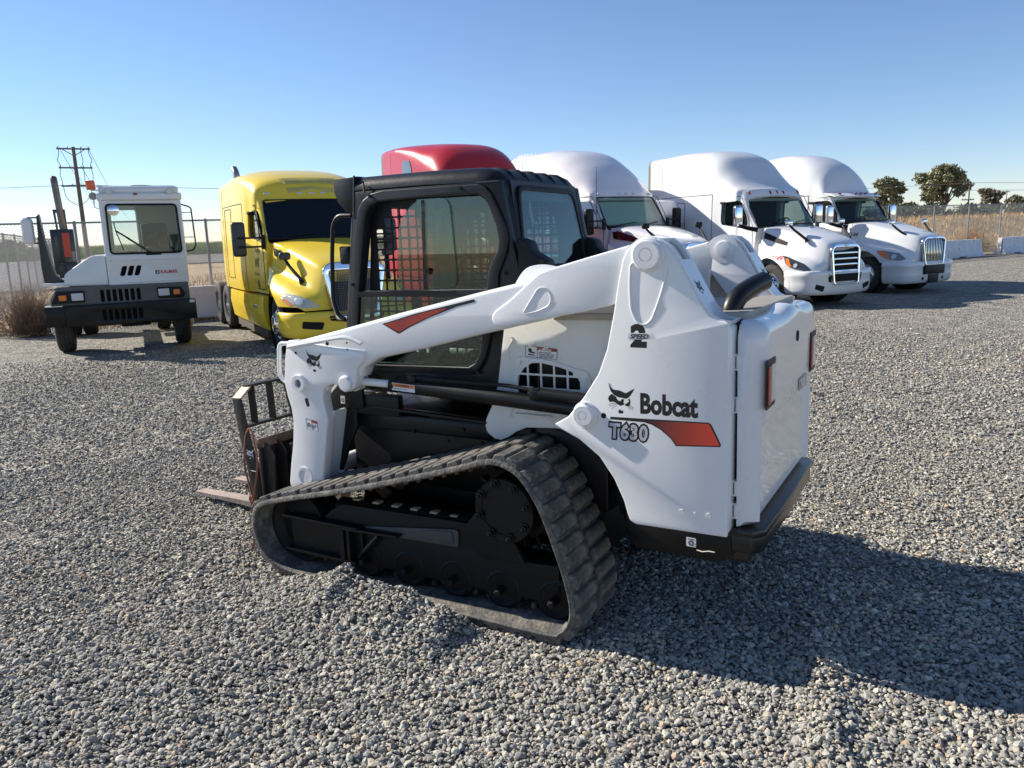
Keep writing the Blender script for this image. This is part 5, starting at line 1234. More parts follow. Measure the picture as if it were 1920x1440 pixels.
    for s in (1, -1):
        bm = BM(); k0, k1, kz0, kz1 = P['skirt']; R = []
        for x in (k0, k0+.06, k1-.08, k1):
            w_ = 1.13 if x in (k0, k1) else 1.19
            R.append([(x, s*(w_-.0), kz1), (x, s*(w_+.02), (kz0+kz1)/2+.1), (x, s*(w_-.03), kz0+.08), (x, s*(w_-.12), kz0), (x, s*.7, kz0), (x, s*.7, kz1)])
        loft(bm, R); obj('tank_fairing', bm, P.get('skirtmat', paint), root, smooth=40)
        bm = BM(); add_plate(bm, rpoly([(k0+.05, kz0-.14), (k1-.05, kz0-.14), (k1-.02, kz0+.01), (k0+.02, kz0+.01)], .02), .012, XZ, off=s*1.08); obj('rubber_skirt', bm, mat('brown_rubber_skirt', (.07, .055, .045), .8), root)
        bm = BM(); add_box(bm, (k1-.42, s*1.185, kz1-.20), (.50, .06, .06), bev=.01); obj('step', bm, ALU, root)
        truck_wheel(root, ax, s*1.06, s, rim=P.get('rim', ALU))
        for i, x in enumerate(P['rear_axles']): truck_wheel(root, x, s*1.20, s, dual=True, rim=P.get('rim2', ALU))
        bm = BM(); add_plate(bm, rpoly([(P['rear_axles'][0]+.62, .45), (P['rear_axles'][0]+.66, 1.0), (P['rear_axles'][0]+.60, 1.02), (P['rear_axles'][0]+.57, .45)], .01), .60, XZ, off=s*.90); obj('mud_flap', bm, PLASTIC, root)
    # ---- interior
    if P.get('open', True):
        bm = BM(); dx = xw0-.45
        add_box(bm, (dx, 0, 1.72), (.5, 1.9, .36), bev=.08, seg=3); add_box(bm, (dx-.22, .48, 1.80), (.2, .7, .26), bev=.06); obj('dashboard', bm, INTERIOR, root)
        bm = BM(); M = Matrix.Translation((dx-.33, .48, 1.92)) @ Matrix.Rotation(R_(-55), 4, 'Y')
        add_tube(bm, [M @ Vector((.23*math.cos(a), .23*math.sin(a), 0)) for a in np.linspace(0, 2*PI, 25)[:-1]], .016, 8, closed=True); add_cyl(bm, M @ Vector((0, 0, -.25)), M @ Vector((0, 0, .01)), .05, .07, 12)
        for a in (0, 2.1, 4.2): add_tube(bm, [M @ Vector((0, 0, 0)), M @ Vector((.22*math.cos(a), .22*math.sin(a), 0))], .012, 6)
        obj('steering_wheel', bm, PLASTIC, root)
        for y in (.50, -.50):
            bm = BM(); add_box(bm, (dx-.95, y, 1.55), (.5, .5, .16), bev=.05); add_box(bm, (dx-1.20, y, 1.95), (.14, .48, .75), rot=('Y', -.12), bev=.05); add_box(bm, (dx-1.26, y, 2.38), (.10, .28, .18), bev=.04); obj('cab_seat', bm, SEAT, root)
        bm = BM(); add_box(bm, (P['cav']+.02, 0, 2.0), (.03, 1.9, 1.3)); obj('sleeper_curtain', bm, INTERIOR, root)
    # ---- exhaust, antenna
    if P.get('stack'):
        bm = BM(); sx, sy, sz0, sz1, rr = P['stack']; add_tube(bm, rounded([(sx, sy, sz0), (sx, sy, sz1-.10), (sx-.13, sy-.02, sz1+.02)], .1), rr, 14); obj('exhaust_stack', bm, STEEL, root)
    if P.get('antenna'):
        ax_, ay, az0, az1 = P['antenna']; bm = BM(); add_cyl(bm, (ax_, ay, az0), (ax_, ay, az1), .009, .005, 6); obj('antenna', bm, PLASTIC, root)
    return root, body, hood, ht
def semis():
    HOODA = [(-1.66, 1.93, .80, 1.83, .95, 1.50, 1.03, .95, .0), (-1.3, 1.88, .76, 1.72, .92, 1.38, 1.14, .90, .03), (-.9, 1.79, .70, 1.60, .86, 1.29, 1.19, .86, .06), (-.5, 1.69, .62, 1.50, .78, 1.22, 1.14, .84, .10), (-.2, 1.59, .54, 1.38, .70, 1.12, 1.02, .84, .12), (-.04, 1.50, .48, 1.26, .62, 1.03, .92, .84, .12), (.03, 1.42, .44, 1.15, .56, .96, .84, .84, .10)]
    # stations: x, z bottom, w low, w mid, z shoulder, w shoulder, z top, exponent
    def cabst(rear, roof, wide, xw0, xw1, zw0, zw1, ztop):
        f = [(xw1-.02, .98, 1.04, 1.06, zw1-.12, 1.0, ztop, 5), (xw1+(xw0-xw1)*.5, .98, 1.03, 1.05, zw0+.20, 1.0, (zw0+zw1)/2+.01, 7), (xw0+.01, .98, 1.0, 1.03, zw0-.22, .99, zw0-.02, 7)]
        return roof+f
    T = []
    wide = 1.22
    # T4: white truck with chrome barred grille
    roof = [(-5.30, .98, 1.20, wide, 3.72, 1.19, 3.93, 3.0), (-4.6, .98, 1.20, wide, 3.56, 1.18, 3.97, 3.2), (-3.9, .98, 1.20, wide, 3.15, 1.17, 3.93, 3.3), (-3.35, .98, 1.16, 1.19, 2.92, 1.15, 3.76, 3.2), (-2.9, .98, 1.06, 1.09, 2.80, 1.10, 3.38, 2.9), (-2.5, .98, 1.05, 1.07, 2.74, 1.08, 3.02, 3.4), (-2.28, .98, 1.05, 1.07, 2.70, 1.07, 2.87, 4.5)]
    common = dict(hatch=(-5.02, -4.30, 1.2, 2.60), ws_x=(-1.66, -2.18), ws_z=(1.95, 2.62), ws_w=(.96, .90), rear=-5.3, wy=(1.06, 1.06, 1.05), win=[(-2.95, 1.98), (-2.98, 2.10), (-2.95, 2.54), (-2.36, 2.56), (-2.12, 2.16), (-2.08, 1.94), (-2.5, 1.93)], door=[(-3.08, 1.05), (-3.08, 2.66), (-2.28, 2.67), (-1.86, 1.96), (-1.84, 1.05)], cav=-3.15, seam=2.76, capx=-3.25, wide=wide,
        ext_x=(-5.86, -5.30), ext_z=(1.0, 3.93), ext_top=True, hood=HOODA, axle=-1.22, tail=-8.2, rear_axles=(-6.0, -7.3), skirt=(-5.3, -1.95, .28, .96), stack=None)
    p4 = dict(common); p4.update(name='semi_truck', label='white sleeper tractor with horizontal chrome grille bars and a red fleet number', pos=(7.40, 17.35), yaw=-64.1, s=.945, paint=TWHITE,
        stations=cabst(-5.3, roof, wide, -1.66, -2.18, 1.95, 2.62, 2.83), marks=(-.82, -.22, 0, .22, .82), markxz=(-2.145, 2.745), marksize=(.03, .045, .10), markmat=REDLENS, visor=None,
        headlight=[(-.72, 1.20), (-.58, 1.17), (-.18, 1.02), (.0, .87), (-.15, .86), (-.48, .95), (-.60, 1.03)], amber=[(-.64, 1.14), (-.56, 1.13), (-.44, .97), (-.50, .965), (-.58, 1.03)], bulb=(-.36, .985, .045), hmir=(-.85, .86, 1.92), mirror=(-2.05, 1.36, 2.18, .50), louvre=[(-1.60, 1.76), (-.95, 1.52), (-.98, 1.45), (-1.20, 1.50), (-1.60, 1.62)],
        arch=.60,
        grille=dict(x=.125, tilt=R_(-3.5), outer=[(-.42, .52), (.42, .52), (.47, 1.34), (.36, 1.46), (-.36, 1.46), (-.47, 1.34)], inner=[(-.36, .56), (.36, .56), (.41, 1.33), (.33, 1.37), (-.33, 1.37), (-.41, 1.33)], kind='bars', bars=(.84, .99, 1.12, 1.25), badge=1.42),
        bumper=dict(z0=.28, z1=.86, x=.10, xb=-.64, rise=.03, cuts=[([(-.88, .45), (-.66, .38), (-.62, .50), (-.86, .56)], BLACKGAP, 'fog_light'), ([(.88, .45), (.66, .38), (.62, .50), (.86, .56)], BLACKGAP, 'fog_light'), ([(-.52, .60), (-.44, .58), (-.44, .74), (-.54, .78)], BLACKGAP, 'bumper_slot'), ([(.52, .60), (.44, .58), (.44, .74), (.54, .78)], BLACKGAP, 'bumper_slot')]))
    r4, b4, h4, ht4 = build_truck(p4)
    bm = BM(); add_plate(bm, [(-.37,.775),(.37,.775),(.36,.60),(-.36,.60)], .02, Matrix.Translation((.135, 0, 0)) @ YZ, bev=.004); obj('lower_grille', bm, BLACKGAP, h4)
    bm = BM(); t2 = BM(); text_bm(t2, 'S149', .17, Matrix.Identity(4), 0, .001, .95, .25)
    decal_text(bm, t2, ht4, Matrix(((1, 0, 0, -1.10), (0, 0, -1, -1.6), (0, 1, 0, 1.10), (0, 0, 0, 1))), (0, 1, 0)); obj('fleet_number', bm, mat('red_fleet_lettering', (.60, .02, .03), .4), h4, smooth=0)
    # T5: white truck, vertical slats
    roof = [(-5.30, .98, 1.20, wide, 3.30, 1.19, 4.02, 3.2), (-4.6, .98, 1.20, wide, 3.20, 1.18, 4.07, 3.0), (-3.9, .98, 1.20, wide, 3.0, 1.16, 3.98, 2.8), (-3.4, .98, 1.14, 1.17, 2.90, 1.12, 3.78, 2.6), (-3.0, .98, 1.04, 1.07, 2.80, 1.06, 3.50, 2.5), (-2.75, .98, 1.04, 1.06, 2.76, 1.05, 3.14, 2.6), (-2.60, .98, 1.04, 1.06, 2.70, 1.04, 2.84, 3.5)]
    p5 = dict(common); p5.update(name='semi_truck', label='white sleeper tractor with a grille of thin vertical chrome slats', pos=(10.75, 19.98), yaw=-62, s=.935, paint=TWHITE,
        ws_x=(-1.95, -2.42), ws_z=(1.98, 2.64), stations=cabst(-5.3, roof, wide, -1.95, -2.42, 1.98, 2.64, 2.74), marks=(-.80, -.22, 0, .22, .80), markxz=(-2.30, 2.78), marksize=(.05, .12, .03), markmat=REDLENS, visor=(-2.32, 2.75),
        win=[(-3.12, 2.02), (-3.14, 2.15), (-3.08, 2.58), (-2.56, 2.58), (-2.28, 2.20), (-2.26, 1.96), (-2.6, 1.98)], door=[(-3.25, 1.05), (-3.25, 2.68), (-2.50, 2.69), (-2.05, 2.0), (-2.05, 1.05)], cav=-3.25,
        headlight=[(-.78, 1.15), (-.60, 1.16), (-.20, 1.08), (.0, .93), (-.12, .89), (-.45, .94), (-.70, 1.07)], amber=[(-.76, 1.135), (-.60, 1.145), (-.50, 1.09), (-.40, .965), (-.52, .99), (-.68, 1.07)], bulb=(-.30, 1.0, .06), hlmat=mat('grey_headlight', (.22, .235, .25), .1, coat=.8), hmir=(-.72, .70, 1.86), mirror=(-2.25, 1.36, 2.18, .52), louvre=None, arch=.60,
        hood=[(-1.96, 1.97, .84, 1.85, .97, 1.50, 1.03, .95, .0)]+[(-1.5, 1.93, .78, 1.74, .93, 1.40, 1.10, .90, .03)]+[tuple(h) for h in HOODA[2:]],
        grille=dict(x=.13, tilt=R_(-3), outer=[(-.40, .74), (.40, .74), (.49, 1.40), (.36, 1.52), (-.36, 1.52), (-.49, 1.40)], inner=[(-.35, .79), (.35, .79), (.44, 1.38), (.34, 1.44), (-.34, 1.44), (-.44, 1.38)], kind='slats', badge=1.47),
        bumper=dict(z0=.27, z1=.86, x=.12, xb=-.60, rise=.0, cuts=[([(-.46, .36), (-.38, .36), (-.38, .44), (-.46, .44)], BLACKGAP, 'tow_hook_hole'), ([(.46, .36), (.38, .36), (.38, .44), (.46, .44)], BLACKGAP, 'tow_hook_hole')]), crash=(.63, .43, .24))
    r5, b5, h5, ht5 = build_truck(p5)
    bm = BM(); add_plate(bm, [(-.20, .27), (.18, .27), (.22, .50), (-.22, .50)], .03, Matrix.Translation((.115, 0, 0)) @ YZ, bev=.005); obj('plate_panel', bm, PLASTIC, h5)
    t2 = BM(); text_bm(t2, 'S144', .17, Matrix.Identity(4), 0, .002, .9, .15); bm = BM()
    decal_text(bm, t2, ht5, Matrix(((1, 0, 0, -1.93), (0, 0, -1, -1.6), (0, 1, 0, 1.55), (0, 0, 0, 1))), (0, 1, 0)); obj('fleet_number', bm, INK, h5, smooth=0)
    # T3: white truck behind the loader, high aerodynamic roof
    roof = [(-5.30, .98, 1.20, wide, 3.70, 1.19, 3.96, 3.0), (-4.6, .98, 1.20, wide, 3.48, 1.18, 3.97, 3.0), (-3.9, .98, 1.18, 1.20, 3.0, 1.17, 3.86, 2.7), (-3.3, .98, 1.10, 1.13, 2.85, 1.12, 3.55, 2.4), (-2.9, .98, 1.04, 1.07, 2.75, 1.06, 3.25, 2.5), (-2.6, .98, 1.03, 1.06, 2.70, 1.04, 2.94, 2.8), (-2.45, .98, 1.03, 1.06, 2.66, 1.02, 2.76, 3.5)]
    p3 = dict(common); p3.update(name='semi_truck', label='white sleeper tractor with a tall rounded roof and small fins, parked beside the red truck', pos=(4.28, 17.72), yaw=-58, s=.995, paint=mat('pinkish_white_truck_paint', (.80, .775, .79), .22, coat=.6, noise=(1.3, .5, (.74, .71, .72))),
        ws_x=(-1.90, -2.40), ws_z=(1.93, 2.64), stations=cabst(-5.3, roof, wide, -1.90, -2.40, 1.93, 2.64, 2.70), marks=(-.80, -.22, 0, .22, .80), markxz=(-2.42, 2.72), marksize=(.05, .12, .035), visor=None,
        win=[(-3.12, 1.98), (-3.14, 2.15), (-3.08, 2.54), (-2.56, 2.56), (-2.30, 2.16), (-2.26, 1.94), (-2.6, 1.96)], door=[(-3.25, 1.05), (-3.25, 2.66), (-2.50, 2.67), (-2.05, 1.96), (-2.05, 1.05)], cav=-3.25,
        headlight=[(-.70, 1.10), (-.55, 1.20), (-.20, 1.10), (.0, .90), (-.15, .86), (-.55, .93)], amber=[(-.66, 1.08), (-.60, 1.12), (-.54, .97), (-.60, .96)], bulb=(-.30, 1.0, .08), hlmat=CLEARLENS, hmir=(-.80, .84, 1.86), mirror=(-2.15, 1.42, 2.05, .62), twoarm=True, mirmat=PLASTIC,
        louvre=[(-1.86, 1.80), (-1.70, 1.82), (-1.15, 1.66), (-1.04, 1.54), (-1.80, 1.64)], louvmat=mat('dark_red_brown_glass', (.05, .012, .012), .1, coat=.8),
        hood=[(-1.92, 1.95, .86, 1.87, .97, 1.55, 1.03, .95, .0)]+[(-1.5, 1.92, .80, 1.80, .96, 1.45, 1.10, .90, .03)]+[tuple(h) for h in HOODA[2:]],
        grille=dict(x=.135, tilt=R_(-3.5), outer=[(-.40, .60), (.40, .60), (.50, 1.40), (.38, 1.52), (-.38, 1.52), (-.50, 1.40)], inner=[(-.35, .66), (.35, .66), (.44, 1.38), (.34, 1.42), (-.34, 1.42), (-.44, 1.38)], kind='mesh', badge=1.46),
        bumper=dict(z0=.28, z1=.84, x=.10, xb=-.62, rise=.0, cuts=[([(-.9, .42), (-.62, .40), (-.62, .54), (-.92, .58)], BLACKGAP, 'fog_light')]), vortex=True, antenna=(-2.35, -1.02, 1.9, 3.35))
    build_truck(p3)
    # T2: red truck
    roof = [(-5.30, .98, 1.20, wide, 3.86, 1.19, 4.03, 3.0), (-4.9, .98, 1.20, wide, 3.82, 1.18, 4.02, 3.0), (-4.2, .98, 1.20, wide, 3.62, 1.15, 3.98, 3.0), (-3.5, .98, 1.14, 1.17, 3.15, 1.09, 3.90, 2.9), (-3.0, .98, 1.06, 1.08, 2.9, 1.05, 3.64, 2.8), (-2.7, .98, 1.04, 1.06, 2.76, 1.04, 3.18, 2.6), (-2.5, .98, 1.03, 1.06, 2.66, 1.02, 2.80, 3.5)]
    p2 = dict(p3); p2.update(name='semi_truck', label='red sleeper tractor mostly hidden behind the loader cab, its high roof showing', pos=(.88, 14.75), yaw=-61, s=.97, paint=REDP, stations=cabst(-5.3, roof, wide, -1.90, -2.40, 1.93, 2.64, 2.72), vortex=False, antenna=None, hlmat=CLEARLENS, louvmat=PLASTIC, stack=None)
    r2, b2, h2, _ = build_truck(p2)
    for s in (1, -1):
        bm = BM(); wp = rpoly([(-4.62, 3.12), (-4.62, 3.52), (-4.55, 3.62), (-4.22, 3.60), (-4.12, 3.42), (-4.10, 3.12)], .04); t_ = bvh_of(b2)
        drape(bm, t_, wp, Matrix.Translation((0, s*1.6, 0)) @ XZ, (0, -s, 0), .004, .01, .1); obj('sleeper_window', bm, mat('grey_blue_pane', (.12, .15, .19), .1, coat=.5), b2, smooth=40)
    # T1: yellow truck, mid roof
    roof = [(-5.25, .98, 1.20, wide, 2.98, 1.18, 3.30, 2.8), (-4.6, .98, 1.20, wide, 2.98, 1.17, 3.36, 2.8), (-3.8, .98, 1.19, 1.21, 2.95, 1.16, 3.34, 2.8), (-3.1, .98, 1.12, 1.15, 2.88, 1.12, 3.24, 2.9), (-2.6, .98, 1.05, 1.08, 2.68, 1.07, 3.10, 3.8), (-2.42, .98, 1.04, 1.07, 2.66, 1.05, 2.98, 4.2), (-2.34, .98, 1.04, 1.07, 2.62, 1.03, 2.84, 5)]
    p1 = dict(common); p1.update(name='semi_truck', label='dusty yellow sleeper tractor with a black windshield and chrome mesh grille', pos=(-2.49, 12.65), yaw=-62.0, s=.96, paint=YELLOW, wsmat=WSDARK,
        ws_x=(-1.78, -2.28), ws_z=(1.97, 2.68), stations=cabst(-5.3, roof, wide, -1.78, -2.28, 1.97, 2.68, 2.76), marks=(-.80, -.22, 0, .22, .80), markxz=(-2.33, 2.80), marksize=(.05, .12, .035), visor=None, ext_z=(1.0, 3.24), ext_x=(-5.62, -5.25), ext_top=False, seam=2.66, vseam=False,
        win=[(-2.95, 2.02), (-2.96, 2.15), (-2.90, 2.48), (-2.42, 2.50), (-2.16, 2.20), (-2.12, 1.96), (-2.5, 1.98)], door=[(-3.10, 1.05), (-3.10, 2.58), (-2.36, 2.60), (-1.95, 2.0), (-1.95, 1.05)],
        hlfront=True, headlight=[(-1.12, .98), (-1.05, 1.05), (-.93, 1.04), (-.76, .96), (-.60, .86), (-.60, .83), (-.92, .83), (-1.04, .87)], amber=[(-1.10, .95), (-1.07, .98), (-.98, .875), (-1.02, .872)], bulb=(-.90, .93, .06), hlmat=mat('yellowed_headlight', (.52, .53, .46), .15, coat=.7, bump=(60, .5)), hmir=(-.85, .92, 1.62), mirror=(-2.10, 1.44, 1.98, .62), twoarm=True, mirmat=mat('grey_black_mirror', (.05, .05, .052), .5),
        louvre=[(-1.70, 1.79), (-1.62, 1.80), (-1.22, 1.67), (-1.20, 1.62), (-1.66, 1.67)], louvmat=mat('grey_intake', (.12, .11, .10), .3, metal=.3),
        hood=[(-1.78, 1.96, .84, 1.86, .95, 1.50, 1.02, .95, .0)]+[tuple(h) for h in HOODA[1:]], skirt=(-5.3, -1.95, .30, .94),
        grille=dict(x=.15, tilt=R_(-5), outer=[(-.38, .60), (.38, .60), (.54, 1.44), (.42, 1.56), (-.42, 1.56), (-.54, 1.44)], inner=[(-.31, .68), (.31, .68), (.44, 1.38), (.38, 1.42), (-.38, 1.42), (-.44, 1.38)], kind='mesh', badge=1.50),
        bumper=dict(z0=.30, z1=.76, x=.08, xb=-.62, rise=.02, cuts=[([(-.92, .50), (-.60, .46), (-.56, .58), (-.90, .62)], BLACKGAP, 'fog_light'), ([(-.45, .60), (-.14, .56), (-.10, .66), (-.48, .68)], BLACKGAP, 'bumper_vent'), ([(.92, .50), (.60, .46), (.56, .58), (.90, .62)], BLACKGAP, 'fog_light'), ([(.45, .60), (.14, .56), (.10, .66), (.48, .68)], BLACKGAP, 'bumper_vent')]),
        stack=(-5.45, -.80, 1.2, 3.50, .070), rim=CHROME)
    r1, b1, h1, ht1 = build_truck(p1)
    t1 = bvh_of(b1)
    bm = BM(); t2 = BM(); text_bm(t2, 'MK', .24, Matrix.Identity(4), 0, .002, .8); decal_text(bm, t2, t1, Matrix(((1, 0, 0, -2.72), (0, 0, -1, -1.6), (0, 1, 0, 1.46), (0, 0, 0, 1))), (0, 1, 0))
    t2 = BM(); text_bm(t2, 'TRUCKING', .075, Matrix.Identity(4), 0, .001, .9); decal_text(bm, t2, t1, Matrix(((1, 0, 0, -2.78), (0, 0, -1, -1.6), (0, 1, 0, 1.30), (0, 0, 0, 1))), (0, 1, 0))
    obj('door_lettering', bm, INK, b1, smooth=0)
    bm = BM(); cr = [(-.16, 0), (.16, 0), (.20, .12), (.11, .06), (.0, .15), (-.11, .06), (-.20, .12)]; drape(bm, t1, [(-2.50+a*.7, 1.72+b*.8) for a, b in cr], Matrix.Translation((0, -1.6, 0)) @ XZ, (0, 1, 0), .003, .001, .2); obj('crown_mark', bm, INK, b1, smooth=0)
    bm = BM(); drape(bm, t1, circ((-2.62, 1.14), .075, 18), Matrix.Translation((0, -1.6, 0)) @ XZ, (0, 1, 0), .003, .001, .2); obj('round_sticker', bm, INK, b1, smooth=0)
    # dust-stained roof front patch
    bm = BM(); drape(bm, t1, [(-2.36, -.42), (-2.36, .42), (-2.62, .55), (-2.62, -.55)], Matrix.Translation((0, 0, 4)), (0, 0, -1), .003, .002, .08); obj('stained_roof_patch', bm, YDIRTY, b1, smooth=60)
def decal_text(bm, t2, tree, M, d):
    D = Vector(d); t2.transform(M)
    lo = [min(v.co[i] for v in t2.verts) for i in (0, 2)]; hi = [max(v.co[i] for v in t2.verts) for i in (0, 2)]
    for i, ax in enumerate((0, 2)):
        k = lo[i]+.03; no = Vector((1, 0, 0)) if ax == 0 else Vector((0, 0, 1))
        while k < hi[i]: bmesh.ops.bisect_plane(t2, geom=t2.verts[:]+t2.edges[:]+t2.faces[:], plane_co=no*k, plane_no=no); k += .03
    bmesh.ops.triangulate(t2, faces=t2.faces)
    for v in t2.verts:
        hit = tree.ray_cast(v.co-D*.5, D)
        if hit[0] is not None: v.co = hit[0]-D*.008
        else:
            n = tree.find_nearest(v.co); v.co = n[0]-D*.006
    join(bm, t2)
# ================================================================== yard tractor
def build_yard_tractor():
    KW = mat('white_yard_tractor_paint', (.80, .81, .80), .32, coat=.3, noise=(2, .6, (.74, .74, .72)), dirt=(5, .66, (.55, .52, .46), .5))
    root = empty('yard_tractor', (-6.88, 13.89, 0), R_(-64.8)); root.scale = (.967,)*3
    tag(root, 'white yard tractor with an offset boxy cab and tall exhaust, parked by the fence', 'yard tractor')
    FM = lambda x: Matrix.Translation((x, 0, 0)) @ YZ
    # bumper
    slots_lo = [rpoly([(y, .60), (y+.062, .60), (y+.062, .785), (y, .785)], .025, 3) for y in np.arange(-.325, .34, .1)]
    bm = BM(); add_plate(bm, [(-.93, .525), (1.27, .525), (1.27, .885), (-.93, .885)], .05, FM(-.02), holes=slots_lo, bev=.008)
    add_box(bm, (-.20, .17, .885), (.36, 2.18, .03), bev=.005); add_box(bm, (-.2, 1.25, .71), (.34, .03, .33), bev=.005)
    bump = obj('front_bumper', bm, BLACK, root)
    bm = BM(); add_plate(bm, [(.03, -1.23), (-.34, -1.23), (-.36, -.935), (.01, -.935)], .36, Matrix.Translation((0, 0, .715)), bev=.008); obj('bumper_corner_step', bm, BLACK, bump)
    bm = BM(); add_box(bm, (-.15, -1.08, .902), (.33, .28, .012)); obj('step_plate', bm, ALU, bump)
    bm = BM(); add_box(bm, (-.08, .05, .70), (.02, .75, .26)); add_box(bm, (-.16, .03, 1.04), (.02, .8, .28)); obj('grille_backing', bm, BLACKGAP, root)
    bm = BM(); add_plate(bm, rpoly([(1.16, .83), (1.25, .83), (1.25, .88), (1.16, .88)], .004), .002, FM(.007)); obj('white_sticker', bm, WDEC, bump, smooth=0)
    # grey panel
    slots_hi = [rpoly([(y, .93), (y+.062, .93), (y+.062, 1.15), (y, 1.15)], .025, 3) for y in np.arange(-.325, .34, .1)]
    bm = BM(); add_plate(bm, [(-1.13, .90), (1.18, .90), (1.18, 1.215), (-1.0, 1.235), (-1.13, 1.02)], .04, FM(-.09), holes=slots_hi, bev=.008)
    add_box(bm, (-.45, 1.15, 1.05), (.7, .04, .30), bev=.01); add_box(bm, (-.45, -1.10, .97), (.7, .04, .12), bev=.01)
    gp = obj('front_panel', bm, GREYPANEL, root)
    for pod, lx0, lx1, ax0, ax1 in (([(-1.13, .945), (-1.02, 1.16), (-.58, 1.155), (-.58, .94)], -.79, -.60, -.99, -.87), ([(.62, .94), (.62, 1.15), (1.04, 1.135), (1.11, 1.0), (1.06, .925)], .64, .83, .90, 1.01)):
        bm = BM(); add_plate(bm, rpoly(pod, .03), .05, FM(-.055), bev=.012); pd = obj('headlight_pod', bm, PLASTIC, gp)
        bm = BM(); add_plate(bm, rpoly([(lx0, .985), (lx1, .985), (lx1, 1.115), (lx0, 1.115)], .015), .02, FM(-.025), bev=.006); obj('headlight', bm, CLEARLENS, pd)
        bm = BM(); add_plate(bm, rpoly([(ax0, .995), (ax1, .995), (ax1, 1.09), (ax0, 1.09)], .01), .02, FM(-.025), bev=.005); obj('turn_signal', bm, AMBER, pd)
    # white cowl
    vents = [rpoly([(y, 1.38), (y+.085, 1.38), (y+.145, 1.56), (y+.06, 1.56)], .03, 3) for y in (.03, .15, .27)]
    bm = BM(); add_plate(bm, rpoly([(-.16, 1.22), (1.20, 1.215), (1.20, 1.745), (-.16, 1.765)], .012), .04, FM(-.12), holes=vents, bev=.006)
    add_box(bm, (-.55, 1.185, 1.48), (.86, .03, .52), bev=.008)
    cw = obj('cab_front_cowl', bm, KW, root)
    bm = BM(); add_box(bm, (-.18, .22, 1.47), (.02, .5, .3)); obj('vent_backing', bm, BLACKGAP, cw)
    for k in range(3):
        for z in (1.42, 1.47, 1.52):
            bm = BM(); add_box(bm, (-.12, .085+k*.12+(z-1.38)*.33, z), (.03, .09, .008), rot=('Y', .4)); obj('vent_louvre', bm, PLASTIC, cw)
    bm = BM(); add_plate(bm, rpoly([(-.89, 1.245), (-.86, 1.44), (-.80, 1.50), (-.43, 1.75), (-.36, 1.772), (-.17, 1.772), (-.17, 1.225)], .03), 1.25, FM(-.76), bev=.02)
    eh = obj('engine_cover', bm, KW, root)
    bm = BM(); add_box(bm, (-.45, -1.0, 1.285), (.65, .40, .05), bev=.01); obj('side_ledge', bm, KW, root)
    bm = BM()
    for z in (1.24, 1.72):
        add_tube(bm, rounded([(-.098, .12, z+.0 if z < 1.5 else z-.04), (-.098, .14, z+.02 if z < 1.5 else z-.06), (-.098, 1.05, z+.02 if z < 1.5 else z-.065), (-.098, 1.07, z if z < 1.5 else z-.045)], .02), .008, 6)
    obj('pressed_bead', bm, KW, cw)
    for y, z in ((-.08, 1.66), (.33, 1.665), (.70, 1.66), (.37, 1.25), (.75, 1.255)):
        bm = BM(); add_cyl(bm, (-.10, y, z), (-.094, y, z), .010, seg=8); obj('rivet', bm, GALV, cw)
    def fr_text(x, y, z): return Matrix(((0, 0, 1, x), (1, 0, 0, y), (0, 1, 0, z), (0, 0, 0, 1)))
    bm = BM(); text_bm(bm, 'KALMAR', .088, fr_text(-.095, .72, 1.395), .003, .0018, .86); obj('brand_lettering', bm, mat('red_brand_paint', (.55, .02, .025), .4), cw, smooth=0)
    bm = BM(); add_plate(bm, rpoly([(.63, 1.39), (.70, 1.39), (.70, 1.455), (.63, 1.455)], .008), .003, FM(-.094), holes=[circ((.668, 1.42), .018, 12)]); obj('brand_square', bm, INK, cw, smooth=0)
    # cab
    wsh = rpoly([(-.07, 1.79), (1.13, 1.775), (1.115, 2.655), (-.06, 2.665)], .07, 4)
    bm = BM(); add_plate(bm, [(-.17, 1.75), (1.21, 1.73), (1.205, 2.73), (-.165, 2.74)], .05, FM(-.16), holes=[wsh], bev=.01)
    sidew = rpoly([(-.35, 1.85), (-1.35, 1.85), (-1.35, 2.62), (-.35, 2.62)], .06, 4)
    for y in (-.145, 1.185): add_plate(bm, [(-.13, 1.22), (-1.62, 1.22), (-1.62, 2.74), (-.13, 2.74)], .04, XZ, off=y, holes=[sidew], bev=.006)
    rw = rpoly([(-.02, 1.5), (.42, 1.5), (.42, 2.62), (-.02, 2.62)], .04, 3)
    add_plate(bm, [(-.16, 1.22), (1.20, 1.22), (1.20, 2.74), (-.16, 2.74)], .04, FM(-1.62), holes=[rw], bev=.006)
    cab = obj('cab_shell', bm, KW, root)
    bm = BM(); add_box(bm, (-.87, .52, 2.80), (1.55, 1.42, .13), bev=.03, seg=3); add_box(bm, (-.87, .52, 2.92), (1.46, 1.34, .13), bev=.05, seg=3); add_box(bm, (-.90, .48, 2.995), (1.3, 1.3, .02), bev=.005)
    rf = obj('cab_roof', bm, KW, cab)
    bm = BM(); add_lathe(bm, [(0, .06), (.22, .05), (.26, 0), (.27, -.02)], Matrix.Translation((-.9, .55, 2.995)), 24); obj('roof_vent', bm, PLASTIC, rf)
    bm = BM(); add_tube(bm, [Vector((-.128, y, z)) for y, z in wsh], .018, 6, closed=True); obj('windshield_seal', bm, PLASTIC, cab)
    bm = BM(); add_plate(bm, wsh, .006, FM(-.15)); obj('windshield', bm, CLEARG, cab)
    for y in (-.145, 1.185): bm = BM(); add_plate(bm, sidew, .006, XZ, off=y); obj('side_window', bm, CLEARG, cab)
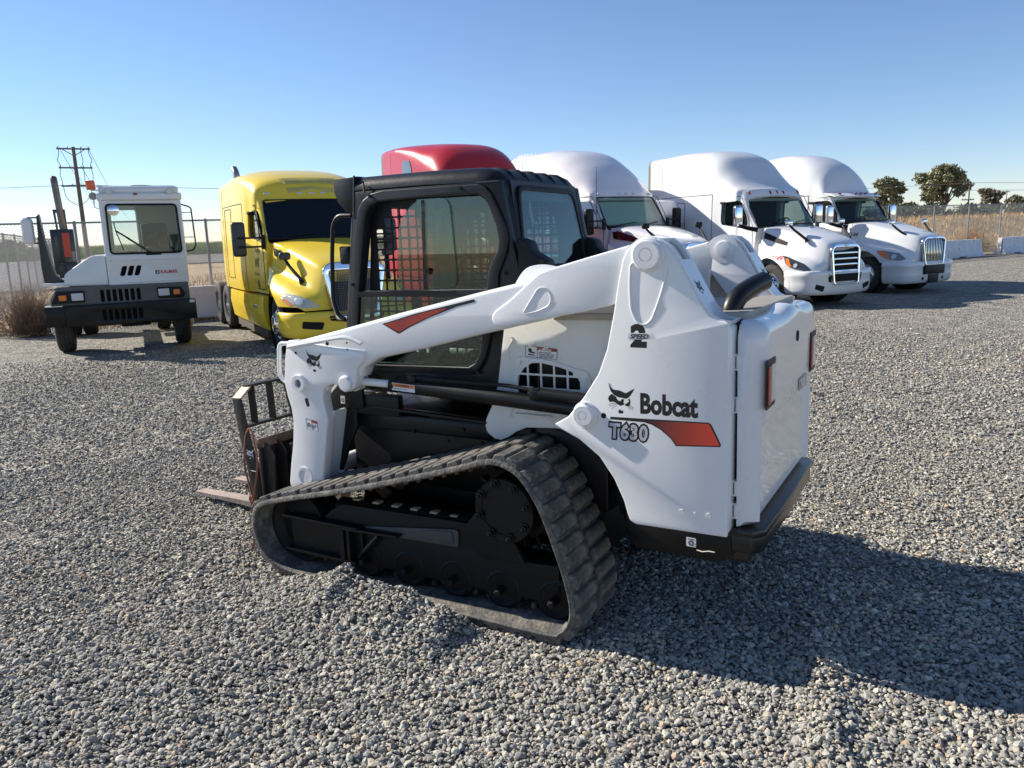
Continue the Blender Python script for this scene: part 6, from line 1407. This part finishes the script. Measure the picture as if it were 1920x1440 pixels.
    for y in (.02, 1.03):
        bm = BM(); add_cyl(bm, (-.18, y, 2.90), (-.08, y, 2.90), .065, .07, 20); lp = obj('roof_lamp', bm, CAP, rf)
        bm = BM(); add_cyl(bm, (-.085, y, 2.90), (-.065, y, 2.90), .056, .050, 20); obj('lamp_lens', bm, CLEARLENS, lp)
    bm = BM(); add_box(bm, (-.09, .45, 2.845), (.04, .07, .035), bev=.008); obj('roof_marker', bm, REDLENS, rf)
    bm = BM(); add_box(bm, (-.35, -.20, 2.93), (.16, .14, .015)); add_tube(bm, rounded([(-.3, -.14, 2.60), (-.28, -.24, 2.62), (-.28, -.24, 2.80)], .04), .012, 6); br = obj('beacon_bracket', bm, CAP, rf)
    bm = BM(); add_box(bm, (-.33, -.26, 3.02), (.13, .15, .16), rot=('X', .08), bev=.02); obj('orange_beacon', bm, mat('orange_beacon_lens', (.85, .13, .01), .3, coat=.4), br)
    bm = BM(); add_cyl(bm, (-.38, -.24, 2.82), (-.22, -.24, 2.82), .055, .07, 16); add_cyl(bm, (-.225, -.24, 2.82), (-.218, -.24, 2.82), .055, seg=16); obj('work_lamp', bm, mat('tan_lamp_face', (.35, .30, .24), .3), br)
    # interior: wheel, seat, pillars, round mirror
    bm = BM(); add_box(bm, (-.42, .55, 1.70), (.42, 1.18, .24), bev=.05); add_box(bm, (-.35, .75, 1.82), (.3, .5, .16), bev=.06); obj('dashboard', bm, INTERIOR, cab)
    bm = BM(); M = Matrix.Translation((-.62, .72, 1.98)) @ Matrix.Rotation(R_(-62), 4, 'Y')
    add_tube(bm, [M @ Vector((.22*math.cos(a), .22*math.sin(a), 0)) for a in np.linspace(0, 2*PI, 25)[:-1]], .018, 8, closed=True)
    for a in (.5, 2.6, 4.7): add_tube(bm, [M @ Vector((0, 0, -.01)), M @ Vector((.21*math.cos(a), .21*math.sin(a), 0))], .018, 6)
    add_cyl(bm, M @ Vector((0, 0, -.3)), M @ Vector((0, 0, .0)), .04, .06, 10); obj('steering_wheel', bm, PLASTIC, cab)
    bm = BM(); add_box(bm, (-1.15, .72, 1.6), (.45, .5, .14), bev=.05); add_box(bm, (-1.40, .72, 2.0), (.12, .48, .70), bev=.05); obj('driver_seat', bm, SEAT, cab)
    bm = BM(); add_box(bm, (-1.585, .80, 2.1), (.03, .72, 1.2), bev=.01); obj('rear_wall_lining', bm, mat('pale_grey_lining', (.35, .36, .33), .8), cab)
    bm = BM(); M = Matrix.Translation((-.05, .06, 2.56)) @ Matrix.Rotation(PI/2, 4, 'Y'); add_lathe(bm, [(0, .02), (.07, .012), (.095, 0), (.095, -.02), (0, -.02)], M, 20); obj('round_mirror', bm, CHROME, cab)
    bm = BM(); add_tube(bm, [(-.11, .62, 1.76), (-.10, .56, 1.80), (-.10, .05, 2.20)], .011, 6); add_tube(bm, [(-.10, .66, 1.76), (-.095, .60, 1.80), (-.095, .07, 2.20)], .008, 6); add_tube(bm, [(-.095, .04, 2.34), (-.095, .06, 2.18), (-.095, .15, 1.85)], .010, 6)
    add_box(bm, (-.11, .64, 1.755), (.04, .26, .03), bev=.006); obj('wiper', bm, PLASTIC, cab)
    # door-side grab frame
    bm = BM(); add_tube(bm, rounded([(-.6, 1.21, 2.68), (-.6, 1.36, 2.63), (-.6, 1.40, 2.60), (-.6, 1.42, 1.90), (-.6, 1.36, 1.80), (-.6, 1.22, 1.78)], .05), .014, 8)
    for z in (2.52, 2.05): add_tube(bm, [(-.6, 1.20, z), (-.6, 1.41, z)], .008, 6)
    obj('grab_frame', bm, PLASTIC, root)
    # mirror arm at the engine side
    arm = [(-1.20, 1.31), (-1.215, 1.6), (-1.20, 2.05), (-1.18, 2.50), (-1.145, 2.53), (-1.135, 2.50), (-1.10, 2.05), (-1.04, 1.62), (-1.0, 1.44), (-.93, 1.36), (-.84, 1.335), (-.84, 1.31)]
    bm = BM(); add_plate(bm, arm, .30, FM(-.45), bev=.02); ma = obj('mirror_mast', bm, mat('dark_olive_plastic', (.022, .022, .018), .35), root)
    bm = BM(); add_box(bm, (-.42, -1.345, 2.235), (.10, .19, .46), bev=.06, seg=4); mr_ = obj('side_mirror', bm, KW, ma)
    bm = BM()
    for z in (2.47, 2.02): add_tube(bm, [(-.45, -1.16, z), (-.44, -1.34, z)], .014, 6)
    obj('mirror_bracket', bm, PLASTIC, ma)
    # exhaust with heat shield
    bm = BM(); add_tube(bm, rounded([(-1.7, -.86, 1.35), (-1.7, -.88, 2.30), (-1.7, -.90, 3.10), (-1.74, -.915, 3.24), (-1.84, -.93, 3.27)], .06), [.065]*30, 16) if 0 else add_tube(bm, [(-1.7, -.86, 1.35), (-1.7, -.88, 2.30), (-1.7, -.92, 3.12), (-1.71, -.925, 3.20), (-1.76, -.93, 3.25)], .062, 16)
    obj('exhaust_stack', bm, mat('brown_grey_pipe', (.20, .17, .145), .4, metal=.5, noise=(6, .6, (.13, .10, .08))), root)
    bm = BM(); add_plate(bm, [(-1.0, 2.25), (-.81, 2.25), (-.81, 2.66), (-1.02, 2.66)], .14, FM(-1.75), holes=[[(-.97, 2.27), (-.84, 2.27), (-.84, 2.60), (-.98, 2.60)]], bev=.005)
    add_box(bm, (-1.75, -.91, 1.85), (.32, .40, .86), bev=.01); add_box(bm, (-1.75, -.88, 1.50), (.36, .34, .3), bev=.02); hs = obj('heat_shield', bm, mat('black_stack_housing', (.012, .012, .013), .3, coat=.3), root)
    bm = BM(); add_box(bm, (-1.585, -.85, 1.98), (.004, .12, .46)); obj('red_panel', bm, mat('red_housing_panel', (.45, .05, .025), .5), hs)
    bm = BM(); add_box(bm, (-1.6, -.75, 1.70), (.02, .08, .30)); obj('pale_panel', bm, CAP, hs)
    # frame, rear wheels, front wheels
    bm = BM()
    for y in (-.42, .42): add_box(bm, (-2.6, y, .85), (4.6, .09, .26))
    add_box(bm, (-.8, 0, .62), (.8, .9, .22), bev=.03); add_cyl(bm, (-.78, -.9, .5), (-.78, .9, .5), .07, seg=10); add_box(bm, (-3.9, 0, 1.10), (.8, .8, .10), bev=.03); add_box(bm, (-1.6, -.55, 1.25), (1.5, .6, .2)); add_box(bm, (-.35, .2, .48), (.3, .5, .08), bev=.02)
    add_cyl(bm, (-3.9, -.9, .5), (-3.9, .9, .5), .1, seg=10)
    obj('chassis_frame', bm, UNDER, root)
    for s in (1, -1):
        truck_wheel(root, -.80, s*1.15, s, rim=mat('white_wheel', (.6, .6, .58), .5)); truck_wheel(root, -3.9, s*1.22, s, dual=True, rim=mat('white_wheel', (.6, .6, .58), .5))
    return root

# ================================================================== fences, barriers
def chain_link(name, a, b, h, label, post_step=3.0, post_off=0.0, group=None, pitch=.070, wr=.0038):
    a = Vector((a[0], a[1], 0)); b = Vector((b[0], b[1], 0)); d = (b-a); Lg = d.length; d.normalize()
    root = empty(name, a, math.atan2(d.y, d.x)); tag(root, label, 'fence', group=group)
    x = post_off; pm = None
    while x <= Lg:
        if pm is None: bm = BM(); add_cyl(bm, (0, 0, -.1), (0, 0, h+.03), .034, seg=10); add_cyl(bm, (0, 0, h+.03), (0, 0, h+.05), .040, .012, 10); pm = obj('fence_post', bm, GALV, root); o = pm
        else: o = inst(pm, root)
        o.location = (x, 0, 0); x += post_step
    bm = BM(); add_cyl(bm, (0, 0, h), (Lg, 0, h), .022, seg=8); obj('top_rail', bm, GALV, root)
    bm = BM(); add_cyl(bm, (0, 0, .12), (Lg, 0, .12), .006, seg=5); obj('tension_wire', bm, GALV, root)
    # woven wire: two families of diagonals, each wire a real prism
    z0, z1 = .06, h-.0; H = z1-z0; n = int((Lg+H)/pitch)
    s0 = (np.arange(n)*pitch)-H; V = []; F = []
    r = wr; k = 0
    for fam in (0, 1):
        xa = np.maximum(s0, 0); xb = np.minimum(s0+H, Lg); ok = xb > xa+.01; A_ = xa[ok]; B_ = xb[ok]; S_ = s0[ok]
        za = (A_-S_); zb = (B_-S_)
        if fam: za, zb = H-za, H-zb
        m = len(A_); P = []
        for (X, Z) in ((A_, za), (B_, zb)):
            for (dx, dy, dz) in ((-r*.7, 0, (r if fam == 0 else -r)*.7), (r*.7, 0, (-r if fam == 0 else r)*.7), (0, (r*1.4 if fam else -r*1.4), 0)):
                P.append(np.stack([X+dx, np.full(m, dy), Z+z0+dz], -1))
        V.append(np.stack(P, 1).reshape(-1, 3)); base = (np.arange(m)*6)[:, None]+k
        for q in ((0, 1, 4, 3), (1, 2, 5, 4), (2, 0, 3, 5)): F.append(base+np.array(q)[None])
        k += m*6
    me = raw_mesh('chain_mesh', np.concatenate(V), np.concatenate(F)); me.materials.append(GALV)
    o = bpy.data.objects.new('chain_mesh', me); COL.objects.link(o); o.parent = root; tag(o, None, kind='stuff')
    return root
def build_barriers():
    prof = [(-.30, 0), (-.30, .08), (-.165, .30), (-.10, .82), (.10, .82), (.165, .30), (.30, .08), (.30, 0)]
    bm = BM(); L_ = 3.05
    R = []
    for x in (0, .02, .9, .92, 1.5, 1.52, L_-.02, L_):
        lift = .055 if .91 < x < 1.51 else 0
        e = .012 if x in (0, L_) else 0
        R.append([(x, y*(1-e*3), max(z, lift if z == 0 else z) if z > 0 or lift else 0) for y, z in prof])
    loft(bm, R); proto = obj('concrete_barrier', bm, CONC, None, smooth=25)
    us = [-1.75, 1.5, 29.07, 32.25, 37.25, 40.45]
    for i, u in enumerate(us):
        o = proto if i == 0 else inst(proto)
        x, y = fxy(u, .95); o.location = (x, y, -.01); o.rotation_euler = (0, 0, FA+(.01*((i*7) % 5-2)))
        lab = {**{q: 'white concrete barrier in the run behind the trucks, hidden from view' for q in ()}, 0: 'white concrete barrier between the yard tractor and the rear wheels of the yellow truck', 3: 'white concrete barrier just right of the last truck, left of the weedy gap', 4: 'white concrete barrier right of the weedy gap, nearest to it', 2: 'white concrete barrier half hidden behind the last white truck', 1: 'white concrete barrier behind the yellow truck', 5: 'second white concrete barrier right of the weedy gap'}.get(i, 'white concrete barrier standing behind the parked trucks')
        tag(o, lab, 'barrier', group='concrete barriers along the fence')
        if u > 30:
            e = 0 if u > 36 else L_-.0
            bm = BM(); add_box(bm, (L_-.12 if u < 36 else .10, .12, .86), (.10, .06, .10), bev=.01); t = obj('orange_reflector', bm, ORANGE, o)
            bm = BM(); add_box(bm, (1.1, .135 if 0 else -.150, .40), (.04, .012, .07)); add_box(bm, (1.25, -.17, .28), (.10, .012, .025)); obj('anchor_slot', bm, BLACKGAP, o)
        if u in (37.25,):
            bm = BM()
            for dx, r_ in ((-.03, .0),): add_tube(bm, [(.0-.02, -.10, .10), (-.02, -.10, .74)], .014, 6); add_tube(bm, rounded([(.0, .0, .55), (-.10, .0, .56), (-.10, 0, .48), (0, 0, .47)], .03), .012, 6)
            obj('connector_loop', bm, RUST, o)

# ================================================================== plants and distance
def leaf_cloud(centres, n, size, r, squash=1.0, seed=1, up=.3):
    """many small quads scattered through ellipsoids; returns verts, faces"""
    g = np.random.default_rng(seed); C = np.array([c[:3] for c in centres]); Rr = np.array([c[3] for c in centres]); wgt = Rr**2.2; wgt = wgt/wgt.sum()
    ci = g.choice(len(C), n, p=wgt); d = g.normal(size=(n, 3)); d /= np.linalg.norm(d, axis=1)[:, None]; rad = g.uniform(0.25, 1, n)**.45*Rr[ci]
    lump = 1+.22*np.sin(d[:, 0]*7+ci)+.20*np.sin(d[:, 2]*9+ci*2.1); p = C[ci]+d*(rad*lump)[:, None]*np.array((1, 1, squash))
    u = g.normal(size=(n, 3)); u /= np.linalg.norm(u, axis=1)[:, None]; v = np.cross(u, g.normal(size=(n, 3))); v /= np.linalg.norm(v, axis=1)[:, None]+1e-9
    s = size*g.uniform(.5, 1.4, (n, 1)); u = u*s; v = v*s*.55
    co = np.stack([p-u, p+v*.9, p+u, p-v*.9], 1).reshape(-1, 3); fa = np.arange(n*4).reshape(n, 4); return co, fa
def foliage_mat(name, c1, c2, sc=.5):
    if name in MATS: return MATS[name]
    m = bpy.data.materials.new(name); nt, b = nodes(m); N = nt.nodes.new; L = nt.links.new
    tc = N('ShaderNodeTexCoord'); t = N('ShaderNodeTexNoise'); t.inputs['Scale'].default_value = sc; t.inputs['Detail'].default_value = 5; L(tc.outputs['Object'], t.inputs['Vector'])
    r = N('ShaderNodeValToRGB'); r.color_ramp.elements[0].position = .38; r.color_ramp.elements[0].color = (*c1, 1); r.color_ramp.elements[1].position = .64; r.color_ramp.elements[1].color = (*c2, 1); L(t.outputs[0], r.inputs[0]); L(r.outputs[0], b.inputs['Base Color'])
    b.inputs['Roughness'].default_value = .7; b.inputs['Specular IOR Level'].default_value = .2; MATS[name] = m; return m
def tree(loc, h, w, label, seed, leafc, dens=5200, leaf=.30, trunk_h=.30, cat='tree', name='tree', low=False):
    g = random.Random(seed); root = empty(name, loc); tag(root, label, cat, group='trees beyond the fence')
    bm = BM(); add_tube(bm, [(0, 0, -.3), (.05*w*g.uniform(-1, 1), 0, h*trunk_h*.6), (.03*w, 0, h*trunk_h), (.02*w, .02*w, h*.75)], [w*.026, w*.021, w*.017, w*.007], 8)
    centres = []
    nb = 17 if not low else 8
    for i in range(nb):
        a = 2*PI*i/nb+g.uniform(-.4, .4); rr = w*g.uniform(.16, .36); zz = h*g.uniform(trunk_h+.10, .80) if not low else h*g.uniform(.2, .6)
        cr = w*g.uniform(.075, .15); c = (math.cos(a)*rr, math.sin(a)*rr, zz); centres.append((*c, cr))
        add_tube(bm, [(0.02*w, 0, h*trunk_h*g.uniform(.7, 1.1)), (c[0]*.5, c[1]*.5, (h*trunk_h+zz)/2), c], [w*.010, w*.007, w*.003], 5)
    for i in range(7 if not low else 3):
        centres.append((g.uniform(-.12, .12)*w, g.uniform(-.12, .12)*w, h*g.uniform(.70, .84) if not low else h*.65, w*g.uniform(.11, .17)))
    obj('trunk', bm, mat('bark', (.12, .10, .08), .9), root)
    co, fa = leaf_cloud(centres, dens, leaf, 0, .80, seed); me = raw_mesh('crown', co, fa); me.materials.append(leafc); me.shade_flat()
    o = bpy.data.objects.new('crown', me); COL.objects.link(o); o.parent = root; return root
def blades(name, pts, h, wdt, lean, m, label, cat, seed, parent=None, kind='stuff', hf=None):
    g = np.random.default_rng(seed); n = len(pts); a = g.uniform(0, 2*PI, n); hh = h*g.uniform(.45, 1.25, n); w_ = wdt*g.uniform(.6, 1.3, n)
    dx, dy = np.cos(a), np.sin(a); la = g.uniform(0, 2*PI, n); ln = lean*hh*g.uniform(.2, 1, n); P = np.array(pts, float)
    base = P; m_ = base+np.stack([np.cos(la)*ln*.35, np.sin(la)*ln*.35, hh*.6], -1); t = base+np.stack([np.cos(la)*ln, np.sin(la)*ln, hh], -1)
    wv = np.stack([dx*w_, dy*w_, 0*w_], -1)
    co = np.stack([base-wv, base+wv, m_+wv*.7, m_-wv*.7, t], 1).reshape(-1, 3); b5 = (np.arange(n)*5)[:, None]
    q = b5+np.array([[0, 1, 2, 3]]); q2 = b5+np.array([[3, 2, 4, 4]])
    me = bpy.data.meshes.new(name); me.from_pydata(co.tolist(), [], q.tolist()+(b5+np.array([[3, 2, 4]])).tolist()); me.materials.append(m)
    o = bpy.data.objects.new(name, me); COL.objects.link(o)
    if parent: o.parent = parent
    if label: tag(o, label, cat, kind=kind)
    return o
def power_pole(x, y, h, arms, label, yaw, r=.16, lean=0.0):
    root = empty('power_pole', (x, y, 0), yaw); tag(root, label, 'power pole', group='power poles in the distance')
    bm = BM(); add_cyl(bm, (0, 0, -.5), (0, 0, h), r, r*.62, 10); obj('pole', bm, WOOD, root)
    for z, hw in arms:
        bm = BM(); add_box(bm, (0, .13, z), (2*hw, .11, .13)); a = obj('cross_arm', bm, WOOD, root)
        for xx in (-hw+.1, -hw*.35, hw*.45, hw-.1):
            bm = BM(); add_lathe(bm, [(.02, 0), (.05, .04), (.03, .08), (.05, .12), (.02, .17), (0, .18)], Matrix.Translation((xx, .13, z+.06)), 8); obj('insulator', bm, mat('grey_insulator', (.2, .2, .22), .4), a)
    return root
def wire(pts, label, sag=.6, r=.016, name='power_line'):
    a, b = Vector(pts[0]), Vector(pts[1]); P = []
    for i in range(17): t = i/16; p = a.lerp(b, t); p.z -= sag*4*t*(1-t); P.append(p)
    bm = BM(); add_tube(bm, P, r, 5); o = obj(name, bm, mat('grey_cable', (.10, .10, .11), .6), None); tag(o, label, 'cable', group='overhead power lines'); return o
def build_surroundings():
    chain_link('chain_link_fence', fxy(-6.0, 0), fxy(54.0, 0), 2.45, 'long galvanised chain link fence running behind the row of trucks', 3.0, 0.0)
    chain_link('chain_link_fence', (-14.3, 22.0), (-32.0, 58.0), 2.35, 'side chain link fence receding from the far left corner of the lot', 3.0, .0, pitch=.16)
    build_barriers()
    # roads and fields beyond
    def sheet(name, u0, u1, v0, v1, z, m, nu=2):
        x = [fxy(u0, v0), fxy(u1, v0), fxy(u1, v1), fxy(u0, v1)]; bm = BM(); add_geo(bm, [(*p, z) for p in x], [(0, 1, 2, 3)]); o = obj(name, bm, m, None, smooth=0); tag(o, None, kind='structure'); return o
    def sector(name, a0, a1, r0, r1, z, m):
        x = [(r*math.sin(R_(a)), r*math.cos(R_(a))) for a, r in ((a0, r0), (a0, r1), ((a0+a1)/2, r1), (a1, r1), (a1, r0), ((a0+a1)/2, r0))]; bm = BM(); add_geo(bm, [(*p, z) for p in x], [tuple(range(6))]); o = obj(name, bm, m, None, smooth=0); tag(o, None, kind='structure')
    sector('road', -62, -25.5, 43, 150, .02, mat('pale_dusty_road', (.30, .30, .295), .9, noise=(.15, .9, (.20, .195, .185))))
    sector('dark_strip', -25.5, -8, 84, 150, .02, mat('dark_strip_ground', (.075, .07, .062), .95, noise=(.5, .8, (.12, .11, .09))))  # flat strip of darker ground in front of the corn
    # corn
    g = np.random.default_rng(4); CORN = foliage_mat('corn_green', (.16, .25, .05), (.30, .40, .09), .6)
    n = 36000; an = R_(1)*g.uniform(-46, -6, n); rr = 150+g.uniform(0, 1, n)**2*80; x = rr*np.sin(an); y = rr*np.cos(an)
    blades('cornfield', np.stack([x, y, 0*x-.05], -1), 2.0, .16, .30, CORN, 'bright green corn crop beyond the fence at the left', 'crop', 5)
    # dry grass
    STRAW = foliage_mat('dry_straw', (.46, .28, .11), (.64, .43, .19), .8)
    n = 30000; u = g.uniform(-30, 95, n); v = -(.6+g.uniform(0, 1, n)**1.3*26); x = F0[0]+u*FD[0]+v*FN[0]; y = F0[1]+u*FD[1]+v*FN[1]
    bank = np.clip((x-8)/16, 0, 1)*np.clip((-v-3)/9, 0, 1)*1.85; z = -.04-np.clip(-v, 0, 3)*.02+bank*(1+.05*np.sin(u*.7)+.04*np.sin(v*.9+u*.31))
    blades('dry_grass', np.stack([x, y, z-.05], -1), .42, .022, .8, STRAW, 'dry straw coloured grass covering the bank behind the fence', 'grass', 6)
    # tumbleweeds
    def weed(cx, cy, w, h, n, label, seed, m, name='dry_bush', z0=0.0):
        q = random.Random(seed); bm = BM()
        for i in range(n):
            a = q.uniform(0, 2*PI); el = q.uniform(.05, 1.45); L_ = q.uniform(.5, 1.05); d = Vector((math.cos(a)*math.cos(el)*w/2, math.sin(a)*math.cos(el)*w/2, math.sin(el)*h))*L_
            b_ = Vector((q.uniform(-.25, .25)*w, q.uniform(-.25, .25)*w, q.uniform(0, .15)*h)); m1 = b_+d*.5+Vector((q.uniform(-1, 1), q.uniform(-1, 1), q.uniform(-1, 1)))*.12*h
            e = b_+d+Vector((q.uniform(-1, 1), q.uniform(-1, 1), q.uniform(-1, 1)))*.12*h; e.z = max(e.z, .02); m1.z = max(m1.z, .02)
            add_tube(bm, [b_, m1, e], [.006, .004, .002], 3, cap=False)
            for k in range(2):
                f = m1.lerp(e, q.uniform(0, .8)); e2 = f+Vector((q.uniform(-1, 1), q.uniform(-1, 1), q.uniform(-.6, 1)))*.16*h; add_tube(bm, [f, e2], [.0035, .002], 3, cap=False)
        o = obj(name, bm, m, None, smooth=0, recalc=False); o.location = (cx, cy, z0); tag(o, label, 'bush', group='dry tumbleweeds'); return o
    BR = mat('dead_brown_twigs', (.20, .125, .085), .9, noise=(8, .8, (.32, .22, .14))); OR = mat('dead_orange_twigs', (.36, .20, .09), .9, noise=(6, .8, (.48, .32, .16)))
    weed(-10.45, 17.0, 1.15, 1.05, 620, 'dead brown tumbleweed heaped between the fence and the yard tractor', 3, BR)
    weed(-11.75, 17.5, .55, .55, 140, 'smaller brown tumbleweed at the far left against the fence', 4, BR)
    x, y = fxy(36.3, -.1); weed(x, y, 1.9, 1.5, 520, 'orange brown weeds filling the gap between two barriers', 5, OR)
    x, y = fxy(35.2, -1.3); weed(x, y, 1.6, 1.1, 320, 'tan weeds behind the barrier beside the last truck', 6, OR)
    x, y = fxy(40.3, -1.5); weed(x, y, 2.2, .9, 320, 'grey green scrub behind the right end barrier', 7, mat('scrub_twigs', (.16, .15, .09), .9, noise=(6, .8, (.30, .25, .15))))
    n = 2600; u = g.uniform(-7, 3, n); v = g.uniform(-.5, 1.9, n); x = F0[0]+u*FD[0]+v*FN[0]; y = F0[1]+u*FD[1]+v*FN[1]
    blades('straw_litter', np.stack([x, y, 0*x], -1), .10, .010, 2.2, STRAW, 'scattered straw and weeds along the foot of the fence', 'straw', 8)
    # trees
    EU = foliage_mat('eucalyptus_leaf', (.15, .16, .09), (.34, .33, .21), .35); EU2 = foliage_mat('grey_eucalyptus_leaf', (.18, .17, .12), (.36, .33, .24), .35); GR = foliage_mat('bright_bush_leaf', (.09, .14, .035), (.20, .27, .07), .5); OL = foliage_mat('olive_hedge_leaf', (.055, .07, .032), (.10, .12, .055), .5)
    tree((72.3, 131.4, 1.0), 10.0, 9.6, 'tallest dark eucalyptus tree with a broad ragged crown', 11, EU, 15000, .24)
    tree((65.0, 135.2, 1.0), 8.6, 6.8, 'eucalyptus tree just right of the last truck roof', 12, EU, 10000, .23)
    tree((83.3, 136.6, 1.0), 6.6, 4.6, 'smaller greyish tree right of the tallest tree', 13, EU2, 7000, .22, .2)
    tree((91.7, 143.0, 1.0), 4.6, 4.6, 'low grey tree at the right edge of the view', 14, EU2, 3200, .30, .2)
    tree((49.7, 98.1, 1.2), 3.2, 4.6, 'bright green bush above the fence by the last truck', 15, GR, 3000, .20, .15, 'bush', 'bush', True)
    for i, (x, y, h, w_) in enumerate(((47.0, 97.5, 3.0, 6.5), (52.3, 97.0, 3.0, 6.5), (59.0, 100.0, 2.5, 7.5), (65.0, 98.0, 2.7, 8.0), (71.0, 100.0, 2.6, 9.0), (78.0, 101.0, 2.5, 10.0))):
        tree((x, y, 1.0), h, w_, ('olive hedge clump below the bright bush', 'olive hedge clump below the gap of the two tall trees', 'olive hedge clump under the tallest tree', 'olive hedge clump right of the tallest tree', 'olive hedge clump under the smaller greyish tree', 'olive hedge clump at the right edge')[i], 30+i, OL, 2600, .20, .1, 'bush', 'hedge_clump', True)
    tree((-158.9, 254.4, 0), 5.2, 9.0, 'tiny far tree on the horizon at the far left', 16, EU2, 1500, .5, .2)
    tree((-150.0, 262, 0), 3.6, 8.0, 'low far tree on the horizon beside the tiny one', 17, EU2, 1200, .5, .2)
    # poles and wires
    py_ = math.atan2(71.25-70.07, -36.4+38.6)
    pp = power_pole(-37.46, 70.68, 10.5, ((10.35, 1.3), (8.75, 1.3), (7.2, 1.3)), 'wooden power pole with three cross arms behind the yard tractor', py_, .22)
    for x0_ in (-1.15, .55, 1.15):
        bm = BM(); add_tube(bm, catmull([(x0_, .13, 10.35), (x0_*1.02, .3, 9.9), (x0_*1.15, .35, 9.4), (x0_, .2, 8.95), (x0_*1.1, .4, 8.2), (x0_, .2, 7.4)], 5), .028, 5); obj('jumper_cable', bm, PLASTIC, pp)
    for s_ in (-1, 1):
        bm = BM(); add_tube(bm, [(s_*.85, .13, 10.3), (0, .13, 9.75)], .035, 5); obj('arm_brace', bm, WOOD, pp)
    bm = BM(); add_tube(bm, catmull([(-1.15, .2, 7.3), (-1.0, .3, 6.2), (-.3, .3, 5.6), (.1, .2, 5.6), (.8, .3, 6.3), (1.15, .2, 7.3)], 5), .028, 5); obj('jumper_cable', bm, PLASTIC, pp)
    for k, (dx, z) in enumerate(((-1.1, 10.5), (-.3, 8.9), (.4, 8.9), (1.1, 10.5))):
        bx = -37.46+dx*math.cos(py_); by = 70.68+dx*math.sin(py_)
        wire(((bx, by, z), (bx-120+dx*3, by+260, z+1.5)), 'thin power line running away from the pole behind the yard tractor', 3.0, .022)
    wire(((-37.46, 70.68, 7.3), (-140, 62, 10.2)), 'power line leaving the pole towards the left edge', 1.2, .022)
    wire(((-37.46, 70.68, 7.3), (40, 150, 9.6)), 'power line running right from the pole behind the yellow truck', 1.0, .022)
    power_pole(60.3, 103.8, 6.3, ((6.1, .9), (4.1, 1.0)), 'wooden power pole standing in front of the tallest tree', .3, .13)
    power_pole(69.6, 144.0, 6.8, ((6.5, 1.2),), 'short pale power pole in front of the eucalyptus near the truck', .3, .12)
    power_pole(106.4, 169.3, 7.2, ((6.9, 1.0),), 'small distant power pole right of the greyish tree', .3, .12)
    for z, q in ((6.25, 'upper'), (5.3, 'lower')): wire(((60.3, 103.8, z), (130, 88, z-1.0)), q+' power line from the right pole to the right edge', .5, .022)
    for z in (6.2,): wire(((60.3, 103.8, z), (-10, 180, z+4)), 'power line from the right pole passing behind the truck roofs', .8, .022)
    # white pipe and boxes lying on the bank
    bm = BM(); add_box(bm, (0, 0, .15), (7.5, .5, .28), bev=.03); o = obj('white_pipe', bm, mat('bright_white_plastic', (.75, .75, .75), .5), None); o.location = (47.5, 92.5, 1.55); o.rotation_euler = (0, 0, .55); tag(o, 'white pipe lying along the bank below the bright bush', 'pipe')
    bm = BM(); add_box(bm, (0, 0, .25), (4.2, .6, .5), bev=.03); o = obj('white_trough', bm, mat('bright_white_plastic', (.75, .75, .75), .5), None); o.location = (53.6, 92.0, 1.5); o.rotation_euler = (0, 0, .3); tag(o, 'long white trough on the bank under the tallest tree', 'trough')
    # striped barrier boards seen past the yard tractor stack
    for i in range(1):
        root = empty('striped_board', (-27.2+i*.55, 52.6, 0), -.6); tag(root, 'red, white and blue striped board far behind the yard tractor exhaust', 'board')
        for j, (m_, z) in enumerate(((REDLENS, 1.30), (WDEC, 1.18), (mat('blue_board_paint', (.03, .08, .32), .5), 1.02))):
            bm = BM(); add_box(bm, (0, 0, z-i*.12), (.9, .06, .11 if j < 2 else .2)); obj('stripe_panel', bm, m_, root)
        bm = BM(); add_box(bm, (-.3, 0, .45), (.08, .06, 1.0)); add_box(bm, (.3, 0, .45), (.08, .06, 1.0)); obj('board_leg', bm, GALV, root)
build_ground()
stones('gravel', 1.5, 4.3, 5300, .0087, True, 'loose grey crushed stone close to the camera and heaped beside the track', 21)
stones('gravel', 4.3, 7.6, 2600, .0098, False, 'grey crushed stone around the front of the loader', 22)
stones('gravel', 7.6, 15.5, 780, .0130, False, 'sparse pale stones of the lot in front of the parked trucks', 23)
root = build_loader()
build_fork_frame(root)
semis()
build_yard_tractor()
build_surroundings()
